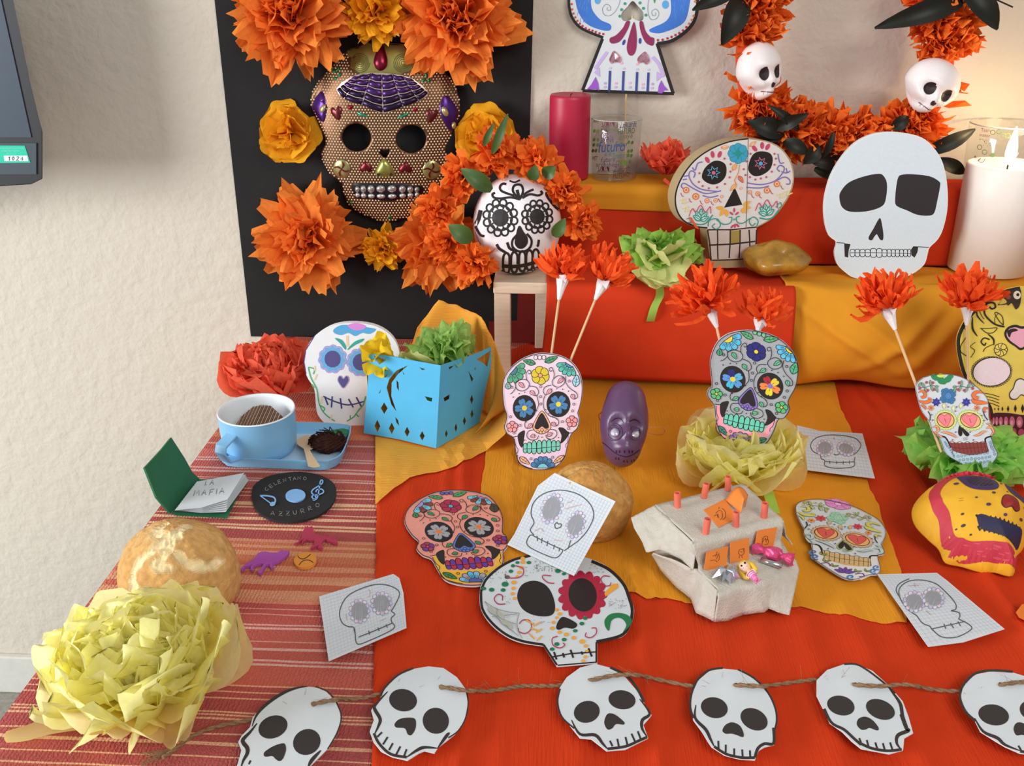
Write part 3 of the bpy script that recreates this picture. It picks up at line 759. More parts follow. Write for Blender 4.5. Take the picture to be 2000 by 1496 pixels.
# ================================================================ monitor with its asset sticker
mY = -.15
fm = plane((0, mY, 0), (0, 1, 0))
DK = mat('monitor_plastic', '#26262a', .45, spec=.4, var=.05)
mt = thing('wall_monitor', 'dark flat monitor on the wall at the left with a green sticker', 'monitor', fm(-600, 365))
xm = lambda x, y: fm(x, y)
rim = [(-1500, 366), (0, 365), (61, 361), (84, 350), (84, 259), (76, 230), (59, 160), (14, -60), (-1500, -60)]
a, b = cdt(rim); n = len(a)
fr = [fm(x, y) for x, y in a]; bk_ = [V((p.x - .05, -.10, p.z + .012)) for p in fr]
vf = (fr + bk_, [t for t in b] + [tuple(i + n for i in t[::-1]) for t in b] + [(i, (i + 1) % len(rim), n + (i + 1) % len(rim), n + i) for i in range(len(rim))])
bevel(put('monitor_frame', vf, DK, mt), .002)
put('mount', box((fm(-700, 100).x, -.050, fm(-150, 100).z), (.2, .102, .2)), DK, mt)
put('screen', slab([(-1500, -60), (-9, -60), (1, -10), (5, 10), (62, 268), (-1500, 268)], fm, -.0014), mat('screen_glass', '#4a545f', .22, spec=.5, var=.02), mt)
put('bottom_bezel', slab([(-1500, 277), (72, 279), (72, 340), (-1500, 342)], fm, -.002), mat('bezel_grey', '#434d55', .5, var=.03), mt)
sk = put('asset_sticker', slab([(-24, 283.5), (50, 284), (61, 317), (-24, 318)], fm, -.0026), mat('sticker_green', '#25c4a0', .5, var=.02), mt)
k = Ink(fm, base=.0028)
zS = Zm(0, 220, 10.683)
k.poly(mp(zS, [(100, 890), (590, 890), (612, 1005), (115, 1005)]), '#dff0ec')
rg = random.Random(5)
for y_, x0, x1, w_ in ((740, -200, 520, 30), (795, 60, 420, 28), (845, 160, 355, 26)):
    x = x0
    while x < x1:
        l_ = rg.uniform(8, 22); k.line(mp(zS, [(x, y_ - w_ * .4), (x + l_, y_ + rg.uniform(-.4, .4) * w_)]), .55, '#a8ece0'); x += l_ + rg.uniform(4, 10)
for ch, x0 in (('1', 200), ('0', 275), ('2', 370), ('4', 455)):
    hand(k, ch, lambda u, v: zS(x0 + u * 75 - v * 8, 905 + v * 85), 1.3, '#34383c')
k.build('sticker_print', mt)

# ================================================================ dark red candle, printed glass
WAX = mat('red_wax', '#b4213f', .4, sss=.15, var=.03, spec=.4)
c0 = onz(1110, 351, T1 + .001); c0.y = -.05
ct = ony(1114, 184, -.05).z
rc = 39.5 * pxm(V((c0.x, -.05, 1.1))); h = ct - T1 - .001
t = thing('pillar_candle', 'dark red unlit pillar candle on the back tier beside the printed glass', 'candle', (c0.x, -.05, T1 + .001))
put('wax_body', lathe([(0, 0), (rc * .97, 0), (rc, .003), (rc, h - .006), (rc * .985, h - .002), (rc * .94, h), (rc * .85, h - .0005), (rc * .5, h - .003), (0, h - .004)], (c0.x, -.05, T1 + .001), 40, caps=(False, False)), WAX, t, smooth=True)
put('wick', tube([(c0.x, -.05, T1 + h - .004), (c0.x + .001, -.05, T1 + h + .001), (c0.x + .003, -.05, T1 + h + .002)], .0009, 6), mat('wick', '#3a2c28', .9), t)

def glass_mat():   # thin-walled glass: clear with a fresnel sheen
    m = bpy.data.materials.new('clear_glass'); m.use_nodes = True; nt = m.node_tree; N = nt.nodes.new; K = nt.links.new
    tr = N('ShaderNodeBsdfTransparent'); tr.inputs[0].default_value = (.95, .96, .95, 1)
    gl = N('ShaderNodeBsdfGlossy'); gl.inputs['Roughness'].default_value = .04
    lw0 = N('ShaderNodeLayerWeight'); lw0.inputs[0].default_value = .5
    lw = N('ShaderNodeMath'); lw.operation = 'POWER'; K(lw0.outputs[1], lw.inputs[0]); lw.inputs[1].default_value = 4
    lm = N('ShaderNodeMapRange'); lm.inputs[3].default_value = .05; lm.inputs[4].default_value = .5; K(lw.outputs[0], lm.inputs[0]); lw = lm
    ms = N('ShaderNodeMixShader'); K(lw.outputs[0], ms.inputs[0]); K(tr.outputs[0], ms.inputs[1]); K(gl.outputs[0], ms.inputs[2]); K(ms.outputs[0], nt.nodes['Material Output'].inputs[0])
    return m
GLASS = glass_mat()
def tumbler(label, c, r0, r1, h, words):
    t = thing('glass_holder', label, 'glass', c)
    put('glass_wall', lathe([(0, .006), (r0 * .8, .0055), (r0 * .97, .001), (r0, .003), (r1, h - .0012), (r1 - .0008, h - .0003)], c, 48, caps=(False, False)), GLASS, t, smooth=True)
    put('rim', lathe([(r1 - .0016, h - .0012), (r1 - .0008, h), (r1, h - .0010), (r1 - .0002, h - .0018), (r1 - .0016, h - .0012)], c, 48, caps=(False, False)), mat('glass_rim', '#b8b8b0', .15, spec=.6, var=0), t, smooth=True)
    put('base', lathe([(0, .0005), (r0 * .9, .0005), (r0 * .985, .002), (r0 * .985, .0045), (r0 * .9, .006)], c, 48, caps=(False, False)), GLASS, t, smooth=True)
    vs, fs = lathe([(r0 + .0002, .002), (r1 + .0002, h - .001)], c, 48, caps=(False, False))
    f = surf(vs, fs); k = Ink(f, step=1e-6, base=.0002); words(k); k.build('printed_lettering', t); return t
c1 = onz(1198, 341, T1 + .001); c1.y = -.048
pm = pxm(V((c1.x, -.05, 1.09)))
zG = Zm(1130, 200, 8.8)
def words1(k):
    T = lambda s, x, y, sz, col, sl=0., w=None, rot=0: ink_text(k, s, *zG(x, y), sz / 6.0, col, sl, w / 8.8 if w else None, rot)
    T('\u05e2\u05ea\u05d9\u05d3', 395, 420, 105, '#7a3048', 0, 230, -1); T('Zukunft', 705, 440, 105, '#3c4680', .25, 300, -4)
    T('FUTURO', 680, 548, 95, '#2f5a3c', .2, 290, -4); T('future', 385, 585, 80, '#8a6a94', .35, 250, -3); T('gyay\u00e9', 690, 625, 80, '#66704e', .2, 240, -3)
    T('AVENIR', 375, 685, 92, '#6c4a7c', .1, 235, 0); T('Futur', 630, 765, 90, '#4c5a72', .2, 225, -3); T('futuro', 345, 860, 185, '#31549a', .25, 460, -3)
    T('\u672a\u6765', 440, 925, 60, '#5a7896', 0, 130, 0); T('Tremtis', 590, 965, 90, '#4a7c8c', .15, 245, -5); T('future', 385, 1030, 85, '#5c4a86', .35, 250, -4)
    T('ardhsh\u00ebm', 300, 1105, 75, '#6a4470', .1, 390, 0); T('\u05e2\u05ea\u05d9\u05d3', 330, 1185, 95, '#6a2840', 0, 200, 2); T('Zukunft', 600, 1195, 90, '#6a3a58', .25, 290, -4); T('FUTURO', 600, 1305, 80, '#5c2c34', .2, 280, -6)
    T('ARE', 245, 345, 65, '#3a3040', .1, 100, 6); T('HET', 235, 990, 70, '#4a3850', .1, 90, 3)
    for x, y in ((275, 490), (330, 500), (270, 640), (335, 640), (265, 730), (330, 730), (250, 830), (300, 830), (860, 685), (920, 690), (855, 840), (910, 830), (850, 910), (905, 915), (880, 1020)): k.dot(*zG(x, y), 2.6, '#5f7a3e', 3.8, 20)
    k.dot(*zG(785, 1040), 5.6, '#6f8a3c'); k.curve(mp(zG, [(520, 480), (580, 460), (640, 490), (680, 485)]), .9, '#5c6a58'); k.dot(*zG(480, 485), 2.2, '#6a3a4c'); k.dot(*zG(400, 465), 1.5, '#6a3a4c')
    k.curve(mp(zG, [(640, 1030), (690, 1000), (720, 1060)]), 1.2, '#5f7a3e'); k.curve(mp(zG, [(330, 1225), (420, 1240), (520, 1230), (590, 1240)]), .9, '#6a3a34')
tumbler('clear candle glass printed with words for future beside the dark red candle', V((c1.x, c1.y, T1 + .001)), 44 * pm, 49.5 * pm, ony(1203, 229, -.048).z - T1 - .001, words1)
c2 = V((ony(1952, 330, -.05).x, -.052, T1 + .001)); pm2 = pxm(c2)
zH = Zm(1860, 220, 9.35)
def words2(k):
    T = lambda s, x, y, sz, col, w=None, rot=0: ink_text(k, s, *zH(x, y), sz / 9.35, col, 0, w / 9.35 if w else None, rot)
    T('Team', 525, 345, 95, '#a26a7c', 170, 4); T('matter', 500, 430, 75, '#96545c', 190, 5); T('S', 1130, 430, 130, '#a2605c', 100)
    for a, b_ in ((740, 360), (850, 350), (930, 420), (1020, 420), (500, 630), (590, 720)): k.ring(*zH(a, b_), 4.5, 1.2, '#5f7f44')
    k.dot(*zH(730, 780), 6, '#6f8a5c', 3.5)
    rr = random.Random(2)
    for i in range(16): k.dot(*zH(rr.uniform(500, 700), rr.uniform(480, 610)), .8, '#6f7f5c')
    for i in range(14): k.dot(*zH(rr.uniform(320, 560), rr.uniform(930, 1150)), 1.1, '#8a7a5c')
    k.curve(mp(zH, [(380, 890), (420, 790), (450, 880), (520, 830), (480, 890), (560, 900), (600, 840)]), 1.4, '#94545c'); k.curve(mp(zH, [(560, 950), (490, 980), (520, 1020), (570, 990)]), 1.4, '#a04a6c')
tumbler('clear painted candle glass behind the lit white candle', c2, 64 * pm2, 70 * pm2, ony(1955, 240, -.052).z - T1 - .001, words2)

# ================================================================ lit white candle
wc = onz(1950, 545, T2 + .006); wc.y -= -.045; wz = T2 + .009
wr = 73 * pxm(V((wc.x, wc.y, 1.0))); top = ony(1995, 319, wc.y).z
WW = mat('white_wax', '#efe9e0', .45, sss=.25, var=.02, spec=.35)
t = thing('pillar_candle', 'thick white pillar candle burning at the right edge', 'candle', (wc.x, wc.y, wz)); h = top - wz
put('wax_body', lathe([(0, 0), (wr, 0), (wr, h - .004), (wr * .97, h - .001), (wr * .9, h), (wr * .8, h - .004), (wr * .3, h - .012), (0, h - .014)], (wc.x, wc.y, wz), 56, caps=(False, False)), WW, t, smooth=True)
put('wick', tube([(wc.x, wc.y, wz + h - .015), (wc.x, wc.y, wz + h - .004), (wc.x + .001, wc.y, wz + h + .002)], .0012, 6), MATS['wick'], t)
put('flame', lathe([(.0005, 0), (.0055, .006), (.0078, .015), (.0066, .028), (.0035, .042), (.0006, .054)], (wc.x + .001, wc.y, wz + h - .003), 16), mat('flame', '#ffd9a0', .5, emit=14, var=0), t, smooth=True)
pl = bpy.data.lights.new('candle_glow', 'POINT'); pl.energy = .6; pl.color = (1, .72, .38); pl.shadow_soft_size = .01
po = bpy.data.objects.new('candle_glow', pl); ROOT.objects.link(po); po.location = (wc.x, wc.y, wz + h + .06)

# ================================================================ tall card skull on a stick (top)
zT = Zm(1090, 0, 6.8)
fT = lean((ony(1215, 180, -.018)), 0, 3)
ol = sm([(600, -420), (300, -380), (160, -200), (125, 0), (130, 110), (165, 230), (260, 360), (400, 440), (590, 510)], 4, False) + [(560, 620), (320, 1205), (540, 1215), (1545, 1255), (1300, 575)] + sm([(1310, 600), (1500, 560), (1680, 450), (1800, 320), (1865, 150), (1868, 0), (1800, -220), (1600, -400), (1250, -440), (900, -450)], 4, False)
ol = mp(zT, ol)
hn = mp(zT, sm([(990, 12), (920, 90), (845, 170), (840, 240), (880, 280), (950, 270), (990, 240), (1030, 265), (1100, 280), (1135, 240), (1130, 160), (1060, 80)], 3))
t = thing('card_skull', 'white card skull with blue eye rings and heart gems, on the wall', 'paper skull', fT(1215, 183))
put('skull_card', slab(ol, fT, .0012, [hn]), PAPER, t)
k = Ink(via(fT, zT))
k.line([(590, 515), (325, 1200)], 42, BLACK); k.line([(325, 1205), (1540, 1245)], 42, BLACK); k.line([(1315, 575), (1530, 1245)], 46, BLACK)
k.curve([(160, -200), (143, 0), (150, 110), (185, 230), (275, 350), (410, 425), (600, 500)], 38, BLACK); k.curve([(1315, 580), (1500, 545), (1670, 440), (1790, 310), (1845, 150), (1848, 0), (1780, -220)], 46, BLACK)
BL = '#3f78cf'
k.blob([(240, -120), (240, 60), (300, 220), (400, 330), (560, 395), (680, 405), (708, 360), (680, 315), (560, 260), (460, 140), (435, 20), (440, -120)], BL)
k.blob([(1500, -120), (1500, 60), (1490, 190), (1420, 290), (1250, 370), (1210, 400), (1240, 430), (1360, 440), (1560, 370), (1690, 270), (1745, 60), (1745, -120)], BL)
rg = random.Random(9)
for i in range(40):
    x, y = rg.uniform(260, 420), rg.uniform(-60, 250)
    if i % 2: x += 1270 - y * .1
    k.line([(x, y), (x + rg.uniform(-25, 25), y + 70)], 5, '#5c92de')
for x, y in ((180, 55), (186, 125), (203, 180), (228, 230), (256, 277), (288, 315), (324, 345), (366, 375), (412, 395), (457, 408), (500, 424), (548, 443), (600, 454)): k.dot(x, y, 16, '#c4593f' if y < 290 else '#b83046')
for x, y in ((1820, 20), (1825, 90), (1800, 210), (1775, 265), (1740, 315), (1703, 362), (1657, 405), (1608, 440), (1558, 465), (1506, 490), (1452, 510), (1388, 528), (1325, 533)): k.dot(x, y, 17, '#d07a52' if y < 330 else '#b83046')
MG = '#8c2c58'
k.blob([(905, 285), (955, 290), (920, 400), (830, 540), (740, 578), (690, 560), (690, 505), (770, 465), (860, 370)], MG); k.blob([(1010, 290), (1045, 480), (1035, 660), (990, 735), (935, 720), (912, 620), (950, 450)], MG)
k.blob([(1080, 295), (1125, 290), (1160, 410), (1220, 485), (1275, 510), (1270, 590), (1235, 605), (1160, 560), (1100, 430)], MG)
for x, y, r_ in ((873, 562, 20), (1088, 543, 0)): k.dot(x, y, 19, '#37479c', 40, r_)
for x, y in ((888, 48), (843, 128), (820, 215), (1087, 38), (1133, 110), (1166, 200)): k.dot(x, y, 20, '#3f9a72')
k.leaf(1280, -60, 1280, 45, 16, '#3f9a52'); k.dot(525, 0, 40, '#59a8e0', 55); k.dot(1424, 60, 44, '#59a8e0', 56)
k.curve([(822, -60), (815, 40), (760, 150), (680, 210), (610, 190), (590, 110), (640, 55), (695, 90), (690, 135), (650, 130), (655, 95)], 5, '#5c7a78'); k.curve([(1210, -60), (1190, 120), (1225, 250), (1300, 250), (1340, 180), (1300, 120), (1245, 150), (1255, 205), (1295, 200), (1290, 165)], 5, '#5c7a78')
for x, y in ((690, 940), (870, 945), (1050, 955), (1200, 962)): k.line([(x, y), (x - 12, 1215)], 32, '#3c4a94'); k.dot(x + 3, y - 35, 16, '#c9c3d6')
PU = '#9a58c4'
k.poly([(498, 1020), (535, 1110), (545, 1205), (500, 1180), (430, 1185), (380, 1190), (440, 1120)], PU); k.poly([(1370, 1065), (1410, 1140), (1465, 1200), (1410, 1200), (1380, 1240), (1325, 1235), (1335, 1140)], PU)
LP = '#c3aee2'
k.line([(650, 690), (490, 910)], 40, LP); k.line([(1255, 755), (1340, 850), (1400, 1020)], 40, LP); k.poly([(545, 890), (480, 960), (555, 1020)], LP); k.poly([(1310, 950), (1390, 1010), (1305, 1080)], LP)
for x, y, c_ in ((843, 838, '#f0a4c8'), (1053, 850, '#f0a4c8'), (770, 1105, '#f0a4c8'), (953, 1100, '#e8b4d8'), (1127, 1118, '#f0a4c8'), (625, 1105, '#b4a4d8'), (622, 1155, '#c4b4dc'), (765, 1155, '#c4b4dc'), (957, 1158, '#c4b4dc'), (1125, 1165, '#c4b4dc'), (1253, 1115, '#b4a4d8'), (1248, 1168, '#c4b4dc')): k.dot(x, y, 17, c_)
k.build('drawing', t)
for hx, hy, rot in ((755, 760, 8), (1140, 770, -12)):
    hh = [(p[0], 2 * hy - p[1]) for p in heart(hx, hy, 165, 175, rot)]
    a, b = puff([zT(*p) for p in hh], fT, .004, 2, .0002); put('heart_gem', (a, b), mat('pink_gem', '#e2a8b4', .08, metal=.85, var=0), t)
p0, p1 = fT(1224, 178, -.003), fT(1236, 30, -.003)
sx = ony(1222, 300, -.02); sx.z = T1 + .001
put('stick', tube([sx, (p0 + (p0 - p1) * .2), p1], .0016, 7), mat('pale_wood', '#d9b98c', .7, var=.1), t)
# coral tissue flower on the shelf
CT = petals('ct', COR, 'tissue', 7, W=.95, curl=.2, ruf=.10, nu=6, nv=8)
c = onz(1295, 330, T1 + .01); c.y = -.06; c.z = T1 + .038
t = thing('paper_flower', 'coral tissue flower on the back tier between the printed glass and the oval card skull', 'paper flower', c + V((0, 0, -.03)))
pom(t, CT, c + V((0, 0, -.028)), (0, -.12, 1), 62 * pxm(c), 30, 6, 66, twist=.5, lf=lambda t_: .95 + .12 * t_)
put('stem_tie', tube([c + V((-.004, -.03, -.03)), c + V((.004, -.036, -.036)), c + V((.02, -.03, -.037)), c + V((.035, -.02, -.0365))], .003, 6), COR, t)
# ================================================================ wreath of orange fringe on the back tier
wc_ = ony(1648, 70, -.052); wp = pxm(wc_)
fW = plane((0, -.052, 0), (0, 1, 0))
path = [(1500, -60), (1478, 0), (1462, 80), (1462, 150), (1478, 210), (1520, 243), (1580, 262), (1650, 268), (1720, 262), (1780, 240), (1822, 190), (1838, 120), (1832, 40), (1815, -60)]
pp = sm(path, 6, False)
pts = [fW(x, y) for x, y in pp]
t = thing('flower_wreath', 'orange fringed paper wreath with dark leaves against the wall', 'wreath', V((wc_.x, -.052, T1 + .012)))
put('felt_ring', tube(pts, .017, 10), mat('orange_felt', '#e04c1c', .95, bump=.3, var=.08), t, smooth=True)
FR = petals('fr', ORC, 'cut', 8, sm_=False, W=.42, curl=.3, ruf=.12, nu=3, nv=2)
rw = random.Random(11); cnt = 0
skull_spots = [fW(1487, 135), fW(1822, 165)]
def fringe(i):
    s = rw.uniform(0, len(pts) - 1.001); j = int(s); a, b = pts[j], pts[j + 1]
    p = a.lerp(b, s - j); d = (b - a).normalized(); o_ = d.cross(V((0, 1, 0)))
    an = rw.uniform(-1.25, 1.25)
    out = V((0, -1, 0)) * math.cos(an) + o_ * math.sin(an)
    d2 = (out + V((rw.uniform(-.5, .5), rw.uniform(-.2, .2), rw.uniform(-.4, .5)))).normalized()
    root = p + out * .010; sc = rw.uniform(.034, .052)
    if p.z < T1 + .07 and d2.z < -.2: sc *= .85
    near = any((root - q_).length < .046 for q_ in skull_spots)
    return root, d2, sc, near
made = 0
while made < 290:
    root, d2, sc, near = fringe(0)
    if near and rw.random() < .85: continue
    inst('petal', rw.choice(FR), t, pm_matrix(root, d2, V((0, -1, .3)), sc, rw.uniform(-1.5, 1.5))); made += 1
vs = []; fs = []
raw = [petal(s, 'cut', W=.42, curl=.3, ruf=.12, nu=2, nv=2) for s in range(8)]
for k_ in range(1500):
    root, d2, sc, near = fringe(0)
    if near and rw.random() < .9: continue
    M = pm_matrix(root, d2, V((0, -1, .3)), sc * .92, rw.uniform(-1.5, 1.5)); a, b = raw[k_ % 8]; n = len(vs)
    vs += [M @ V(v) for v in a]; fs += [tuple(i + n for i in f) for f in b]
o = put('fringe', (vs, fs), ORC, t); o['kind'] = 'stuff'
def leaf_mesh(p0, p1, wd, up, bend=.15, n=8):
    d = p1 - p0; L_ = d.length; x = d.normalized(); s = x.cross(up).normalized(); u = s.cross(x).normalized(); vs = []; fs = []
    for i in range(n + 1):
        a = i / n; w_ = wd * math.sin(min(1, a * .93 + .05) * math.pi) ** .75 * (1.15 - .35 * a); c = p0 + d * a + u * (bend * L_ * math.sin(a * math.pi))
        for v in (-1, -.5, 0, .5, 1): vs.append(c + s * (w_ * v) + u * (abs(v) * w_ * .35))
    for i in range(n):
        for k in range(4): fs.append((i * 5 + k, i * 5 + k + 1, (i + 1) * 5 + k + 1, (i + 1) * 5 + k))
    return vs, fs
for x0, y0, x1, y1, wd, Y0, Y1 in ((1440, -25, 1352, 20, 17, -.085, -.10), (1450, -12, 1410, 88, 26, -.085, -.105), (1885, 0, 1708, 55, 22, -.095, -.10), (1880, -20, 1948, 58, 24, -.095, -.10), (1560, 255, 1500, 205, 10, -.10, -.11), (1512, 250, 1580, 222, 13, -.10, -.12),
   (1530, 262, 1460, 236, 20, -.10, -.10), (1530, 262, 1478, 262, 16, -.095, -.10), (1740, 250, 1775, 228, 14, -.105, -.10), (1530, 275, 1580, 300, 14, -.10, -.105), (1600, 285, 1570, 320, 16, -.10, -.10), (1580, 310, 1655, 322, 17, -.09, -.075), (1628, 258, 1605, 310, 8, -.11, -.105),
   (1800, 300, 1905, 252, 15, -.085, -.075), (1825, 312, 1885, 338, 14, -.08, -.07), (1590, 330, 1640, 345, 13, -.088, -.075)):
    p0, p1 = ony(x0, y0, Y0), ony(x1, y1, Y1)
    put('leaf', leaf_mesh(p0, p1, wd * pxm(p0), V((.1, -1, .2))), LEAF, t, smooth=True)
put('twig', tube([ony(1885, 0, -.095), ony(1930, -8, -.095), ony(1978, 14, -.095)], .0011, 6), LEAF, t)

# plastic skulls fixed on the wreath
SKW = mat('white_plastic', '#eee6e4', .35, sss=.1, var=.03, spec=.4)
def skull_vf(c, r, M):
    def disp(d, p):
        x, y, z = d                                   # face looks to -y
        q_ = V((p.x * (1 - .48 * max(0, -z - .1) ** .9) * (1 + .05 * max(0, z)), p.y, p.z))
        if y < .2:
            for ex in (-.36, .36):
                g = math.exp(-(((x - ex) / .24) ** 2 + ((z + .02) / .22) ** 2)); q_.y += g * .30 * r[1]
            q_.y += -.22 * r[1] * math.exp(-(((x) / .15) ** 2 + ((z + .34) / .2) ** 2))
            q_.y += .12 * r[1] * math.exp(-((x / .10) ** 2 + ((z + .42) / .09) ** 2))
            for ex in (-.55, .55): q_.y -= .16 * r[1] * math.exp(-(((x - ex) / .18) ** 2 + ((z + .38) / .14) ** 2))
            q_.y -= .22 * r[1] * math.exp(-((x / .42) ** 2 + ((z + .74) / .16) ** 2))
            for ex in (-.62, .62): q_.x -= math.copysign(.16, ex) * r[0] * math.exp(-(((x - ex) / .25) ** 2 + ((z + .62) / .16) ** 2))
            for ex in (-.34, .34): q_.y -= .10 * r[1] * math.exp(-(((x - ex) / .26) ** 2 + ((z - .26) / .10) ** 2))
        return q_
    return ball(c, r, 40, 30, M, disp)
def mini_skull(label, px, py, Y, rpx, yaw, roll_, pitch=0):
    c = ony(px, py, Y); k_ = pxm(c); r = (rpx[0] * k_, rpx[0] * .85 * k_, rpx[1] * k_)
    M = Matrix.Rotation(R(roll_), 3, 'Y') @ Matrix.Rotation(R(yaw), 3, 'Z') @ Matrix.Rotation(R(pitch), 3, 'X')
    t = thing('plastic_skull', label, 'skull', c - V((0, 0, rpx[1] * k_)), )
    vf = skull_vf(c, r, M); put('cranium', vf, SKW, t, smooth=True)
    B = BVHTree.FromPolygons(vf[0], vf[1])
    def loc(x, z, off=0.):   # position on the face
        o_ = c + M @ V((x * r[0], -2 * r[1], z * r[2])); h = B.ray_cast(o_, M @ V((0, 1, 0)))[0]
        return (h if h is not None else c + M @ V((x * r[0], -r[1] * .3, z * r[2]))) + M @ V((0, -off, 0))
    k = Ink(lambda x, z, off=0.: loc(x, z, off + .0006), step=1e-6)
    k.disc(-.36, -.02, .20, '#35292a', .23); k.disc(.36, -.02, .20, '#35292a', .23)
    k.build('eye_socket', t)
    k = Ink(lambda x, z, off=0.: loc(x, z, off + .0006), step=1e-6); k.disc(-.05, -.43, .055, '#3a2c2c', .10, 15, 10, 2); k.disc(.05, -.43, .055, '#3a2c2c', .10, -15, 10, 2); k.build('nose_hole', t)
    k = Ink(lambda x, z, off=0.: loc(x, z, off + .0004), step=1e-6); k.line([(-.30 + .06 * i, -.70 + .03 * abs(i - 5) * .4) for i in range(11)], .035, '#6a5452')
    for i in range(7): k.line([(-.24 + .08 * i, -.63), (-.24 + .08 * i, -.66), (-.24 + .08 * i, -.77)], .012, '#b09a96')
    k.build('teeth_line', t)
mini_skull('white plastic skull in three quarter view on the left side of the wreath', 1482, 139, -.088, (47, 55), 34, -6)
mini_skull('white plastic skull looking down from the right side of the wreath', 1818, 168, -.096, (54, 52), 8, 22, 6)
# ================================================================ round white skull on the stool, with its flower garland
bc = V((ony(1010, 440, -.143).x, -.143, T2 + .0735))
br = (.0645, .058, .0735)
STY = mat('white_painted_foam', '#f1eef0', .45, var=.02, bump=.08, bscale=90)
t = thing('painted_skull', 'round white painted skull with black flower eyes on the plywood stool', 'skull', (bc.x, bc.y, T2))
bvf = ball(bc, br, 40, 26); put('head', bvf, STY, t, smooth=True)
k = Ink(via(surf(*bvf), Zm(920, 340, 6.8)), step=2e-6, base=2.5e-4)
W_ = 22; BK = '#2c2626'
def ln(pts, w_=W_, closed=False): k.line(sm(pts, 8, closed), w_ * 1.4, BK, closed)
for cx_, cy_, r0 in ((390, 580, 112), (878, 565, 100)):
    k.disc(cx_, cy_, r0, BK, r0 * 1.05, rings=5); k.line(ell(cx_, cy_, r0 * 1.38, r0 * 1.5, 0, 40), 27, BK, True)
    for i in range(12):
        a = i * math.pi / 6 + .2; k.line(ell(cx_ + r0 * 1.66 * math.cos(a), cy_ + r0 * 1.78 * math.sin(a), r0 * .40, r0 * .44, 0, 22), 25, BK, True)
    for i in range(10):
        a = i * math.pi / 5; k.line([(cx_ + r0 * 1.02 * math.cos(a), cy_ + r0 * 1.06 * math.sin(a)), (cx_ + r0 * 1.4 * math.cos(a), cy_ + r0 * 1.5 * math.sin(a))], 22, BK)
ln([(640, 695), (600, 830), (590, 920), (630, 975), (690, 975), (740, 920), (740, 840), (690, 770)], 14, True)
k.poly(sm([(640, 695), (600, 830), (590, 920), (630, 975), (690, 975), (740, 920), (735, 830), (690, 770)], 6), BK, step=24)
ln([(630, 790), (555, 870), (550, 960), (620, 1020), (720, 1020), (790, 960), (800, 870), (740, 790)], 22)
ln([(480, 905), (510, 980), (560, 1010), (610, 1022)], 26); ln([(340, 930), (380, 990), (460, 1040)], 26); ln([(900, 870), (890, 940), (875, 960)], 24)
ln([(640, 330), (590, 280), (555, 220), (570, 160), (620, 140), (670, 155), (690, 220), (670, 290), (640, 330)]); ln([(610, 210), (640, 320)], 30)
k.poly([(570, 300), (700, 290), (650, 350), (610, 345)], BK, step=24)
ln([(620, 330), (520, 310), (400, 325), (310, 315), (285, 270), (320, 250)]); ln([(580, 290), (470, 255), (400, 220), (385, 170), (420, 130), (470, 135)]); ln([(690, 280), (760, 235), (830, 205)]); ln([(680, 320), (780, 270), (890, 285), (945, 255), (920, 225)]); ln([(510, 90), (580, 110), (650, 80)], 16)
ln([(130, 480), (100, 600), (60, 680), (30, 780)], 40); ln([(60, 690), (95, 760), (130, 810), (180, 825)], 24); ln([(30, 780), (60, 880), (110, 950)], 50); ln([(1000, 240), (1010, 300), (1100, 420), (1170, 480)], 24); ln([(1040, 260), (1100, 350)], 16)
for i, x in enumerate((455, 560, 665, 760, 845)):
    kx = x + 15; y0 = 1120 - i * 12
    ln([(kx - 45, 1215 - i * 10), (kx - 38, y0 - 30), (kx, y0 - 75), (kx + 38, y0 - 30), (kx + 42, 1205 - i * 10)], 22); ln([(kx - 45, 1230 - i * 12), (kx - 25, 1310 - i * 16), (kx + 25, 1310 - i * 16), (kx + 45, 1215 - i * 12)], 22)
ln([(410, 1215), (560, 1225), (720, 1205), (920, 1150)], 34); ln([(400, 1280), (540, 1330), (720, 1310), (880, 1240)], 20)
k.build('painted_face', t)

GF = petals('gf', ORC, 'cut', 8, sm_=False, W=.5, curl=.28, ruf=.14, nu=3, nv=3)
t = thing('flower_garland', 'orange crepe flower garland with green leaves arching around the round white skull', 'garland', (bc.x, bc.y + .03, T2))
gl = [(926, 512, 52, -.185), (876, 470, 48, -.17), (860, 405, 50, -.155), (905, 345, 52, -.145), (972, 303, 56, -.14), (1045, 312, 52, -.14), (1102, 368, 48, -.145), (1136, 432, 44, -.15)]
for px, py, r_, Y in gl:
    c = ony(px, py, Y); rad = r_ * 1.06 * pxm(c)
    f = inst('flower', None, t, Matrix.Translation(WL[t])); WL[f] = V(WL[t])
    out = (c - bc); out.z *= .6; ax = V((out.x * 4, -1, out.z * 4 + .1))
    pom(f, GF, c, ax, rad, 50, 4, 100, jit=.7, lf=lambda t_: .8 + .22 * t_, twist=1.0)
put('cord', tube([ony(px, py, Y + .012) for px, py, r_, Y in gl], .003, 6), MATS['orange_felt'], t)
for x0, y0, x1, y1, wd, Y in ((960, 372, 900, 330, 17, -.20), (922, 470, 876, 440, 18, -.215), (1038, 352, 1046, 322, 13, -.195), (1062, 345, 1085, 325, 14, -.19), (1082, 462, 1104, 426, 13, -.195), (962, 300, 992, 222, 9, -.175), (945, 285, 965, 240, 7, -.175)):
    p0, p1 = ony(x0, y0, Y), ony(x1, y1, Y - .004)
    put('leaf', leaf_mesh(p0, p1, wd * pxm(p0), V((.1, -1, .3))), LEAFG, t, smooth=True)

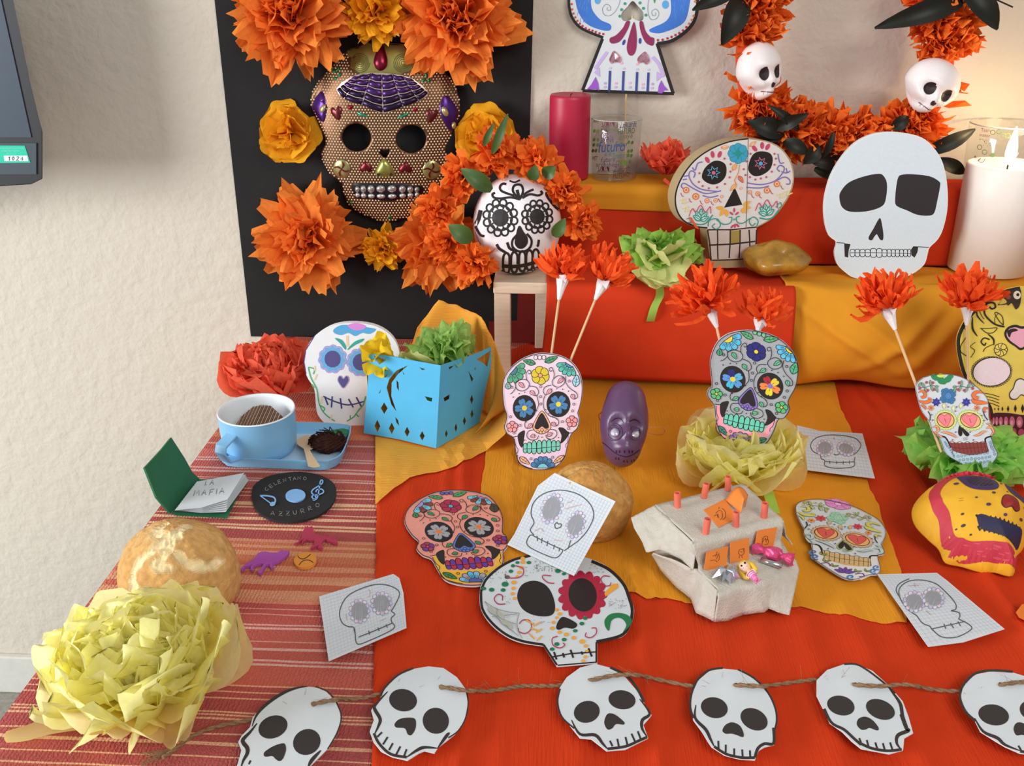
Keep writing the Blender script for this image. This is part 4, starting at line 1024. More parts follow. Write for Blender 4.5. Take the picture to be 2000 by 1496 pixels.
# ================================================================ white card skull (right)
zF = Zm(1560, 220, 4.4)
b0 = onz(1715, 545, T2 + .008)
fF = lean((b0.x, -.156, T2 + .006), 0, 4)
of = [(770, 165), (620, 188), (480, 262), (370, 380), (285, 520), (238, 660), (216, 800), (226, 950), (262, 1060), (325, 1115), (308, 1200), (330, 1300), (400, 1372), (480, 1420), (650, 1445), (820, 1440), (960, 1395), (1075, 1310), (1108, 1215), (1125, 1160), (1195, 1090), (1240, 1000), (1275, 850), (1281, 700), (1265, 540), (1225, 400), (1150, 290), (1060, 215), (930, 178)]
t = thing('card_skull', 'plain white card skull with two large black eyes on the lower tier', 'paper skull', (b0.x, -.156, T2 + .005))
put('foam_card', slab(mp(zF, sm(of, 3)), fF, .006), mat('card_edge', '#dfe4e2', .7, var=.03), t)
k = Ink(via(fF, zF))
k.blob([(775, 175), (630, 198), (490, 270), (380, 388), (295, 525), (248, 665), (228, 800), (238, 945), (272, 1050), (335, 1108), (320, 1200), (340, 1295), (410, 1362), (480, 1410), (650, 1436), (820, 1430), (950, 1385), (1065, 1305), (1098, 1210), (1115, 1155), (1185, 1085), (1230, 995), (1266, 850), (1272, 700), (1256, 545), (1216, 405), (1145, 298), (1055, 225), (930, 188)], '#d3dfe6', 3)
D = '#2e2b2b'
k.blob([(685, 525), (560, 548), (430, 600), (360, 680), (350, 740), (375, 815), (450, 852), (600, 845), (720, 800), (752, 720), (758, 610), (730, 545)], D)
k.blob([(880, 535), (960, 528), (1120, 545), (1205, 590), (1215, 630), (1190, 760), (1165, 860), (1120, 885), (1020, 878), (930, 840), (840, 800), (828, 740), (840, 620), (855, 555)], D, 3)
k.blob([(695, 905), (715, 960), (728, 1050), (722, 1095), (700, 1092), (680, 1060), (670, 1045), (650, 1065), (630, 1096), (605, 1092), (602, 1065), (640, 1000)], D, 3)
k.poly([(390, 1122), (445, 1130), (430, 1180), (425, 1245), (395, 1238)], D); k.poly([(985, 1148), (1028, 1150), (1020, 1200), (995, 1246), (968, 1225), (965, 1175)], D)
k.line([(325, 1115), (392, 1122)], 7, '#3c3a3a'); k.line([(1028, 1152), (1118, 1158)], 7, '#3c3a3a')
tx = [440, 483, 525, 570, 615, 668, 715, 758, 795, 830, 866, 900, 935, 962]
for i in range(13):
    a, b = tx[i], tx[i + 1]; cx_ = (a + b) / 2; rx = (b - a) / 2; hu = 32 if 4 <= i <= 5 else 26
    k.line(sm([(cx_ - rx, 1205), (cx_ - rx * .8, 1205 - hu), (cx_, 1205 - hu - 6), (cx_ + rx * .8, 1205 - hu), (cx_ + rx, 1205), (cx_ + rx * .8, 1205 + hu), (cx_, 1212 + hu), (cx_ - rx * .8, 1205 + hu)], 3), 6, D, True)
k.line([(438, 1204), (640, 1203), (965, 1210)], 5, D)
k.build('drawn_face', t)

# ================================================================ oval cardboard skull
zE = Zm(1130, 220, 3.74)
fE = lean((ony(1440, 500, -.136)), 18, 2)
oE = [(1240, 185), (1100, 208), (960, 265), (840, 350), (750, 470), (705, 590), (710, 700), (760, 790), (850, 835), (938, 845), (945, 960), (965, 1085), (960, 1135), (1240, 1130), (1300, 840), (1420, 770), (1510, 660), (1560, 560), (1575, 450), (1545, 340), (1470, 250), (1370, 205)]
t = thing('cardboard_skull', 'oval thick cardboard skull with painted flowers and one gold tooth', 'paper skull', fE(1430, 525))
n_ = fE.n
put('cardboard_body', slab(mp(zE, sm(oE[:10], 4, False) + oE[10:15] + sm(oE[14:] + oE[:1], 4, False)[:-1]), fE, .024), CARD, t)
k = Ink(via(fE, zE))
k.poly(sm([(1240, 192), (1105, 215), (968, 272), (850, 355), (760, 475), (716, 590), (720, 695), (768, 780), (855, 824), (940, 835)], 4, False) + [(948, 860), (1290, 838)] + sm([(1300, 832), (1415, 762), (1500, 655), (1550, 560), (1565, 450), (1535, 345), (1465, 258), (1368, 213)], 4, False), '#e2dedb')
k.curve([(1240, 190), (1100, 213), (960, 270), (843, 355), (755, 472), (710, 590), (714, 700), (764, 786), (855, 830), (940, 840)], 10, BLACK)
k.poly([(948, 862), (1300, 842), (1285, 1070), (975, 1082)], '#d3c3bb')
for i, (a, b, c_) in enumerate(((948, 1012, 0), (1022, 1098, 0), (1112, 1175, '#a8934a'), (1188, 1245, 0), (1252, 1298, 0))):
    if c_: k.poly([(a, 862), (b, 858), (b - 2, 955), (a - 6, 962)], c_)
for x0, x1, y1 in ((942, 968, 1080), (1015, 1012, 965), (1108, 1100, 1062), (1180, 1172, 1062), (1245, 1250, 1058), (1300, 1286, 1070)): k.line([(x0, 855), ((x0 + x1) / 2 + 3, 950), (x1, y1)], 10, '#33281f')
k.line([(1015, 970), (1018, 1070)], 10, '#33281f'); k.line([(945, 855), (1120, 855), (1300, 835)], 9, '#33281f'); k.line([(952, 968), (1120, 960), (1290, 940)], 11, '#33281f'); k.line([(975, 1078), (1130, 1074), (1285, 1060)], 9, '#33281f')
k.blob([(1000, 350), (1070, 375), (1078, 450), (1040, 505), (980, 525), (920, 500), (900, 460), (930, 395)], '#241f1f'); k.blob([(1330, 282), (1395, 295), (1418, 340), (1400, 410), (1340, 455), (1280, 462), (1240, 420), (1250, 350), (1280, 300)], '#241f1f')
k.poly([(1140, 545), (1196, 672), (1062, 694)], '#241f1f')
def star(cx_, cy_, r_, n, col, w_=6, rot=0.):
    k.line([(cx_ + (r_ if i % 2 == 0 else r_ * .5) * math.cos(i * math.pi / n + rot), cy_ + (r_ if i % 2 == 0 else r_ * .5) * math.sin(i * math.pi / n + rot)) for i in range(2 * n)], w_, col, True)
star(985, 438, 48, 7, '#6cb6d8', 7); k.dot(986, 440, 14, '#d0708c'); star(1330, 370, 46, 7, '#d87a9c', 7); k.dot(1330, 372, 15, '#5aaad4')
k.flower(1165, 298, 74, 8, '#3fa6c8', '#2f93ac', 3, 20, oc='#2c7f98', wd=.42)
for a in (0, 1.57, 3.14, 4.71): k.leaf(1165, 298, 1165 + 45 * math.cos(a), 298 + 45 * math.sin(a), 10, '#2a9a8c')
PK = '#c9486c'
for x, y, r_ in ((940, 345, 60), (978, 305, 80), (1030, 305, -70), (1285, 262, 50), (1340, 240, 90), (1380, 250, -60)): k.dot(x, y, 26, PK, 15, r_)
for pts in ([(1010, 575), (900, 560), (835, 520), (805, 460), (820, 425), (850, 440), (840, 475)], [(1040, 570), (930, 590), (850, 560), (770, 515), (750, 540), (775, 560)], [(1020, 605), (960, 618), (905, 605)], [(830, 400), (850, 420), (870, 370), (905, 360)], [(765, 465), (800, 460)], [(760, 490), (790, 485)], [(1230, 512), (1330, 525), (1430, 500), (1490, 440), (1500, 400), (1470, 385), (1450, 410), (1470, 430)], [(1225, 545), (1320, 550), (1390, 535)], [(1430, 505), (1500, 470), (1540, 490), (1540, 520), (1515, 520)], [(1480, 430), (1520, 440), (1515, 405)], [(1525, 440), (1545, 425)], [(1455, 300), (1470, 365), (1500, 365)]): k.curve(pts, 9, '#8474bc')
for x, y, r_ in ((785, 565, 24), (855, 612, 26), (937, 643, 19), (1000, 640, 16), (1045, 612, 12), (1250, 580, 16), (1308, 592, 18), (1375, 567, 24), (1448, 520, 24), (1185, 552, 10)):
    k.dot(x, y, r_, '#e2804a'); k.ring(x, y, r_ * .5, 5, '#f2d8c4')
for x, y in ((755, 600), (815, 640), (895, 655), (975, 660), (1030, 640), (1270, 608), (1325, 610), (1408, 580), (1485, 545)): k.line([(x - 10, y - 14), (x, y + 8), (x + 12, y + 14)], 5, '#b84864')
for x, y in ((1110, 375), (1108, 430), (1102, 472), (1068, 520), (1010, 545), (950, 552), (905, 535), (878, 505), (882, 442), (1065, 335), (1205, 412), (1250, 470), (1290, 488), (1330, 480), (1370, 470), (1410, 430), (1430, 380), (1440, 335), (1430, 300), (1255, 300), (1225, 355), (1218, 455)): k.dot(x, y, 8, '#c9587a')
OR = '#e2924a'
k.leaf(1125, 420, 1150, 372, 14, '#f0c48c', 5, OR); k.curve([(1175, 380), (1165, 440), (1140, 490), (1150, 520)], 6, OR); k.leaf(1168, 462, 1200, 510, 14, '#e88a6c', 5, '#c4583c'); k.leaf(1150, 520, 1108, 570, 14, '#f0c48c', 5, OR); k.leaf(1040, 255, 1095, 250, 12, '#f2d8c0', 5, OR); k.leaf(1250, 245, 1292, 210, 12, '#f2d8c0', 5, OR)
for x0, y0, x1, y1 in ((1060, 700, 1000, 690), (1062, 705, 1030, 755), (1072, 705, 1085, 760), (1200, 675, 1255, 645), (1205, 685, 1255, 695), (1205, 690, 1225, 735), (1195, 695, 1200, 735)): k.leaf(x0, y0, x1, y1, 16, '#eeb04c')
TL = '#2f9a8c'
for cx_, cy_, s_ in ((890, 755, 1), (1375, 715, -1)):
    for a, r_ in ((-95, 85), (-60, 75), (-125, 75), (-30, 62), (-155, 62)): k.leaf(cx_, cy_ + 30, cx_ + r_ * math.cos(R(a + 8 * s_)), cy_ + 30 + r_ * math.sin(R(a + 8 * s_)), 17, '#d8e8e2', 8, TL)
    k.curve([(cx_ - 85, cy_), (cx_ - 60, cy_ - 55), (cx_ - 35, cy_ - 30), (cx_, cy_ - 80), (cx_ + 35, cy_ - 30), (cx_ + 70, cy_ - 70), (cx_ + 75, cy_ - 20)], 7, '#cc5870'); k.curve([(cx_ - 55, cy_ + 52), (cx_, cy_ + 62), (cx_ + 45, cy_ + 45), (cx_ + 88, cy_ - 10)], 9, TL)
k.curve([(945, 830), (955, 785), (1010, 775), (1035, 820), (1005, 850), (975, 830), (995, 808)], 7, TL); k.curve([(1005, 780), (1060, 815), (1110, 800), (1118, 765), (1095, 765)], 7, TL); k.curve([(1295, 835), (1310, 790), (1275, 760), (1245, 790), (1265, 825), (1290, 805)], 7, TL); k.curve([(1250, 770), (1200, 805), (1160, 800), (1150, 765), (1175, 755)], 7, TL); k.curve([(785, 775), (820, 770), (820, 800), (795, 800)], 6, TL); k.curve([(1440, 690), (1470, 655), (1480, 680), (1455, 700)], 6, TL)
for x, y, r_ in ((1135, 710, 90), (1115, 735, 40), (1155, 735, -40), (1120, 830, -50), (1140, 825, 90), (1160, 822, 50)): k.dot(x, y, 17, PK, 7, r_)
k.dot(1135, 778, 8, '#5ab0c0'); k.line([(1238, 190), (1222, 845)], 4, '#6a645f')
for x, y in ((740, 640), (760, 700), (1450, 600), (1500, 580)): k.curve([(x, y), (x + 30, y - 12), (x + 20, y + 20), (x + 60, y + 5)], 8, '#ecdc98')
k.build('painting', t)

# ================================================================ golden glazed bun
c = onz(1531, 530, T2 + .03); gk = pxm(c); c = V((c.x, -.155, T2 + .006 + 36 * gk))
def bun(d, p):
    q_ = p.copy(); q_ *= 1 + .14 * noise.noise(d * 1.7 + V((3, 1, 0))) + .04 * noise.noise(d * 3.2) + .02 * noise.noise(d * 9)
    g = math.exp(-((d - V((-.12, -.72, -.1)).normalized()).length / .42) ** 2); q_ *= 1 + .22 * g
    g = math.exp(-((d - V((.05, -.25, 1)).normalized()).length / .45) ** 2); q_ *= 1 + .16 * g
    g = math.exp(-((d - V((.28, -.8, .5)).normalized()).length / .16) ** 2); q_ *= 1 - .10 * g
    if d.z > 0: q_.x *= 1 - .18 * d.z
    return q_
GB = mat('golden_glaze', '#b08028', .32, var=.5, vscale=34, spec=.4, coat=.25, bump=.6, bscale=90)
bn = put('glazed_bun', ball(c, (70 * gk, 46 * gk, 34 * gk), 40, 26, None, bun), GB, smooth=True)
tag(bn, 'lumpy golden glazed bun on the lower tier between two card skulls', 'bun')

# ================================================================ lime and lemon tissue flower hanging over the lower tier edge
LT = petals('lt', LIM, 'tissue', 7, W=.9, curl=.2, ruf=.12, nu=6, nv=8)
PAL = mat('pale_lime_tissue', '#dfe59a', .8, trans=.33, var=.06, vscale=12, spec=.12)
PT = petals('pt', PAL, 'round', 6, W=1.25, curl=.25, ruf=.05, nu=6, nv=8)
c = ony(1292, 512, -.190); rk = pxm(c)
t = thing('paper_flower', 'lime and pale yellow tissue flower with a green ribbon on the tier edge', 'paper flower', (c.x, c.y, T2 + .004))
pom(t, LT, c + V((0, .014, -.004)), (0, .1, 1), 88 * rk, 42, 20, 84, jit=.5, lf=lambda t_: .62 + .4 * t_)
q0 = c + V((-.004, -.014, .010))
for a, el, s_ in ((-60, 10, .8), (-25, 22, .85), (10, 18, .85), (45, 8, .8), (-40, -25, .95), (0, -32, 1.), (35, -28, .9), (-75, -30, .75), (70, -35, .75), (-15, -52, .85), (20, -55, .8)):
    d = V((math.sin(R(a)) * math.cos(R(el)), -math.cos(R(a)) * math.cos(R(el)) * .75, math.sin(R(el))))
    inst('petal', random.choice(PT), t, pm_matrix(q0, d, V((0, -.6, 1)), 76 * rk * s_, random.uniform(-.3, .3)))
rb0 = ony(1281, 558, -.214)
def rib(u, v):
    x, y = [(1286, 556), (1288, 575), (1276, 600), (1270, 626)][min(3, int(v * 3))], 0
    p = sm([(1286, 550), (1289, 575), (1278, 600), (1270, 628)], 8, False)[int(v * 24)]
    return ony(p[0] - 8 + 16 * u, p[1], -.222 - .003 * math.sin(v * 9 + u))
put('ribbon', gridmesh(rib, 2, 24), mat('green_ribbon', '#9cc455', .8, trans=.2, var=.05), t, smooth=True)
put('ribbon', gridmesh(lambda u, v: ony(1332 + u * 8 + v * 26, 405 + v * 40 + u * 3, -.15 - .02 * v), 1, 8), COR, t)

# ================================================================ crepe flowers on sticks
WR = mat('white_tape', '#ece8ea', .6, var=.04)
STK = mat('bamboo', '#dcb78a', .6, var=.12, vscale=20)
FS = petals('fs', ORR, 'strip', 12, sm_=False, W=.21, curl=.32, ruf=.10, nu=5, nv=2)
def stick_flower(label, head, rad, w0, w1, end, f, dep=0., n=72, spread=78, ax=None):
    P = lambda p: f(p[0], p[1], dep)
    h, a, b, e = P(head), P(w0), P(w1), P(end); s = pxm(a)
    t = thing('flower_stick', label, 'flower stick', e, 'orange crepe flowers on sticks')
    d = (a - b).normalized()
    put('stick', tube([e, b, a], .0016, 7), STK, t)
    q = frame(d); put('tape_wrap', tube([b - d * .002, b + d * .004, b.lerp(a, .5), a.lerp(b, .1), a + d * .003], [.0022, .0036, .0055, .0085, .0095], 10), WR, t)
    put('tape_wrap', slab([(w0[0] - 7, w0[1] - 3), (w0[0] + 13, w0[1] - 5), (w0[0] + 5, w0[1] + 12)], lambda x, y, o=0.: f(x, y, dep + .0105 + o), .0005), WR, t)
    pom(t, FS, a + d * .001, ax or (d + V((0, -.25, 0))), rad * s, n, 3, spread, jit=.7, lf=lambda t_: random.uniform(.78, 1.12), name='paper_strip', twist=1.2)
    return t
# ================================================================ coloured-in skull print A (three cut-outs of one design)
def design_a(k, P, out):
    O = 9
    k.poly(out, P['bg'])
    jaw = [(203, 1050), (245, 1035), (300, 1150), (320, 1238), (530, 1246), (742, 1205), (792, 1085), (850, 1003), (848, 1060), (806, 1210), (785, 1275), (700, 1368), (560, 1408), (420, 1408), (325, 1375), (268, 1325), (240, 1250), (218, 1130)]
    k.poly(jaw, P['jaw'])
    k.line([(185, 1040), (245, 1028)], O); k.line([(845, 995), (880, 985)], O)
    H = P.get('hollow', '#2b2727')
    k.blob([(245, 1020), (285, 975), (330, 965), (322, 1050), (300, 1160), (262, 1120)], H); k.blob([(720, 935), (775, 928), (825, 968), (850, 992), (800, 1075), (745, 1112), (757, 1020)], H)
    k.curve([(205, 1055), (225, 1140), (250, 1180), (245, 1220), (225, 1225)], 7); k.curve([(838, 1010), (830, 1090), (808, 1130), (812, 1165)], 7)
    k.curve([(240, 1245), (255, 1330), (330, 1380), (420, 1410)], 8)
    # eyes
    for cx, cy, rx, ry, cols, cen, rot in ((325, 700, 137, 154, P['eyeL'], P['cL'], -40), (722, 655, 140, 152, P['eyeR'], P['cR'], -55)):
        k.dot(cx, cy, rx, '#2a2626', ry, 0, 32); k.flower(cx, cy, 112, 5, cols, cen, 0, 29, rot, notch=True, wd=.40)
        for i in range(5):
            a = R(rot + 72 * i); k.line([(cx + 34 * math.cos(a), cy + 34 * math.sin(a)), (cx + 60 * math.cos(a), cy + 60 * math.sin(a))], 5)
    # nose
    k.blob([(530, 732), (585, 800), (632, 900), (618, 955), (530, 1005), (445, 965), (424, 905), (475, 800)], P['nose']); k.line(sm([(530, 732), (585, 800), (632, 900), (618, 955), (530, 1005), (445, 965), (424, 905), (475, 800)], 4), 7, BLACK, True)
    k.blob([(530, 755), (570, 810), (608, 895), (605, 935), (565, 940), (530, 915), (485, 948), (446, 935), (450, 890), (490, 800)], '#2a2626', 3)
    for x, y in ((480, 975), (515, 985), (550, 982), (590, 965), (530, 955)): k.ring(x, y, 17, 5)
    # teeth
    for i, x in enumerate((334, 382, 437, 498, 557, 613, 668, 718)):
        y = 1170 - i * 4; rx, ry = (24, 62) if i in (0, 7) else (27, 70) if i in (1, 6) else (29, 82)
        p = sm([(x - rx, y), (x - rx * .8, y - ry * .75), (x, y - ry), (x + rx * .8, y - ry * .75), (x + rx, y), (x + rx * .8, y + ry * .7), (x, y + ry * .9), (x - rx * .8, y + ry * .7)], 3)
        k.poly(p, P['teeth'][i % len(P['teeth'])]); k.line(p, 8, BLACK, True)
        if len(P['teeth']) > 1: k.poly(sm([(x - rx * .85, y), (x + rx * .85, y), (x + rx * .7, y + ry * .65), (x, y + ry * .8), (x - rx * .7, y + ry * .65)], 2), P['teeth'][(i + 1) % 2])
    k.line([(310, 1178), (530, 1166), (742, 1142)], 7)
    # forehead flower, corner flowers, leaves
    k.flower(510, 318, 104, 6, P['top'], P['topc'], 7, 25, 20)
    def fan(cx, cy, r, a0, a1, n, col, cen, rc):
        st = (a1 - a0) / n
        for i in range(n):
            c = col[i % len(col)]; a, b, m = R(a0 + i * st), R(a0 + (i + 1) * st), R(a0 + (i + .5) * st)
            p = [(cx + rc * .8 * math.cos(a), cy + rc * .8 * math.sin(a))] + [(cx + r * f * math.cos(t), cy + r * f * math.sin(t)) for f, t in ((.85, a), (.99, a + (b - a) * .2), (1.03, m), (.99, b - (b - a) * .2), (.85, b))] + [(cx + rc * .8 * math.cos(b), cy + rc * .8 * math.sin(b))]
            k.poly(p, c); k.line(p, 7, BLACK, True)
            for t in (.35, .65): k.line([(cx + r * .5 * math.cos(a + (b - a) * t), cy + r * .5 * math.sin(a + (b - a) * t)), (cx + r * .72 * math.cos(a + (b - a) * t), cy + r * .72 * math.sin(a + (b - a) * t))], 5)
        p = [(cx + rc * math.cos(R(a0 + (a1 - a0) * i / 10)), cy + rc * math.sin(R(a0 + (a1 - a0) * i / 10))) for i in range(11)]
        k.poly(p, cen); k.line(p, 7, BLACK, True)
    fan(183, 252, 152, -38, 118, 5, P['big'], P['bigc'], 60); fan(862, 165, 160, 178, 62, 5, P['big2'], P['bigc2'], 62)
    fan(540, 1412, 148, 192, 348, 6, P['chin'], P['chinc'], 66)
    for x0, y0, x1, y1, w_, c in ((452, 182, 312, 142, 34, P['leaf']), (562, 162, 712, 100, 36, P['leaf']), (922, 448, 938, 312, 44, P['leafR']), (138, 478, 128, 400, 34, P['leafL']), (268, 1272, 382, 1352, 32, P['cleaf']), (790, 1252, 662, 1345, 30, P['cleaf'])):
        k.leaf(x0, y0, x1, y1, w_, c, 7)
        d = V((x1 - x0, y1 - y0))
        for t in (.35, .6):
            q_ = V((x0, y0)) + d * t; nn = V((-d.y, d.x)).normalized() * w_ * .8; k.line([tuple(q_), tuple(q_ + d * .12 + nn)], 4); k.line([tuple(q_), tuple(q_ + d * .12 - nn)], 4)
    for x in (458, 505, 552): k.dot(x, 108, 22, P['topbud'], 26); k.ring(x, 108, 22, 6, BLACK, 26)
    k.flower(183, 918, 64, 5, P['cheek'], P['cheekc'], 7, 17, -90); k.flower(878, 855, 66, 5, P['cheek'], P['cheekc'], 7, 17, -90)
    # vines with buds
    VN = [[(352, 370), (345, 300), (375, 255), (402, 275), (390, 300), (372, 290)], [(352, 370), (290, 365), (225, 400), (235, 475), (300, 500), (365, 465), (382, 410), (352, 370)], [(382, 440), (460, 455), (492, 510), (465, 555), (430, 545)], [(470, 550), (490, 640), (480, 690), (420, 790), (345, 845), (330, 900), (350, 935), (400, 930)],
          [(668, 355), (672, 290), (645, 225), (615, 240), (630, 270), (650, 258)], [(668, 355), (720, 320), (790, 345), (790, 410), (720, 455), (660, 430), (650, 385), (668, 355)], [(640, 430), (570, 450), (545, 500), (570, 545), (600, 530)], [(570, 545), (545, 620), (560, 720), (620, 790), (700, 820), (728, 865), (700, 905), (650, 905)],
          [(810, 320), (810, 400), (860, 470), (930, 520), (945, 570), (905, 595)], [(205, 395), (225, 450), (190, 510), (160, 535)], [(490, 1020), (470, 1060), (400, 1070), (355, 1030), (370, 970), (440, 950)], [(575, 1010), (590, 1050), (650, 1058), (705, 1010), (690, 960), (630, 945)]]
    for p in VN: k.curve(p, 7)
    for x0, y0, x1, y1 in ((262, 400, 322, 460), (392, 498, 448, 548), (775, 345, 715, 410), (640, 475, 588, 535), (878, 535, 905, 595), (415, 880, 365, 935), (645, 865, 690, 910), (450, 1020, 395, 1030), (590, 1020, 650, 990)): k.leaf(x0, y0, x1, y1, 24, P['bud'], 6)
    for x, y in ((515, 447), (515, 565), (518, 650), (180, 455), (850, 382), (903, 652), (887, 732), (768, 857), (840, 937), (163, 800), (275, 900), (205, 990), (403, 1290), (655, 1272)): k.ring(x, y, 13, 6, P.get('dot', BLACK))
    for x, y in ((265, 530), (330, 512), (705, 473), (772, 478), (840, 500), (465, 730), (432, 780), (392, 820), (345, 858), (575, 718), (612, 763), (652, 797), (705, 825), (195, 570), (328, 1072), (725, 1042), (530, 1038)): k.dot(x, y, 7, BLACK, n=8)
PLOC = [(325, 700), (722, 655), (530, 738), (183, 918), (878, 855), (510, 318), (308, 1172), (742, 1142), (540, 1380)]
zP = Zm(970, 680, 5.983); zQ = Zm(1370, 630, 5.986); zR = Zm(760, 900, 3.479)
def skull_a(label, zz, dst, out, f, P, jit=0):
    g0 = homog(PLOC, dst) if dst else (lambda x, y: (x, y)); g = lambda x, y: zz(*g0(x, y))
    o = mp(zz, out); cx = sum(p[0] for p in o) / len(o); my = max(p[1] for p in o)
    t = thing('paper_skull', label, 'paper skull', f(cx, my), 'coloured paper skulls')
    big = [(cx + (x - cx) * 1.012, sum(q_[1] for q_ in o) / len(o) + (y - sum(q_[1] for q_ in o) / len(o)) * 1.012) for x, y in o]
    put('paper', slab(big, f, .0007), PAPER, t)
    k = Ink(f, step=4e-6); k.poly(o, P['bg']); k.f = via(f, g); k._skip = True
    real = k.poly
    design_a(k, P, [(x, y) for x, y in [(480, 600), (520, 600), (500, 620)]])
    k.f = f; k.line(o, 1.5, '#3a3434', True)
    k.build('colouring', t); return t
pb = tab(1062, 914, .009)
fPk = lean(pb, -4, 16)
outP = sm([(500, 62), (610, 66), (760, 97), (880, 170), (965, 290), (1000, 430), (995, 560), (972, 680), (950, 755), (968, 835), (945, 930), (885, 988), (850, 1060), (815, 1200), (790, 1280), (700, 1375), (560, 1415), (420, 1415), (320, 1380), (262, 1325), (233, 1250), (215, 1130), (195, 1045), (130, 1000), (92, 925), (110, 855), (122, 780), (92, 690), (75, 560), (72, 440), (100, 330), (170, 230), (280, 140), (390, 88)], 3)
skull_a('pale pink coloured paper skull with blue flower eyes standing beside the amber sheet', zP, None, outP, fPk,
  dict(bg='#e7cfdc', jaw='#e9cde4', eyeL=['#4a7fae'], eyeR=['#4a80b4'], cL='#e6c332', cR='#ecd632', nose='#eeb18c', teeth=['#79cdbb'], top=['#d8c038'], topc='#f0a07c', big=['#58a884'], bigc='#4a7a90', big2=['#5cbcac'], bigc2='#4a88b0', chin=['#4a86b8'], chinc='#7cd0e0', leaf='#4f9c6c', leafR='#a4d4e4', leafL='#9cc8c0', cleaf='#f0bc96', topbud='#e8d4dc', cheek=['#f09aa0'], cheekc='#f4a07c', bud='#f0a8b4', dot='#5c3a48'))
gb = onz(1462, 872, TZ + .058); gb.y = tab(1450, 905).y
fGr = lean((ony(1462, 868, tab(1450, 968).y)), 3, 12)
outG = sm([(440, 100), (600, 95), (800, 140), (950, 222), (1060, 340), (1120, 470), (1125, 600), (1092, 760), (1010, 915), (1028, 1010), (965, 1112), (895, 1130), (850, 1245), (780, 1380), (700, 1432), (610, 1400), (540, 1440), (400, 1425), (310, 1390), (212, 1285), (165, 1100), (150, 972), (85, 880), (70, 830), (90, 770), (126, 740), (115, 600), (106, 450), (140, 320), (200, 215), (300, 140)], 3)
skull_a('grey coloured paper skull with pink jaw leaning on the middle yellow tissue flower', zQ, [(366, 650), (805, 752), (568, 758), (172, 838), (930, 995), (640, 340), (272, 1132), (745, 1222), (450, 1395)], outG, fGr,
  dict(bg='#a9adb2', jaw='#f3a2b6', eyeL=['#5fb6dc', '#5aa0e0', '#4fbce0', '#5f98e0', '#2d2f7c'], eyeR=['#e8d244', '#f08c4c', '#e8d83c', '#f08c4c', '#b02f3c'], cL='#f0d23c', cR='#8a7ac8', nose='#8a74c4', teeth=['#6ccdb8'], top=['#2c2f80'], topc='#ecd24c', big=['#5fc0e4'], bigc='#ecd444', big2=['#64c4e8'], bigc2='#ecd444', chin=['#8874c0'], chinc='#e8c84c', leaf='#5cb87c', leafR='#54b888', leafL='#4cae78', cleaf='#3f8a78', topbud='#7cc8a4', cheek=['#5cbc78'], cheekc='#ecd244', bud='#64c090'))
outS = sm([(400, 207), (300, 226), (190, 280), (120, 350), (110, 430), (160, 512), (202, 552), (188, 600), (230, 647), (290, 672), (330, 740), (380, 810), (460, 840), (560, 852), (650, 838), (735, 770), (775, 690), (775, 622), (802, 580), (796, 520), (770, 490), (772, 400), (742, 320), (682, 250), (600, 222), (500, 207)], 3)
skull_a('salmon coloured paper skull with grey flower eyes lying flat on the red sheet', zR, [(333, 480), (610, 453), (495, 498), (262, 590), (748, 540), (415, 308), (388, 708), (712, 682), (575, 820)], outS, flat(.0105),
  dict(bg='#ee9e8c', jaw='#eeb83c', eyeL=['#a9a6a8'], eyeR=['#a9a6a8'], cL='#ee7c34', cR='#ee7c34', nose='#5c7cc4', teeth=['#b8304c', '#6a3aa0'], top=['#b02f4c'], topc='#5fb4d0', big=['#7cc8e0', '#8c4438'], bigc='#a890d0', big2=['#7cc8e0', '#8c4438'], bigc2='#a890d0', chin=['#7cb8dc', '#a4a0a8', '#54b8e0'], chinc='#4c60a8', leaf='#5ca864', leafR='#4a4c3c', leafL='#4c9c5c', cleaf='#3c8a4c', topbud='#6c5cb0', cheek=['#a8385c', '#7c3a9c'], cheekc='#d04a4c', bud='#4c9c64', dot='#5c2428'))

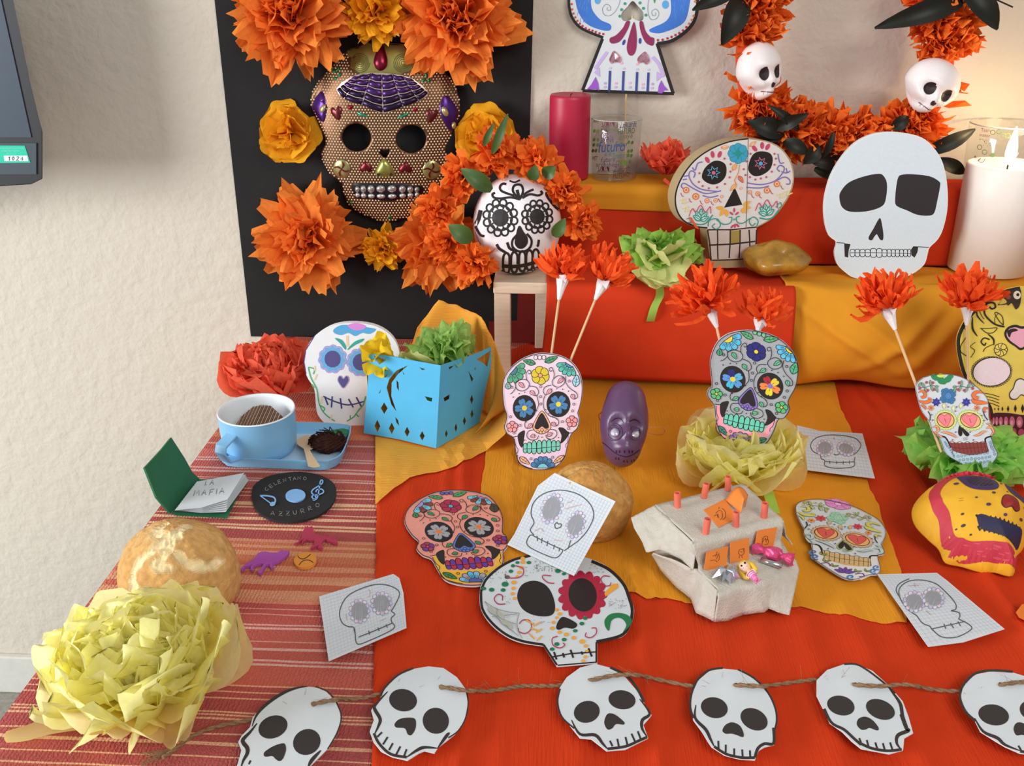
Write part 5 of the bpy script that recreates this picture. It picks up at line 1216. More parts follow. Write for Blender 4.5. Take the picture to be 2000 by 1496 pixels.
# ================================================================ coloured-in skull print B (two cut-outs)
zB1 = Zm(1770, 720, 7.126); zB2 = Zm(1545, 965, 8.549)
def design_b(k, P):
    O = 7
    def swirl(pts, col, w_=38): k.curve(pts, w_ + 8, P['ol'], taper=True); k.curve(pts, w_, col, taper=True)
    # jaw and mouth
    k.poly([(455, 945), (545, 965), (600, 1060), (650, 1155), (850, 1205), (1150, 1165), (1110, 990), (1175, 955), (1262, 1180), (1240, 1250), (1100, 1405), (940, 1415), (560, 1190)], P['jaw'])
    k.curve([(460, 940), (530, 950), (575, 1000), (620, 1100)], 22); k.curve([(1185, 940), (1110, 965), (1100, 1010), (1140, 1150)], 22)
    k.poly([(590, 1022), (700, 1035), (850, 1030), (1110, 1020), (1140, 1160), (1000, 1195), (880, 1205), (740, 1175), (650, 1145)], P['teeth'])
    for i in range(10):
        x = 615 + i * 52; k.line([(x, 1025), (x + 20, 1110), (x + 34, 1178)], 6, P['tl'])
    k.line([(625, 1095), (800, 1110), (1130, 1085)], 6, P['tl'])
    k.line(sm([(590, 1022), (640, 1010), (690, 1035), (740, 1015), (800, 1035), (850, 1012), (900, 1035), (960, 1010), (1010, 1030), (1060, 1010), (1110, 1022)], 3, False), 7, P['tl'])
    if P.get('lace'):
        for i in range(26):
            x, y = 720 + (i % 9) * 52 + (i // 9) * 28, 1215 + (i // 9) * 60 - (i % 9) * 6
            if x < 1190 and y - 1215 < (x - 560) * .55: k.spiral(x, y, 24, 1.4, 5, P['lace'], i * 50)
        for i in range(8): k.spiral(540 + i * 18, 1020 + i * 28, 18, 1.3, 5, P['lace'], i * 60)
        for i in range(6): k.spiral(1165 + i * 12, 1020 + i * 34, 22, 1.3, 5, P['lace'], i * 60)
    if P.get('lotus'):
        for a in (-160, -130, -95, -60, -25): k.leaf(900, 1330, 900 + 120 * math.cos(R(a)), 1330 + 95 * math.sin(R(a)), 26, P['lotus'], 5, '#3c2a60')
        for x, y, r_ in ((600, 1100, 30), (660, 1200, 24), (1010, 1290, 30), (1110, 1260, 26), (760, 1260, 24)): k.leaf(x, y, x + 60, y - 30, 16, '#93a84c', 4); k.leaf(x, y, x - 20, y - 50, 14, '#a4b45c', 4)
        for x, y in ((520, 1080), (560, 1150), (1190, 1230), (1210, 1160), (980, 1385)): k.spiral(x, y, 46, 1.2, 20, '#4a84c4', 40)
        k.curve([(640, 1240), (700, 1215), (740, 1260)], 14, '#6a4aa0'); k.curve([(1010, 1330), (1080, 1300), (1110, 1345), (1060, 1360)], 14, '#6a4aa0')
    # eyes
    for cx, cy, rx, ry, rot in ((545, 715, 120, 104, 10), (892, 718, 142, 104, 14)):
        p = [(cx + (rx * 1.28 + (9 if i % 2 else -9)) * math.cos(t) * math.cos(R(rot)) - (ry * 1.34 + (9 if i % 2 else -9)) * math.sin(t) * math.sin(R(rot)), cy + (rx * 1.28 + (9 if i % 2 else -9)) * math.cos(t) * math.sin(R(rot)) + (ry * 1.34 + (9 if i % 2 else -9)) * math.sin(t) * math.cos(R(rot))) for i, t in ((j, j * 2 * math.pi / 44) for j in range(44))]
        k.poly(p, P['scal']); k.line(p, 6, P['scl'], True)
        e = ell(cx, cy, rx, ry, rot, 30); k.poly(e, P['eye']); k.line(e, 10, '#33281f', True)
        h = [(a, 2 * cy - b - 4) for a, b in heart(cx - 12, cy, rx * 1.5, ry * 1.75, -12)]; h = [(a, b) for a, b in [(cx - 12 + (a - cx + 12), b) for a, b in h]]
        h = [(a, 2 * cy - b) for a, b in h] if False else h
        hh = [(cx - 14 + x * rx * .78, cy + y * ry * .92) for x, y in ((0, -.62), (.45, -.92), (.92, -.55), (.85, .1), (.35, .95), (-.25, .6), (-.8, .05), (-.95, -.5), (-.45, -.85))]
        k.blob(hh, P['heart'], 4); k.line(sm(hh, 4), 7, P['hl'], True); k.line([(cx - 15, cy - 25), (cx + 10, cy + 40)], 9, P['hl'])
    # nose
    k.blob([(745, 790), (778, 880), (770, 930), (745, 938), (722, 900), (725, 830)], '#241f1c', 4); k.blob([(765, 815), (870, 900), (862, 936), (835, 940), (790, 890)], '#241f1c', 4)
    if P.get('nose'): k.curve([(742, 770), (712, 880), (730, 950), (780, 940), (800, 930), (850, 955), (885, 920), (820, 840), (755, 770)], 14, P['nose'])
    # forehead
    k.flower(505, 95, 150, 6, P['topf'], P['topc'], 4, 40, 10, sq=.72) if P.get('full') else [k.dot(x, y, rx, P['topf'], ry, r_) for x, y, rx, ry, r_ in ((400, 120, 62, 40, 30), (480, 160, 60, 48, 60), (575, 150, 60, 42, -30), (610, 110, 45, 28, 0), (520, 190, 38, 30, 0))]
    if not P.get('full'): k.dot(480, 95, 55, P['topc'], 28)
    for i in range(4):
        a = R(45 + 90 * i + 8); c = P['cen']; k.flower(580 + 62 * math.cos(a), 380 + 62 * math.sin(a), 62, 5, c, c, 3, 20, 36 * i, oc=P['cl'])
    k.dot(580, 380, 40, P['cen2']); k.ring(580, 380, 22, 4, P['cl'])
    for cx, cy, c in ((415, 465, P['s1']), (832, 465, P['s1']), (340, 545, P['s2']), (980, 545, P['s2'])):
        r_ = 66 if c == P['s1'] else 48; k.poly([(cx + (r_ if i % 2 == 0 else r_ * .62) * math.cos(i * math.pi / 7 + .3), cy + (r_ if i % 2 == 0 else r_ * .62) * math.sin(i * math.pi / 7 + .3)) for i in range(14)], c); k.dot(cx, cy, 12, P['sc'])
    # sprigs with leaves and berries
    for sgn, pts in ((1, [(165, 250), (250, 258), (340, 235), (400, 240)]), (-1, [(940, 245), (850, 262), (760, 240), (690, 245)])):
        k.curve(pts, 7, P['ol'])
        for (x, y), (dx, dy) in ((pts[1], (-40, -70)), (pts[1], (40, 70)), (pts[2], (-10, -80)), (pts[2], (30, 80)), (pts[3], (50, 10)), (pts[3], (40, 90)), (pts[0], (40, -60))):
            k.leaf(x, y, x + dx * sgn * .95, y + dy, 17, P['leaf'], 4, P['ol'], False)
        for x, y in ((pts[1][0] + 30, 190), (pts[2][0] + 25 * sgn, 195), (pts[1][0] + 45 * sgn, 300), (pts[2][0] + 40 * sgn, 290), (pts[0][0] + 20 * sgn, 275)): k.dot(x, y, 22, P['berry'], n=8); k.dot(x, y, 8, '#6a3a44', n=6)
    # swirls at the sides
    S = P['sw']; S2 = P['sw2']
    swirl([(165, 330), (230, 310), (260, 370), (225, 400), (205, 375)], S); swirl([(175, 440), (250, 470), (330, 440), (300, 400)], S, 46); swirl([(200, 500), (250, 530), (270, 570)], S, 26)
    swirl([(1090, 340), (980, 320), (930, 370), (975, 415), (1000, 380)], S, 50); swirl([(1130, 480), (1040, 470), (950, 460), (905, 420)], S, 56); swirl([(1150, 560), (1090, 545), (1075, 590), (1110, 600)], S, 30)
    swirl([(360, 820), (420, 800), (440, 860), (400, 880)], S2, 30); swirl([(380, 870), (440, 930), (500, 950)], S2, 26); swirl([(480, 880), (560, 890), (640, 920), (700, 960)], S2, 30); swirl([(930, 930), (1000, 920), (1060, 880), (1110, 870)], S2, 30)
    swirl([(1110, 830), (1180, 810), (1215, 880), (1170, 925)], S2, 40); swirl([(1110, 760), (1150, 770), (1190, 810)], S2, 20)
    k.curve([(300, 590), (330, 650), (325, 720)], 12); k.curve([(1070, 590), (1085, 650), (1130, 715)], 12)
    for x, y in ((520, 515), (650, 550), (755, 515)): k.poly([(x, y - 45), (x + 26, y), (x, y + 45), (x - 26, y)], P['dia']); k.line([(x, y - 45), (x + 26, y), (x, y + 45), (x - 26, y)], 5, P['dl'], True)
    for x, y in ((580, 530), (700, 530), (680, 590), (350, 640), (365, 715), (685, 880), (885, 880), (1045, 650), (1080, 720), (640, 990), (930, 990)): k.dot(x, y, 11, P['dt'], n=8)
    k.line([(790, 965), (850, 962), (842, 988), (795, 990)], 6, P['ol'], True)
def skull_b(label, zz, g0, out, f, P, group):
    o = mp(zz, out); cx = sum(p[0] for p in o) / len(o); my = max(p[1] for p in o)
    t = thing('paper_skull', label, 'paper skull', f(cx, my), group)
    put('paper', slab(o, f, .0007), PAPER, t)
    k = Ink(via(f, lambda x, y: zz(*g0(x, y))), step=4e-6); design_b(k, P); k.f = f; k.line(o, 1.1, '#5c5660', True)
    k.build('colouring', t); return t
B1out = sm([(330, 92), (480, 75), (640, 84), (800, 130), (950, 230), (1060, 330), (1130, 430), (1145, 560), (1150, 680), (1190, 790), (1222, 870), (1185, 945)], 3, False) + sm([(1178, 955), (1215, 1080), (1268, 1190), (1200, 1310), (1095, 1425), (940, 1425), (750, 1310), (560, 1195), (500, 1060), (455, 950)], 3, False) + sm([(440, 930), (360, 870), (330, 750), (260, 660), (205, 570), (165, 440), (128, 270), (155, 190), (240, 120)], 3, False)
fB1 = lean(ony(1912, 918, tab(1900, 1000).y), 4, 18)
skull_b('white coloured paper skull with pink heart eyes on the lime tissue flower at right', zB1, lambda x, y: (x, y), B1out, fB1,
  dict(jaw='#b9cfe0', teeth='#8c3f3c', tl='#5a2422', lace='#4a6074', scal='#d8e48c', scl='#93b04c', eye='#f6b47c', heart='#f2848f', hl='#b04a54', topf='#2f8a54', topc='#d4e060', cen='#3f7aa8', cen2='#5c90c8', cl='#2c5a88', s1='#3a3c98', s2='#e08a44', sc='#5c5ca8', leaf='#7aac84', berry='#b85a6c', sw='#e8783c', sw2='#eea06c', ol='#4a4450', dia='#dfe8b0', dl='#a8b86c', dt='#8a5c74'), 'coloured paper skulls')
B2pts = [((545, 715), (575, 658)), ((892, 718), (1128, 768)), ((790, 870), (865, 875)), ((590, 1022), (510, 935)), ((1110, 1020), (1298, 1095)), ((1140, 1160), (1300, 1200)), ((650, 1145), (600, 1085)), ((580, 380), (800, 420)), ((415, 465), (500, 415)), ((832, 465), (1128, 552)), ((505, 115), (762, 185)), ((1180, 870), (1470, 940)), ((395, 840), (285, 690)), ((1000, 1400), (1050, 1415)), ((980, 545), (1320, 655)), ((340, 545), (325, 435))]
B2out = sm([(400, 95), (560, 105), (800, 150), (1050, 220), (1280, 330), (1450, 430), (1560, 560), (1580, 680), (1540, 790), (1505, 850), (1555, 950), (1545, 1010), (1450, 1035), (1462, 1130), (1490, 1260), (1450, 1345), (1300, 1360), (1130, 1420), (1030, 1435), (880, 1410), (700, 1310), (520, 1190), (390, 1090), (365, 1000), (345, 830), (250, 730), (210, 650), (215, 590), (150, 470), (85, 310), (90, 190), (200, 120)], 3)
skull_b('white coloured paper skull with red heart eyes and tan teeth lying on the amber runner', zB2, homog([a for a, b in B2pts], [b for a, b in B2pts]), B2out, flat(.0125),
  dict(jaw='#e6e2e0', teeth='#d8b478', tl='#4a3826', lotus='#7a52ac', scal='#d6b48c', scl='#8a6a44', eye='#f0b06c', heart='#de5c58', hl='#9c302c', topf='#e690cc', topc='#f0b8dc', cen='#a4d4b8', cen2='#b4dcc4', cl='#5c9c84', s1='#cf4450', s2='#e89850', sc='#a03038', leaf='#b0b464', berry='#c4d0b8', sw='#d8d068', sw2='#bcd4cc', ol='#5a5c54', dia='#d4b888', dl='#8c7448', dt='#7a6a74', nose='#9aae58', full=1), 'coloured paper skulls')

# ================================================================ yellow watercolour skull at the right edge
zL = Zm(1860, 550, 4.829)
fLd = lean(ony(1930, 858, tab(1930, 858).y), -6, 7)
oL = sm([(640, 45), (520, 70), (400, 120), (260, 210), (140, 330), (60, 470), (40, 590), (65, 760), (110, 900), (200, 1010), (330, 1130), (370, 1250), (380, 1390), (420, 1470)], 4, False) + [(600, 1495), (1000, 1495), (1180, 1200)] + sm([(1250, 800), (1230, 500), (1100, 250), (900, 90), (760, 50)], 3, False)
t = thing('painted_card_skull', 'yellow watercolour skull card with a pink heart nose and lilac eye at the right edge', 'paper skull', fLd(1960, 858))
YW = mat('watercolour_paper', '#e9d25e', .7, var=.22, vscale=16)
put('card', slab(mp(zL, oL), fLd, .003), YW, t)
k = Ink(via(fLd, zL))
def ll(p, w_=9, tp=False): k.curve(p, w_, '#2c2722', taper=tp)
ll([(640, 62), (520, 88), (400, 138), (270, 225), (150, 345), (75, 480), (56, 590), (82, 760), (128, 900), (215, 1005)], 34); ll([(330, 1130), (365, 1200), (378, 1300)], 24)
k.dot(370, 850, 182, '#3a322c', 140, -8, 36); k.dot(372, 850, 174, '#e8d8dc', 130, -8, 36)
for i in range(46):
    a = i * 2 * math.pi / 46; x, y = 370 + 186 * math.cos(a), 850 + 142 * math.sin(a); k.dot(x, y, 11, '#3a322c', 9, n=8); k.dot(x, y, 4, '#e0cc80', n=6)
h = sm([(655, 420), (590, 405), (520, 430), (488, 490), (520, 560), (590, 610), (655, 645), (760, 560), (800, 480), (760, 410)], 4); k.poly(h, '#2c2722')
k.blob([(655, 445), (590, 430), (530, 450), (510, 500), (540, 550), (600, 595), (655, 622), (740, 545), (772, 480), (740, 432)], '#e6a8b8', 4); k.blob([(520, 460), (580, 440), (618, 460), (560, 480), (540, 525), (520, 500)], '#2c2722')
k.blob([(650, 910), (595, 930), (570, 1000), (535, 1050), (545, 1105), (600, 1112), (650, 1070), (720, 1100), (760, 1050), (720, 960)], '#4a423a'); k.blob([(650, 922), (602, 940), (578, 1005), (545, 1052), (555, 1095), (600, 1102), (650, 1060), (710, 1085), (745, 1050), (712, 965)], '#e2dcd4')
for x, y, s_ in ((400, 1200, 14), (433, 1200, 18), (472, 1198, 24), (525, 1198, 32), (593, 1195, 38), (662, 1195, 44)): k.poly([(x, y - s_), (x + s_ * .35, y), (x, y + s_), (x - s_ * .35, y)], '#2c2722')
k.blob([(375, 1250), (500, 1235), (700, 1260), (900, 1260), (900, 1450), (640, 1452), (470, 1420), (390, 1370)], '#4a2028')
for i, (x, rx, ry) in enumerate(((388, 14, 40), (418, 18, 48), (456, 22, 52), (505, 26, 56), (562, 32, 62), (632, 38, 66), (712, 38, 66))):
    k.dot(x, 1312 + i * 2, rx * .82, '#c2687c', ry * .84); k.dot(x - 3, 1330, rx * .45, '#dca0a8', ry * .4)
    k.dot(x + 16, 1395 + i * 6, rx * .8, '#a8485c', 40)
ll([(390, 425), (500, 425)], 0.5)
ll([(490, 425), (400, 400), (320, 330), (300, 270), (330, 205), (390, 200), (405, 240), (370, 255), (350, 235)], 16); ll([(480, 410), (470, 330), (420, 290), (400, 300), (440, 370), (480, 410)], 7); ll([(400, 390), (400, 340), (430, 300)], 5)
ll([(230, 240), (235, 320), (300, 395)], 14, True); ll([(190, 330), (190, 440), (235, 515)], 18, True); ll([(260, 440), (340, 440), (420, 435), (380, 480), (320, 480), (270, 440)], 7); ll([(330, 490), (385, 540), (390, 600)], 16, True); ll([(350, 545), (300, 530), (270, 565), (300, 600), (315, 575)], 12); ll([(380, 590), (310, 625), (290, 660)], 7); ll([(130, 520), (80, 600), (80, 660), (130, 700)], 7); ll([(215, 570), (170, 610), (210, 650), (170, 715)], 6); ll([(120, 380), (115, 440), (140, 460)], 6)
ll([(240, 240), (280, 330), (300, 350)], 6); ll([(460, 210), (540, 120), (600, 105)], 8); ll([(430, 215), (520, 205), (555, 170), (540, 130)], 10)
k.flower(455, 640, 60, 8, '#e6cf62', '#e6cf62', 6, 8, 0); k.blob([(480, 110), (560, 80), (640, 70), (640, 200), (600, 260), (560, 200), (520, 220)], '#3a3428'); k.dot(608, 125, 36, '#f0ead2', 40); k.dot(615, 122, 15, '#2c2722'); k.dot(525, 143, 25, '#a0442c', 22); k.blob([(440, 212), (480, 160), (510, 195)], '#d8c45c')
for i in range(4): k.curve([(300, 1050 + i * 28), (370, 1062 + i * 28), (440, 1085 + i * 30)], 6, '#3a3428')
k.blob([(560, 1470), (480, 1490), (600, 1492)], '#3a3428')
k.build('ink_drawing', t)

# ================================================================ white and blue skull behind the blue basket
zW = Zm(400, 560, 2.992)
fWb = lean(ony(672, 832, tab(672, 833).y), 6, 4)
oW = sm([(885, 212), (1010, 235), (1100, 300), (1140, 400), (1130, 520), (1090, 640), (1075, 760), (1000, 815), (880, 828), (740, 820), (668, 760), (650, 700), (640, 600), (595, 520), (582, 430), (600, 350), (660, 280), (760, 225)], 4)
t = thing('card_skull', 'white card skull with blue flower eyes behind the light blue paper basket', 'paper skull', fWb(672, 834))
put('card', slab(mp(zW, oW), fWb, .010), mat('white_card', '#eceef2', .65, var=.02), t)
k = Ink(via(fWb, zW))
k.line([(640, 290), (590, 370), (580, 440), (592, 510)], 5, '#4c4890')
for cx_, cy_ in ((747, 422), (912, 440)):
    k.flower(cx_, cy_, 84, 11, '#6cb4e4', '#5c5890', 0, 46, 10, wd=.34)
    k.line([(cx_ + (74 + 7 * math.sin(i * 11 * 6.283 / 60)) * math.cos(i * 6.283 / 60), cy_ + (76 + 7 * math.sin(i * 11 * 6.283 / 60)) * math.sin(i * 6.283 / 60)) for i in range(60)], 6, '#d49cd8', True); k.dot(cx_, cy_, 48, '#5a568e', 50)
k.blob([(750, 255), (780, 230), (830, 222), (960, 238), (1000, 250), (965, 275), (920, 270), (880, 288), (840, 270), (800, 282), (765, 275)], '#5cace0'); k.blob([(835, 225), (885, 212), (940, 228), (920, 250), (870, 252)], '#dc8cdc')
k.line([(832, 285), (836, 350)], 14, '#ecd0ac'); k.blob([(760, 300), (800, 310), (825, 345), (822, 368), (790, 330)], '#3fa89c', 4); k.blob([(930, 302), (880, 318), (845, 350), (835, 370), (880, 340), (920, 320)], '#3fa89c', 4)
hn_ = [(p[0], 2 * 555 - p[1]) for p in heart(810, 555, 70, 78, 8)]; hn_ = heart(810, 555, 66, 74, 0)
k.poly(hn_, '#5c5890'); k.line(hn_, 5, '#b89cd0', True)
k.curve([(692, 640), (760, 670), (840, 690), (930, 670)], 8, '#4c4680')
for a, b in (((700, 640), (720, 690)), ((745, 640), (740, 705)), ((792, 650), (800, 712)), ((840, 655), (868, 705)), ((885, 645), (915, 700))): k.line([a, b], 9, '#4c4680')
GV = '#58b478'
k.curve([(605, 470), (620, 530), (655, 600), (668, 680), (700, 740), (760, 785)], 7, GV); k.curve([(605, 470), (640, 480), (635, 510)], 7, GV); k.curve([(668, 690), (700, 710), (690, 730)], 7, GV); k.curve([(640, 590), (625, 570)], 7, GV)
k.curve([(940, 640), (925, 690), (900, 720), (870, 760), (830, 785)], 7, GV); k.curve([(880, 740), (900, 760)], 7, GV); k.curve([(850, 770), (850, 750)], 6, GV)
for x0, y0, x1, y1 in ((655, 510, 640, 545), (685, 640, 680, 680), (745, 745, 735, 775), (640, 460, 645, 490)): k.line([(x0, y0), (x1, y1)], 9, '#f0dcb0')
k.build('drawing', t)

# ================================================================ flowers on sticks
bk1 = plane(fPk(1062, 900) - fPk.n * .004, fPk.n)
stick_flower('orange crepe flower on a stick, first from the left behind the pink skull', (1095, 480), 62, (1100, 540), (1092, 582), (1062, 800), bk1)
stick_flower('orange crepe flower on a stick, second from the left behind the pink skull', (1190, 510), 66, (1179, 552), (1164, 582), (1075, 800), bk1)
bk2 = plane(fGr(1462, 860) - fGr.n * .004, fGr.n)
stick_flower('orange crepe flower drooping on a stick left of the grey skull', (1382, 550), 74, (1384, 598), (1399, 636), (1432, 780), bk2, n=84, spread=100)
stick_flower('short orange crepe flower on a stick right above the grey skull', (1485, 575), 58, (1486, 624), (1480, 648), (1470, 760), bk2)
bk3 = plane(fB1(1860, 860) - fB1.n * .004, fB1.n)
stick_flower('orange crepe flower on a stick leaning right to the lime tissue flower', (1725, 540), 72, (1733, 602), (1747, 640), (1838, 882), bk3, n=84)
fr4 = plane(fLd(1890, 700) + fLd.n * .006, fLd.n)
stick_flower('orange crepe flower on a stick in front of the yellow watercolour skull', (1890, 525), 70, (1890, 595), (1888, 632), (1893, 800), fr4, n=84)
# ================================================================ tissue pompoms on the table
YT = petals('yt', LEM, 'tissue', 9, W=1.0, curl=.22, ruf=.15, nu=8, nv=10)
YR2 = petals('yr2', LEM, 'round', 10, W=1.35, curl=.5, ruf=.06, nu=10, nv=13, crum=.15)
YTs = petals('yts', LEM, 'tissue', 6, W=.7, curl=.3, ruf=.20, nu=7, nv=7)
def pompom_thing(label, c, rx, meshes, n, ax, th1, inner, flat=1., lf=None, group=None, **kw):
    t = thing('tissue_pompom', label, 'tissue flower', V((c.x, c.y, TZ)), group)
    pom(t, meshes, c, ax, rx, n, 8, th1, jit=.45, lf=lf or (lambda t_: .62 + .42 * t_), twist=.55, zmin=.12, **kw)
    if inner: pom(t, inner[0], c + V(ax) * rx * .12, ax, rx * inner[1], inner[2], 0, 55, jit=.8, twist=1.3)
    return t
c = tab(288, 1338, .024)
rr_ = 186 * pxm(c)
t = pompom_thing('largest lemon yellow tissue pompom in front of the big bread roll', c, rr_, YR2, 74, (-.05, -.12, 1), 90, (YR2, .72, 22), flatk=.8, lf=lambda t_: .72 + .3 * t_)
st_ = [(318, 1410), (230, 1403), (110, 1415), (50, 1432), (8, 1440)]
sp = sm(st_, 6, False)
def stem(u, v):
    p = sp[min(len(sp) - 1, int(v * (len(sp) - 1)))]; w_ = (9 + 8 * math.sin(v * 3.0)) if v < .96 else 3
    q_ = tab(p[0], p[1] + (u - .5) * 2 * w_, .012 + .006 * math.sin(v * 4) - .004 * (u - .5) ** 2 * 4); return q_
put('stem', gridmesh(stem, 4, 24), LEM, t, smooth=True)
c = tab(1447, 920, .028); c = c + V((0, .006, 0))
t = pompom_thing('lemon yellow tissue pompom under the grey coloured skull', c, 124 * pxm(c), YR2, 66, (0, -.10, 1), 92, (YR2, .55, 14), flatk=.40)
put('stem', gridmesh(lambda u, v: tab(1488 + 22 * u + 14 * v, 955 + 44 * v + 4 * u, .020 - .008 * v), 2, 6), LIM, t, smooth=True)
c = tab(1882, 915, .028)
LT2 = petals('lt2', mat('bright_lime_tissue', '#b6f07c', .8, trans=.5, var=.10, vscale=12, spec=.12), 'tissue', 7, W=.7, curl=.25, ruf=.16, nu=6, nv=8)
pompom_thing('bright lime green tissue pompom behind the yellow papier mache skull', c, 120 * pxm(c), LT2, 84, (0, -.1, 1), 92, (LT2, .6, 26), flatk=.40)
c = tab(526, 752, .036)
CT2 = petals('ct2', COR, 'round', 8, W=1.3, curl=.45, ruf=.08, nu=9, nv=11, crum=.18)
pompom_thing('crumpled coral red tissue pompom behind the light blue cup', c, 98 * pxm(c), CT2, 54, (.0, -.15, 1), 88, (CT2, .7, 24))

# ================================================================ bread rolls
def bread(label, c, r, seed, dough, crust, cracks_px, cw=.085):
    rn = random.Random(seed); off = V((rn.uniform(0, 50), rn.uniform(0, 50), seed))
    nu, nv = 170, 96
    vs, fs = ball(c, r, nu, nv); out = []; vc = []; sf = surf(vs, fs); cracks = []
    for pl_ in cracks_px:
        cr_ = []
        for x, y in sm(pl_, 4, False): p = sf(x, y) - c; cr_.append(V((p.x / r[0], p.y / r[1], p.z / r[2])))
        cracks.append(cr_)
    for v in vs:
        p = V(v) - c; d = V((p.x / r[0], p.y / r[1], p.z / r[2]))
        wv = noise.noise(d * 1.6 + off); wn = noise.noise(d * 5 + off * 3); ck = 0
        for pl_ in cracks:
            q_ = d + V((noise.noise(d * 8 + off), noise.noise(d * 8 - off), noise.noise(d * 8 + off * 2))) * .07
            for i in range(len(pl_) - 1):
                a, b = pl_[i], pl_[i + 1]; ab = b - a
                tt = max(0, min(1, (q_ - a).dot(ab) / ab.length_squared)); dist = (q_ - a - ab * tt).length
                w_ = cw * (.75 + .55 * wn); ck = max(ck, min(1, max(0, (w_ * 1.25 - dist) / (w_ * .55))))
        core = ck * ck * (3 - 2 * ck); ck = core
        f_ = 1 + .045 * wv + .016 * noise.noise(d * 7 + off) + .010 * noise.noise(d * 22 + off) * max(0, d.z) - .032 * core + .09 * ck * (1 - core)
        f_ += .035 * ck * noise.noise(d * 16 + off)
        q2 = p * f_
        if d.z < 0: q2.z = max(q2.z, -r[2] * .55)
        out.append(c + q2)
        tone = .5 + .5 * noise.noise(d * 2.2 + off * .5); rough = .5 + .5 * noise.noise(d * 14 + off)
        k1 = min(1, max(0, ck * (.75 + .5 * rough) + .25 * (rough - .6))); edge = math.exp(-((ck - .35) / .22) ** 2); base = [L(crust[0])[i] * (1 - tone) + L(crust[1])[i] * tone for i in range(3)]
        base = [b_ * (1 - .45 * edge * rough) for b_ in base]
        if d.z > .15 and rough > .55: base = [b_ + (L('#a8703c')[i] - b_) * .3 for i, b_ in enumerate(base)]
        vc.append([base[i] * (1 - k1) + L(dough)[i] * k1 for i in range(3)])
    fc = [tuple(sum(vc[i][j] for i in f) / len(f) for j in range(3)) + (1,) for f in fs]
    o = put('bread_roll', (out, fs), mat('bread_crust', '', .85, attr=True, var=.2, vscale=110, bump=.7, bscale=190, spec=.1), smooth=True, cols=fc)
    return tag(o, label, 'bread')
c = tab(352, 1118, .036); kx = pxm(c)
bread('large round cracked bread roll on the striped cloth behind the lemon pompom', V((c.x, c.y, TZ + .034)), (116 * kx, 104 * kx, .056), 3, '#f3dcaa', ('#cf9c5c', '#dfb374'),
      [[(318, 1026), (303, 1042), (322, 1050), (300, 1075), (276, 1092), (262, 1118), (262, 1140), (270, 1160)], [(362, 1030), (338, 1052), (332, 1068), (318, 1085), (300, 1100)], [(345, 1080), (375, 1100), (405, 1105), (430, 1098)], [(322, 1050), (345, 1048)], [(305, 1098), (330, 1112)]], .12)
c = tab(1150, 990, .03); kx = pxm(c)
bread('round bread roll with a split crust behind a squared paper drawing', V((c.x, c.y, TZ + .034)), (86 * kx, 82 * kx, .048), 5, '#cfa465', ('#c48a48', '#d6a45e'), [[(1184, 925), (1188, 950), (1212, 962), (1236, 985)], [(1105, 930), (1130, 915), (1160, 918)]], .07)

# ================================================================ cup on its tray
BLU = mat('sky_blue_plastic', '#86bfe6', .38, spec=.45, var=.02, sss=.05); WHT = mat('white_plastic_lining', '#eaf0f4', .35, spec=.45, var=.01)
zC = Zm(200, 740, 3.116)
trc = mp(zC, [(690, 420), (740, 330), (760, 275), (1180, 255), (1480, 268), (1510, 300), (1500, 345), (1460, 440), (1400, 480), (1320, 492), (1000, 480), (760, 470), (715, 455)])
tro = sm(trc, 4)
t = thing('tray', 'light blue rectangular tray on the striped cloth under the blue cup', 'tray', tab(555, 870))
H_ = .017
top_r = [tab(x, y, H_ + .003) for x, y in tro]; cxy = sum((p for p in top_r), V()) / len(top_r)
def ringz(sc, z): return [V((cxy.x + (p.x - cxy.x) * sc, cxy.y + (p.y - cxy.y) * (sc if sc > .95 else sc - .02), TZ + z)) for p in top_r]
rings = [ringz(.90, .0022), ringz(.945, .0035), ringz(1.0, H_), ringz(1.0, H_ + .0012), ringz(.985, H_ + .0012), ringz(.93, .0062), ringz(.89, .0045)]
n = len(top_r); vs = []; fs = []
for r_ in rings: vs += r_
for j in range(len(rings) - 1):
    for i in range(n): fs.append((j * n + i, j * n + (i + 1) % n, (j + 1) * n + (i + 1) % n, (j + 1) * n + i))
fs.append(tuple(range((len(rings) - 1) * n, len(rings) * n))); fs.append(tuple(range(n - 1, -1, -1)))
o = put('tray_body', (vs, fs), BLU, t, smooth=False)
inn = ringz(.885, .0049); put('tray_floor', (inn, [tuple(range(n))]), mat('pale_blue_plastic', '#b9d6ea', .4, spec=.4, var=.01), t)
cb = tab(510, 878, .006); kx = pxm(cb + V((0, 0, .04)))
cr = 74 * kx; ch = ony(507, 768, cb.y + cr).z; hgt = .058
for _ in range(30):
    yt = prj(V((cb.x, cb.y, TZ + .006 + hgt)))[1]
    hgt += (yt - 800) * kx * .8
t = thing('cup', 'light blue plastic cup with white lining and a brown wafer inside', 'cup', V((cb.x, cb.y, TZ + .006)))
cz_ = V((cb.x, cb.y, TZ + .006))
put('cup_body', lathe([(0, .0002), (cr * .80, .0002), (cr * .9, .003), (cr * .955, .012), (cr * .985, hgt * .6), (cr * .99, hgt - .002), (cr, hgt - .0005)], cz_, 48, caps=(False, False)), BLU, t, smooth=True)
put('cup_lining', lathe([(cr, hgt - .0005), (cr * .99, hgt + .0012), (cr * .955, hgt + .0005), (cr * .93, hgt - .003), (cr * .90, .012), (cr * .8, .006), (0, .005)], cz_, 48, caps=(False, False)), WHT, t, smooth=True)
hb = [zC(*p) for p in ((838, 330), (745, 375), (735, 400), (770, 455), (858, 452))]
hx = V((-.42, -.91, 0)) * cr
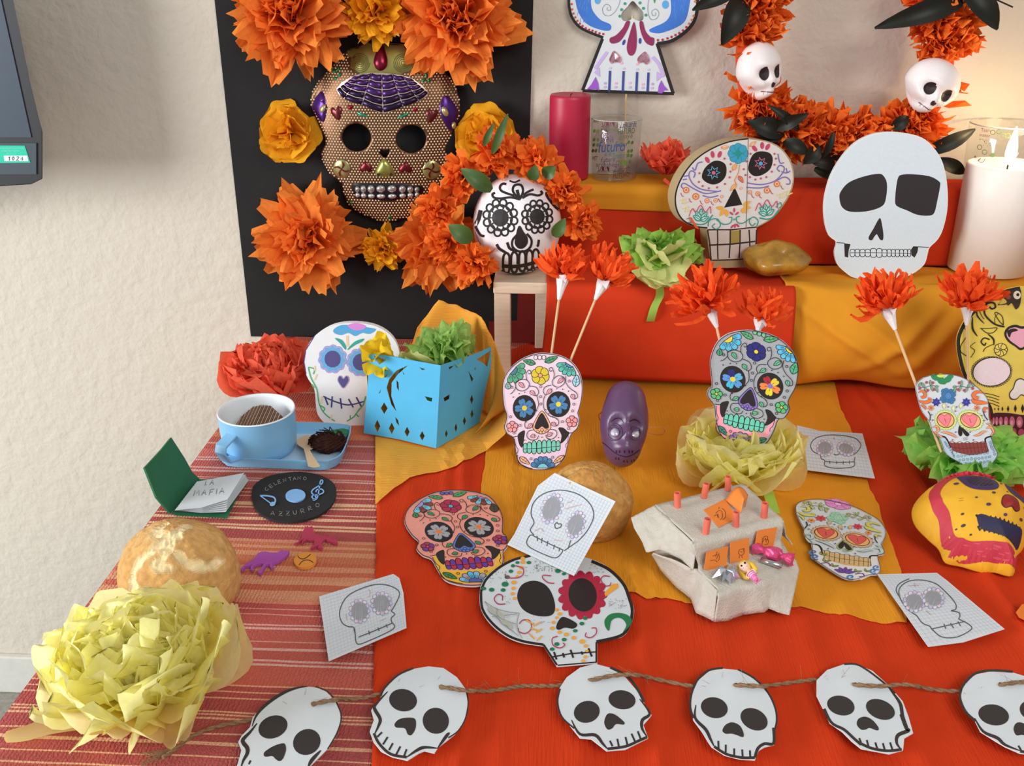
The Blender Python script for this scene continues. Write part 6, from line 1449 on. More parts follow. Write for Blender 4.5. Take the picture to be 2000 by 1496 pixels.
hp = [cz_ + hx * .96 + V((0, 0, hgt * .74)), cz_ + hx * 1.36 + V((0, 0, hgt * .62)), cz_ + hx * 1.42 + V((0, 0, hgt * .48)), cz_ + hx * 1.26 + V((0, 0, hgt * .22)), cz_ + hx * .90 + V((0, 0, hgt * .18))]
wv_, wf = [], []
dperp = V((.91, -.42, 0)) * .0085
for i, p in enumerate(hp):
    a = hp[max(0, i - 1)]; b = hp[min(4, i + 1)]; nrm = (b - a).normalized().cross(dperp.normalized()) * .0016
    wv_ += [p - dperp - nrm, p + dperp - nrm, p + dperp + nrm, p - dperp + nrm]
for i in range(4):
    for q_ in range(4): wf.append((i * 4 + q_, i * 4 + (q_ + 1) % 4, (i + 1) * 4 + (q_ + 1) % 4, (i + 1) * 4 + q_))
wf += [(3, 2, 1, 0), (16, 17, 18, 19)]
bevel(put('handle', (wv_, wf), BLU, t), .0009)
# wafer resting in the cup
zw = hgt - .012
wo = [(-.62, -.52), (-.55, .10), (-.30, .55), (.25, .62), (.75, .20), (.62, -.30), (.30, -.62), (-.30, -.70)]
WAF = mat('wafer_brown', '', .8, attr=True, var=.15, vscale=200)
t = thing('wafer', 'brown corrugated wafer block sitting inside the light blue cup', 'wafer', cz_ + V((0, 0, zw - .03)))
wt = [cz_ + V((x * cr * .86, y * cr * .86, zw + .008 * (y + .3) - .008 * abs(x))) for x, y in wo]; wb = [V((p.x, p.y, cz_.z + zw - .032)) for p in wt]
put('wafer_body', (wt + wb, [tuple(range(8)), tuple(range(15, 7, -1))] + [(i, i + 8, (i + 1) % 8 + 8, (i + 1) % 8) for i in range(8)]), mat('wafer_dark', '#5c4238', .8, var=.1), t)
wpl = [(x * .97, y * .97) for x, y in wo]
rg = random.Random(4)
for i in range(24):
    x = -.58 + i * .052
    ys_ = [y for y in np.linspace(-.7, .65, 60) if inside(x, y, wpl)]
    if len(ys_) < 4: continue
    y0, y1 = min(ys_), max(ys_)
    P = [cz_ + V((x * cr * .86, y * cr * .86, zw + .008 * (y + .3) - .008 * abs(x) + .0006)) for y in np.linspace(y0, y1, 6)]
    put('rib', tube(P, .0009, 5), mat('wafer_rib_light', '#a98f7c', .8, var=.2, vscale=300) if i % 2 else mat('wafer_rib', '#7a5c4c', .8, var=.2, vscale=300), t)
# wooden spoon, green felt leaf, brown wool
zk = lambda x, y: zC(x, y)
WSP = mat('wooden_spoon', '#d9bc96', .65, var=.08, vscale=30)
fsp = lambda x, y, o=0.: tab(x, y, .012 + .011 * max(0, min(1, (y - 850) / 55)) + o)
so = mp(zk, sm([(1240, 340), (1290, 355), (1305, 395), (1280, 425), (1262, 432)], 3, False) + [(1290, 480), (1325, 530)] + sm([(1320, 535), (1285, 540), (1252, 532)], 3, False) + [(1235, 460), (1225, 425)] + sm([(1210, 415), (1185, 395), (1190, 365)], 3, False))
tag(put('spoon', slab(so, fsp, .0015), WSP), 'small flat wooden ice cream spoon leaning on the tray rim', 'spoon')
FG = mat('green_felt', '#2f7d52', .9, var=.08, bump=.2)
tag(put('felt_leaf', slab(mp(zk, sm([(1310, 400), (1306, 350), (1345, 325), (1400, 310), (1480, 300), (1500, 308), (1485, 350), (1440, 370), (1380, 395)], 3)), lambda x, y, o=0.: tab(x, y, .013 + o), .0015), FG), 'dark green felt leaf lying in the right end of the tray', 'felt leaf')
wl = V((tab(640, 869, .014).x, tab(640, 869, .014).y, TZ + .016)); kx = pxm(wl)
wvf = ball(wl, (33 * kx, 26 * kx, .011), 30, 16, None, lambda d, p: p * (1 + .25 * noise.noise(d * 3) + .15 * noise.noise(d * 9)))
t = thing('wool_clump', 'dark brown wool clump in the right end of the tray', 'wool', wl - V((0, 0, .011)))
BRW = mat('brown_wool', '#3f2620', .95, var=.25, vscale=150, bump=.8, bscale=400, spec=.05)
put('core', wvf, BRW, t, smooth=True)
rg = random.Random(8); vv = ([], [])
for i in range(60):
    d = V((rg.gauss(0, 1), rg.gauss(0, 1), abs(rg.gauss(0, 1)))).normalized(); a = wl + V((d.x * 33 * kx, d.y * 26 * kx, d.z * .012)); tg = V((-d.y, d.x, .3)).normalized() * .012
    vv = join(vv, tube([a - tg, a + d * .003, a + tg], .0007, 4, False))
put('fibre', vv, BRW, t)['kind'] = 'stuff'

# ================================================================ blue paper basket with its amber sheet
SKY = mat('sky_blue_paper', '#55b5e2', .75, var=.03)
A, B, C = tab(712, 845, .010), tab(853, 876, .010), tab(940, 822, .010); Dp = A + C - B
hB = ony(861, 713, B.y).z - TZ - .010
def wallf(P, Q, lean_=0.):
    n_ = (Q - P).cross(V((0, 0, 1))).normalized()
    return plane(P, n_)
fl, fr_ = wallf(A, B), wallf(B, C)
z7 = Zm(400, 560, 2.992)
t = thing('paper_basket', 'light blue cut paper basket on the amber sheet with green tissue inside', 'basket', (A + C) / 2)
def cut(pts): return mp(z7, pts)
dia = lambda x, y, w_, h: cut([(x, y - h), (x + w_, y), (x, y + h), (x - w_, y)])
holesL = [cut([(1062, 590), (1078, 540), (1120, 490), (1190, 458), (1130, 510), (1092, 560), (1090, 640), (1120, 730), (1090, 690)]), dia(1048, 710, 20, 34), dia(1008, 815, 17, 38), dia(1092, 828, 17, 34), dia(1182, 848, 15, 30), dia(1270, 872, 15, 28),
  cut([(1120, 545), (1132, 560), (1134, 610), (1122, 590)]), cut([(1252, 470), (1290, 482), (1270, 488)]), cut([(1285, 640), (1330, 650), (1325, 672), (1300, 665)]), cut([(1045, 530), (1070, 505), (1060, 530)]), cut([(1112, 760), (1130, 780), (1136, 815), (1120, 795)]), cut([(1015, 625), (1030, 595), (1024, 620)]), cut([(985, 400), (1060, 428), (1020, 455)]), cut([(1155, 490), (1168, 515), (1160, 512)])]
holesR = [cut([(1425, 470), (1460, 458), (1432, 485)]), cut([(1395, 650), (1432, 628), (1430, 655), (1402, 672)]), dia(1560, 660, 10, 30), dia(1562, 745, 10, 28), dia(1518, 785, 10, 28), dia(1468, 825, 9, 28), dia(1412, 860, 9, 24), cut([(1588, 425), (1672, 372), (1652, 470), (1625, 445)]), cut([(1540, 490), (1570, 540), (1560, 560)]), cut([(1350, 745), (1362, 710), (1374, 740)]) and dia(1580, 480, 5, 12)]
oL_ = cut([(960, 395), (1010, 395), (1100, 408), (1200, 428), (1378, 460), (1352, 945), (1140, 893), (928, 855), (950, 600)])
oR_ = cut([(1378, 460), (1480, 425), (1600, 385), (1686, 345), (1684, 420), (1640, 600), (1606, 790), (1500, 860), (1352, 945)])
put('basket_side', slab(oL_, fl, .0006, holesL), SKY, t); put('basket_side', slab(oR_, fr_, .0006, holesR), SKY, t)
def side2(P, Q, nm, hgt_):   # amber lined back walls
    cb_ = (A + C) / 2; P = cb_ + (P - cb_) * .9; Q = cb_ + (Q - cb_) * .9
    up = V((0, 0, hgt_))
    vs = [P, Q, Q + up * .95, (P + Q) / 2 + up * .8, P + up]
    solid(put(nm, (vs, [(0, 1, 2, 3, 4)]), AMB2, t), .0006)
side2(A, Dp, 'amber_lining', hB * .85); side2(Dp, C, 'amber_lining', hB * .85)
put('basket_floor', ([A + V((0, 0, .001)), B + V((0, 0, .001)), C + V((0, 0, .001)), Dp + V((0, 0, .001))], [(0, 1, 2, 3)]), AMB2, t)
ctr = (A + C) / 2
GT = petals('gt', mat('basket_green_tissue', '#b6e07c', .8, trans=.45, var=.12, vscale=14, spec=.12), 'tissue', 7, W=.75, curl=.25, ruf=.18, nu=6, nv=8)
t = thing('tissue_filling', 'crumpled green tissue bunch sticking out of the blue paper basket', 'tissue flower', ctr + V((0, 0, .01)))
gc = ony(862, 690, ctr.y + .005); kx = pxm(gc)
pom(t, GT, gc + V((.002, .010, -.016)), (0, -.05, 1), 76 * kx, 52, 4, 74, jit=.6, lf=lambda t_: .7 + .35 * t_)
pom(t, GT, gc + V((0, 0, -.01)), (0, -.15, 1), 50 * kx, 20, 0, 60, jit=.9, twist=1.4)
for a in (-1, -.5, 0): inst('petal', random.choice(PT), t, pm_matrix(gc + V((-.012, -.012, -.012)), V((a * .9 - .3, -.55, .12 + .2 * (a + 1))), V((0, -.3, 1)), 66 * kx, .2))
put('bundle_core', ball(V((ctr.x, ctr.y, (TZ + .012 + gc.z) / 2)), (.03, .03, (gc.z - TZ) / 2 - .008), 16, 10, None, lambda d, p: p * (1 + .2 * noise.noise(d * 3))), MATS['basket_green_tissue'], t, smooth=True)
# yellow tissue tuft tucked over the basket edge
YB = mat('bright_yellow_tissue', '#f5d730', .8, trans=.25, var=.06, vscale=20)
YBp = petals('yb', YB, 'cut', 5, W=.9, curl=.2, ruf=.14, nu=5, nv=5)
t = thing('tissue_tuft', 'bright yellow tissue tuft tucked over the left corner of the blue basket', 'tissue flower', A + V((0, 0, hB * .7)))
yc = ony(738, 692, A.y + .004); kx = pxm(yc)
for d, s_ in (((-.2, -.4, 1), .62), ((.35, -.4, .95), .62), ((-.45, -.3, .6), .5), ((.75, -.35, .65), .5), ((0, -.8, .5), .5), ((-.1, -.5, -.2), .5), ((.3, -.5, -.3), .45), ((.1, .3, .9), .5), ((.5, .2, .9), .5)): inst('petal', random.choice(YBp), t, pm_matrix(yc + V((0, 0, -.006)), V(d), V((0, -1, .3)), 104 * kx * s_, random.uniform(-.4, .4)))
put('twist', tube([yc + V((0, 0, .004)), yc + V((.001, -.004, -.014)), yc + V((.003, -.006, -.03))], [.008, .006, .003], 7), YB, t, smooth=True)
# amber sheet: flat flap on the table plus a raised back and right collar
t = thing('amber_sheet', 'stiff amber crepe sheet lying under the blue basket and rising behind it', 'paper sheet', ctr)
FLP = [(733, 830), (733, 985), (770, 952), (800, 935), (850, 925), (905, 905), (950, 880), (985, 850), (1005, 815), (1006, 792), (985, 800), (960, 790), (930, 760), (800, 760)]
def flap(x, y, o=0.):
    p = tab(x, y, 0); d = 0
    e = .0062 + o
    if x > 735: e += .0018 * math.sin((x - 735) * .05)
    if x > 930: e += .035 * ((x - 930) / 76) ** 1.3 * (1 if y < 870 else .6)
    p = tab(x, y, e)
    if x > 733: p.z = max(p.z, redz(p.x, p.y) + .0028 + o)
    return p
FL2 = []
for i, p in enumerate(FLP):
    q_ = FLP[(i + 1) % len(FLP)]; k_ = max(1, int(math.hypot(q_[0] - p[0], q_[1] - p[1]) / 14))
    FL2 += [(p[0] + (q_[0] - p[0]) * j / k_, p[1] + (q_[1] - p[1]) * j / k_ + random.uniform(-1, 1)) for j in range(k_)]
put('flap', slab(FL2, flap, .0005, step=14), AMB2, t)
u1 = (C - B).normalized(); u0 = (B - A).normalized(); nb = V((u1.y, -u1.x, 0))
if nb.dot(B - A) < 0: nb = -nb
# collar curve: along back-left (D side) round to the right; lower edge near basket, upper edge flared
low = [Dp + V((-.028, .012, .004)), Dp + V((0, .016, .004)), Dp + V((.030, .012, .004)), C + V((.004, .016, .004)), C + nb * .012 + V((.006, -.004, .006)), B.lerp(C, .55) + nb * .022 + V((0, 0, .006))]
upp = []
for (x, y, dy) in ((815, 640, .030), (857, 585, .034), (905, 602, .034), (940, 618, .026), (966, 668, .012), (1004, 792, -.03)):
    upp.append(ony(x, y, (Dp.y + .02 if x < 935 else (C.y + .02 if x < 990 else C.y - .01)) + (dy if x < 935 else 0)))
def collar(u, v):
    s = u * 5; i = min(4, int(s)); f_ = s - i; f_ = f_ * f_ * (3 - 2 * f_)
    a = low[i].lerp(low[i + 1], f_); b = upp[i].lerp(upp[i + 1], s - i); p = a.lerp(b, v)
    p += V((0, .004 * noise.noise(V((u * 7, v * 2, 3))) + .010 * math.sin(v * 3.1), 0)) * 1
    p.z += .003 * noise.noise(V((u * 16, 3, 1))) * v
    return p
solid(put('raised_collar', gridmesh(collar, 60, 24), AMB2, t, smooth=True), .0005)

# ================================================================ little book, record, foam animals
t = thing('booklet', 'small green covered booklet standing open on the striped cloth, lettered page up', 'book', tab(385, 985))
GC = mat('green_cover', '#2c6b4a', .75, var=.05)
cov = mp(zC, [(440, 805), (585, 640), (895, 625), (750, 848)])
fb = lambda x, y, o=0.: tab(x, y, .0045 + o)
cl = [(378, 1000), (388, 937), (487, 928), (441, 1012), (348, 1008)]
put('back_cover', slab(mp(zC, [(440, 830), (420, 815), (590, 610), (880, 625), (800, 760), (760, 848)]), lambda x, y, o=0.: tab(x, y, .004 + o), .0025), GC, t)
sp0, sp1 = tab(*zC(415, 815), .004), tab(*zC(588, 608), .004)      # spine line
u_ = (sp1 - sp0)
hinge = sp0
def cvpt(px, py, side):   # standing cover: plane through the spine, tilted outwards
    return cvf(*zC(px, py))
nn = u_.cross(V((-.35, .05, 1))).normalized(); cvf = plane(sp0, nn)
put('front_cover', slab(mp(zC, [(415, 820), (330, 720), (258, 540), (360, 430), (420, 356), (500, 480), (550, 570), (592, 608), (560, 650)]), cvf, .0024), GC, t)
zt = .006
for i in range(6):
    a = [(440, 800), (575, 625), (870 + 4 * i - 6 * (i == 0), 572 + 9 * i), (760 - 2 * i, 735 + 15 * i), (600, 785 + 6 * i)]
    def pf(x, y, o=0., i=i):
        u = max(0, min(1, (x - 350) / 130)); return tab(x, y, .0085 + (5 - i) * .0012 + .004 * u * (1 - i / 6) + o)
    put('page', slab(mp(zC, a), pf, .0004, step=14), PAPER, t)
    if i == 0:
        k = Ink(pf, base=.0003)
        g_ = affine([(0, 0), (1, 0), (0, 1)], [zC(632, 618), zC(655, 612), zC(622, 648)])
        hand(k, 'L', g_, .9, '#4c4848'); hand(k, 'A', affine([(0, 0), (1, 0), (0, 1)], [zC(660, 613), zC(690, 612), zC(652, 645)]), .9, '#4c4848')
        for ch, x, y in (('M', 560, 678), ('A', 608, 675), ('F', 655, 672), ('I', 694, 668), ('A', 716, 664)): hand(k, ch, affine([(0, 0), (1, 0), (0, 1)], [zC(x, y), zC(x + 38, y - 4), zC(x - 6, y + 34)]), .9, '#4c4848')
        k.build('handwriting', t)
fv = flat(.0062)
t = thing('record_disc', 'black foam record with blue centre, music notes and chalk lettering', 'record', tab(575, 970))
dsk = mp(zC, sm([(910, 720), (920, 650), (1000, 595), (1120, 570), (1240, 568), (1350, 595), (1415, 645), (1420, 710), (1390, 770), (1310, 830), (1190, 862), (1070, 862), (980, 830), (930, 785)], 4))
put('disc', slab(dsk, fv, .003), mat('black_foam', '#2a2828', .85, var=.06, bump=.1), t)
FB = mat('light_blue_foam', '#84b4e6', .8, var=.04)
put('centre_label', slab(mp(zC, ell(1175, 708, 61, 38, -3, 24)), flat(.0078), .0016), FB, t)
k = Ink(flat(.0064), base=.0011); k.curve(mp(zC, [(960, 716), (1000, 716), (1040, 724), (1053, 742), (1046, 768)]), 3.2, '#84b4e6'); k.line(mp(zC, [(962, 716), (1022, 760)]), 2.2, '#84b4e6'); k.dot(*zC(1036, 766), 5.6, '#84b4e6', 4.2, -20); k.build('music_note', t)
k = Ink(flat(.0064), base=.0011)
k.curve(mp(zC, [(1288, 738), (1275, 722), (1290, 712), (1300, 730), (1282, 742), (1300, 738), (1312, 715), (1322, 660), (1328, 625), (1340, 622), (1338, 640), (1310, 660), (1280, 680), (1275, 700), (1300, 712), (1340, 700), (1345, 685), (1330, 675), (1305, 680), (1300, 695)]), 2.5, '#84b4e6'); k.build('treble_clef', t)
k = Ink(fv)
CH = '#a8a4a2'
for i, (ch, x, y, r_) in enumerate((('C', 985, 672, -50), ('E', 1012, 650, -42), ('L', 1040, 632, -34), ('E', 1065, 620, -26), ('N', 1097, 610, -20), ('T', 1130, 602, -14), ('A', 1158, 598, -8), ('N', 1188, 594, -4), ('O', 1222, 596, 0))):
    c_, s_ = math.cos(R(r_)), math.sin(R(r_)); hand(k, ch, lambda u, v: zC(x + 26 * u * c_ - 20 * v * s_, y + 26 * u * s_ + 20 * v * c_), .75, CH)
for i, (ch, x, y, r_) in enumerate((('A', 1025, 805, 4), ('Z', 1075, 808, 3), ('Z', 1118, 806, 0), ('U', 1160, 803, -6), ('R', 1206, 794, -12), ('R', 1250, 780, -20), ('O', 1292, 764, -28))):
    c_, s_ = math.cos(R(r_)), math.sin(R(r_)); hand(k, ch, lambda u, v: zC(x + 32 * u * c_ - 24 * v * s_, y + 32 * u * s_ + 24 * v * c_), .75, CH)
k.build('chalk_lettering', t)
zh = Zm(460, 1000, 10)
h1 = [(1150, 605), (1215, 585), (1285, 500), (1300, 400), (1340, 330), (1360, 300), (1345, 280), (1390, 290), (1410, 255), (1430, 300), (1490, 270), (1520, 310), (1530, 380), (1580, 430), (1680, 455), (1760, 470), (1880, 480), (1960, 520), (1990, 580), (1970, 605), (1900, 590), (1850, 560), (1780, 555), (1765, 525), (1700, 560), (1690, 600), (1700, 690), (1670, 705), (1600, 685), (1640, 640), (1560, 670), (1500, 700), (1460, 690), (1530, 650), (1540, 560), (1530, 540), (1450, 545), (1390, 530), (1330, 560), (1320, 600), (1295, 605), (1300, 565), (1350, 510), (1290, 540), (1240, 590), (1190, 612)]
tag(put('foam_horse', slab(mp(zh, h1), flat(.0058), .0032), mat('crimson_foam', '#b23a55', .85, var=.05)), 'crimson red foam horse cut-out lying above the orange foam ball', 'foam animal')
h2 = [(100, 1110), (120, 1090), (190, 1020), (300, 960), (390, 880), (430, 810), (500, 775), (590, 770), (700, 790), (820, 790), (870, 760), (900, 730), (930, 745), (1050, 755), (1040, 800), (980, 860), (860, 950), (760, 990), (720, 1010), (730, 1060), (750, 1080), (690, 1090), (665, 1060), (670, 1010), (610, 1020), (560, 1090), (520, 1160), (490, 1200), (440, 1190), (430, 1160), (490, 1110), (550, 1010), (500, 1000), (420, 1020), (360, 1050), (340, 1080), (355, 1140), (300, 1130), (290, 1070), (340, 1010), (415, 945), (330, 1020), (250, 1050), (190, 1060), (160, 1115), (110, 1125)]
tag(put('foam_horse', slab(mp(zh, h2), flat(.0058), .0032), mat('violet_foam', '#a850a8', .85, var=.05)), 'violet foam horse cut-out lying left of the orange foam ball', 'foam animal')
t = thing('foam_ball', 'flat orange foam ball with two black curves between the foam horses', 'foam ball', tab(596, 1094))
put('disc', slab(mp(zh, sm([(1140, 960), (1160, 890), (1250, 815), (1400, 785), (1520, 815), (1580, 890), (1560, 980), (1460, 1055), (1330, 1080), (1200, 1050)], 4)), flat(.0058), .0032), mat('orange_foam', '#e2923c', .85, var=.04), t)
k = Ink(via(flat(.0058), zh)); k.curve([(1215, 855), (1250, 900), (1320, 918), (1400, 880), (1470, 820)], 16, '#3a2a22'); k.curve([(1240, 1040), (1290, 975), (1370, 938), (1450, 945), (1520, 990)], 16, '#3a2a22'); k.build('seam', t)

# ================================================================ squared-paper drawings
def graph_paper(label, corners, f, g, stroke, eyes=True, tint=1, extra=None):
    t = thing('drawing', label, 'drawing', f(*corners[0]), 'pencil skull drawings on squared paper')
    put('sheet', slab(corners, f, .0004), PAPER, t)
    k = Ink(f, step=4e-6)
    c4 = corners[:4] if extra is None else extra; hm = homog([(0, 0), (1, 0), (1, 1), (0, 1)], c4)
    wd = math.hypot(c4[1][0] - c4[0][0], c4[1][1] - c4[0][1]); hh = math.hypot(c4[3][0] - c4[0][0], c4[3][1] - c4[0][1])
    nx = int(wd / 6.2); ny = int(hh / 6.2)
    def gl_(fn):
        q_ = [j / 30 for j in range(31) if inside(*fn(j / 30), corners)]
        if len(q_) > 2: k.line([fn(q_[0]), fn(q_[-1])], .55, '#c3cad8')
    for i in range(1, nx): gl_(lambda s_: hm(i / nx, s_))
    for i in range(1, ny): gl_(lambda s_: hm(s_, i / ny))
    s2 = Ink(via(f, g), base=3e-4, step=4e-6); PN = '#5a5c60'
    for p in stroke['lines']: s2.curve(p, stroke['w'], PN)
    rg = random.Random(len(label))
    for cx, cy, rx, ry, rot in stroke['eyes']:
        cs, sn = math.cos(R(rot)), math.sin(R(rot))
        for i in range(13):
            a = i * 2 * math.pi / 13; x, y = rx * 1.08 * math.cos(a), ry * 1.08 * math.sin(a)
            s2.dot(cx + x * cs - y * sn, cy + x * sn + y * cs, rx * .25, ('#c8c0e0', '#e6ccdc', '#dcd8ea')[i % 3], n=9); s2.ring(cx + x * cs - y * sn, cy + x * sn + y * cs, rx * .25, stroke['w'] * .5, '#9894b0', n=9)
        s2.poly(ell(cx, cy, rx, ry, rot, 18), '#b4b6bc')
        for i in range(26):
            u = -1 + 2 * (i + .5) / 26; v = math.sqrt(1 - u * u) * rg.uniform(.75, 1)
            a, b = (u * rx, -v * ry), (u * rx + rg.uniform(-.1, .1) * rx, v * ry); s2.line([(cx + p[0] * cs - p[1] * sn, cy + p[0] * sn + p[1] * cs) for p in (a, b)], stroke['w'] * .8, '#96989e')
    for p in stroke.get('faint', []): s2.curve(p, stroke['w'] * .6, '#cfa8ae')
    k.build('grid', t); s2.build('pencil_skull', t)
# 1: leaning on the bread roll
zg = Zm(760, 900, 3.479)
c1_ = mp(zg, [(1125, 82), (1538, 275), (1255, 782), (802, 570), (850, 500), (1010, 170)])
pA, pB, pC = tab(*zg(802, 570), .0135), tab(*zg(1255, 782), .0165), tab(*zg(1538, 275), .074)
fg1 = plane(pA, (pB - pA).cross(pC - pA))
graph_paper('squared paper skull drawing leaning on the split bread roll', c1_, fg1, zg, dict(w=7, eyes=[(1105, 325, 55, 90, 22), (1268, 435, 48, 80, 20)],
  lines=[[(985, 505), (960, 470), (985, 420), (965, 360), (985, 280), (1060, 220), (1170, 200), (1290, 230), (1370, 300), (1390, 380), (1350, 470), (1290, 540), (1235, 580), (1190, 612)], [(985, 505), (955, 510), (935, 555), (960, 590), (1050, 635), (1130, 660), (1170, 630), (1182, 605)], [(980, 510), (1080, 560), (1185, 608)], [(1005, 510), (1010, 545)], [(1040, 525), (1035, 560)], [(1080, 545), (1072, 580)], [(1125, 570), (1118, 600)], [(1160, 590), (1155, 615)], [(1125, 435), (1140, 420), (1150, 430), (1170, 430), (1165, 450), (1135, 460), (1125, 435)], [(1235, 540), (1215, 600)]],
  faint=[[(1195, 330), (1260, 310), (1305, 300)], [(1210, 290), (1250, 270)], [(990, 480), (1030, 460), (1050, 485)], [(1120, 540), (1180, 545)]]), extra=mp(zg, [(1060, 50), (1538, 275), (1255, 782), (802, 570)]))
# 2: on the border of striped cloth and red sheet
zg2 = Zm(0, 1080, 2.5)
c2_ = mp(zg2, [(1558, 212), (1920, 102), (1950, 122), (1970, 195), (1985, 365), (1605, 528)])
graph_paper('squared paper skull drawing half on the striped cloth, half on the red sheet', c2_, flat(.0110), zg2, dict(w=5, eyes=[(1755, 285, 40, 48, 0), (1862, 248, 40, 45, 0)],
  lines=[[(1735, 400), (1728, 365), (1700, 360), (1670, 340), (1658, 290), (1685, 225), (1740, 185), (1830, 155), (1900, 160), (1945, 185), (1948, 215), (1920, 270), (1912, 285), (1928, 300), (1910, 320), (1915, 345)], [(1735, 400), (1745, 445), (1800, 430), (1920, 372), (1915, 340)], [(1750, 412), (1830, 380), (1912, 345)], [(1800, 380), (1805, 400)], [(1845, 365), (1852, 382)], [(1885, 350), (1892, 366)], [(1728, 370), (1735, 400)]], faint=[[(1800, 220), (1810, 195), (1800, 180)], [(1690, 300), (1695, 330)], [(1860, 335), (1885, 320)]]), extra=mp(zg2, [(1558, 212), (1945, 95), (1990, 365), (1605, 528)]))
# 3: upper right on the amber runner
zg3 = Zm(1500, 800, 3.116)
c3_ = mp(zg3, [(175, 95), (320, 130), (575, 145), (650, 418), (480, 398), (220, 365)])
graph_paper('squared paper skull drawing right of the middle yellow pompom', c3_, flat(.0145), zg3, dict(w=5, eyes=[(345, 235, 40, 42, 0), (475, 240, 44, 32, 20)],
  lines=[[(320, 275), (275, 255), (260, 215), (290, 175), (360, 156), (450, 158), (530, 175), (565, 215), (545, 255), (520, 275)], [(320, 275), (325, 300), (345, 310), (350, 345), (420, 358), (500, 352), (527, 340), (525, 310), (530, 290)], [(345, 315), (430, 322), (527, 318)], [(375, 312), (376, 330)], [(418, 315), (418, 332)], [(458, 315), (458, 332)], [(495, 312), (495, 330)], [(400, 270), (415, 278), (435, 268)]], faint=[[(400, 170), (405, 185)]]), extra=mp(zg3, [(175, 95), (575, 145), (640, 415), (220, 365)]))
# 4: lower right
c4_ = mp(zg3, [(665, 1002), (1028, 993), (1090, 1040), (1440, 1335), (1190, 1415), (975, 1443)])
graph_paper('squared paper skull drawing on the red sheet at the lower right', c4_, flat(.0135), zg3, dict(w=6, eyes=[(890, 1170, 52, 50, 25), (1005, 1150, 52, 50, 25)],
  lines=[[(905, 1255), (850, 1215), (805, 1150), (800, 1090), (850, 1048), (930, 1038), (1020, 1060), (1090, 1120), (1140, 1180), (1142, 1215), (1115, 1225), (1160, 1235), (1168, 1255), (1160, 1275)], [(905, 1255), (940, 1300), (985, 1320), (1000, 1340), (1060, 1385), (1150, 1385), (1235, 1340), (1225, 1310), (1160, 1275)], [(1000, 1335), (1090, 1315), (1200, 1290)], [(1070, 1305), (1082, 1335)], [(1110, 1300), (1130, 1330)], [(1155, 1290), (1172, 1318)], [(800, 1140), (780, 1100), (800, 1060), (860, 1030)]], faint=[[(850, 1075), (920, 1070)], [(960, 1225), (990, 1250)], [(890, 1060), (900, 1080)]]), extra=mp(zg3, [(665, 1002), (1028, 993), (1440, 1335), (975, 1443)]))

# ================================================================ flowered white skull in the foreground
fq = flat(.0140)
oQ = sm([(960, 640), (850, 665), (740, 720), (650, 800), (615, 890), (625, 1010), (690, 1110), (790, 1190), (900, 1235), (1050, 1258)], 3, False) + mp(lambda x, y: (x, y), [(1140, 1398), (1415, 1375), (1415, 1235)]) + sm([(1420, 1225), (1580, 1195), (1640, 1120), (1665, 1020), (1640, 930), (1600, 830), (1500, 730), (1380, 670), (1250, 640), (1100, 628)], 3, False)
t = thing('paper_skull', 'white paper skull with one red petalled eye in the middle of the red sheet', 'paper skull', fq(*zg(1140, 1398)))
put('paper', slab(mp(zg, oQ), fq, .0008), PAPER, t)
k = Ink(via(fq, zg))
for p in ([(960, 645), (850, 672), (745, 728), (658, 808), (624, 890)], [(624, 890), (634, 1005), (698, 1100), (795, 1180), (905, 1225), (1050, 1250)]): k.curve(p, 17)
k.line([(1050, 1250), (1140, 1388)], 14); k.line([(1145, 1390), (1412, 1368)], 9); k.line([(1408, 1370), (1408, 1232)], 12)
k.curve([(1408, 1230), (1575, 1188), (1632, 1115), (1652, 1020), (1630, 930), (1590, 835), (1495, 740), (1375, 682)], 21)
k.blob([(975, 815), (900, 845), (870, 920), (900, 1000), (970, 1045), (1060, 1058), (1115, 1040), (1128, 980), (1100, 890), (1050, 835)], '#262020')
for i in range(15):
    a = i * 2 * math.pi / 15; k.dot(1315 + 130 * math.cos(a), 913 + 128 * math.sin(a), 40, '#b02440', 29, a * 57.3, 12)
    k.line([(1315 + 105 * math.cos(a + .2), 913 + 105 * math.sin(a + .2)), (1315 + 150 * math.cos(a + .2), 913 + 150 * math.sin(a + .2))], 4, '#8c1a34')
k.dot(1315, 913, 118, '#b02440', 120, 0, 24); k.dot(1315, 913, 96, '#2a1e20', 115, -12, 28)
k.blob([(1185, 1062), (1150, 1090), (1135, 1135), (1155, 1150), (1195, 1135), (1250, 1142), (1278, 1120), (1260, 1095)], '#262020')
k.line([(1105, 1335), (1230, 1312), (1405, 1300)], 9); 
for x0, y0, x1, y1 in ((1120, 1300, 1138, 1352), (1180, 1308, 1190, 1338), (1232, 1285, 1252, 1340), (1305, 1298, 1315, 1318), (1355, 1275, 1378, 1332)): k.line([(x0, y0), (x1, y1)], 13)
k.blob([(1470, 1130), (1465, 1085), (1500, 1045), (1560, 1035), (1620, 1050), (1648, 1085), (1630, 1130), (1590, 1165), (1612, 1120), (1590, 1080), (1550, 1068), (1510, 1090), (1495, 1155)], '#1f7a48')
k.poly([(1555, 835), (1558, 862), (1470, 925), (1462, 900), (1520, 838)], '#eda33c')
for x, y, r_ in ((872, 693, 14), (950, 693, 16), (842, 715, 15), (828, 752, 16), (803, 792, 18), (788, 840, 24), (775, 880, 17), (697, 878, 19), (643, 870, 17), (1147, 750, 20), (1188, 770, 14), (1333, 1072, 16), (1310, 1108, 17), (1265, 1157, 16), (1190, 1217, 17), (1140, 1247, 18), (1108, 1282, 17)): k.dot(x, y, r_, '#1f7a50', r_ * .72)
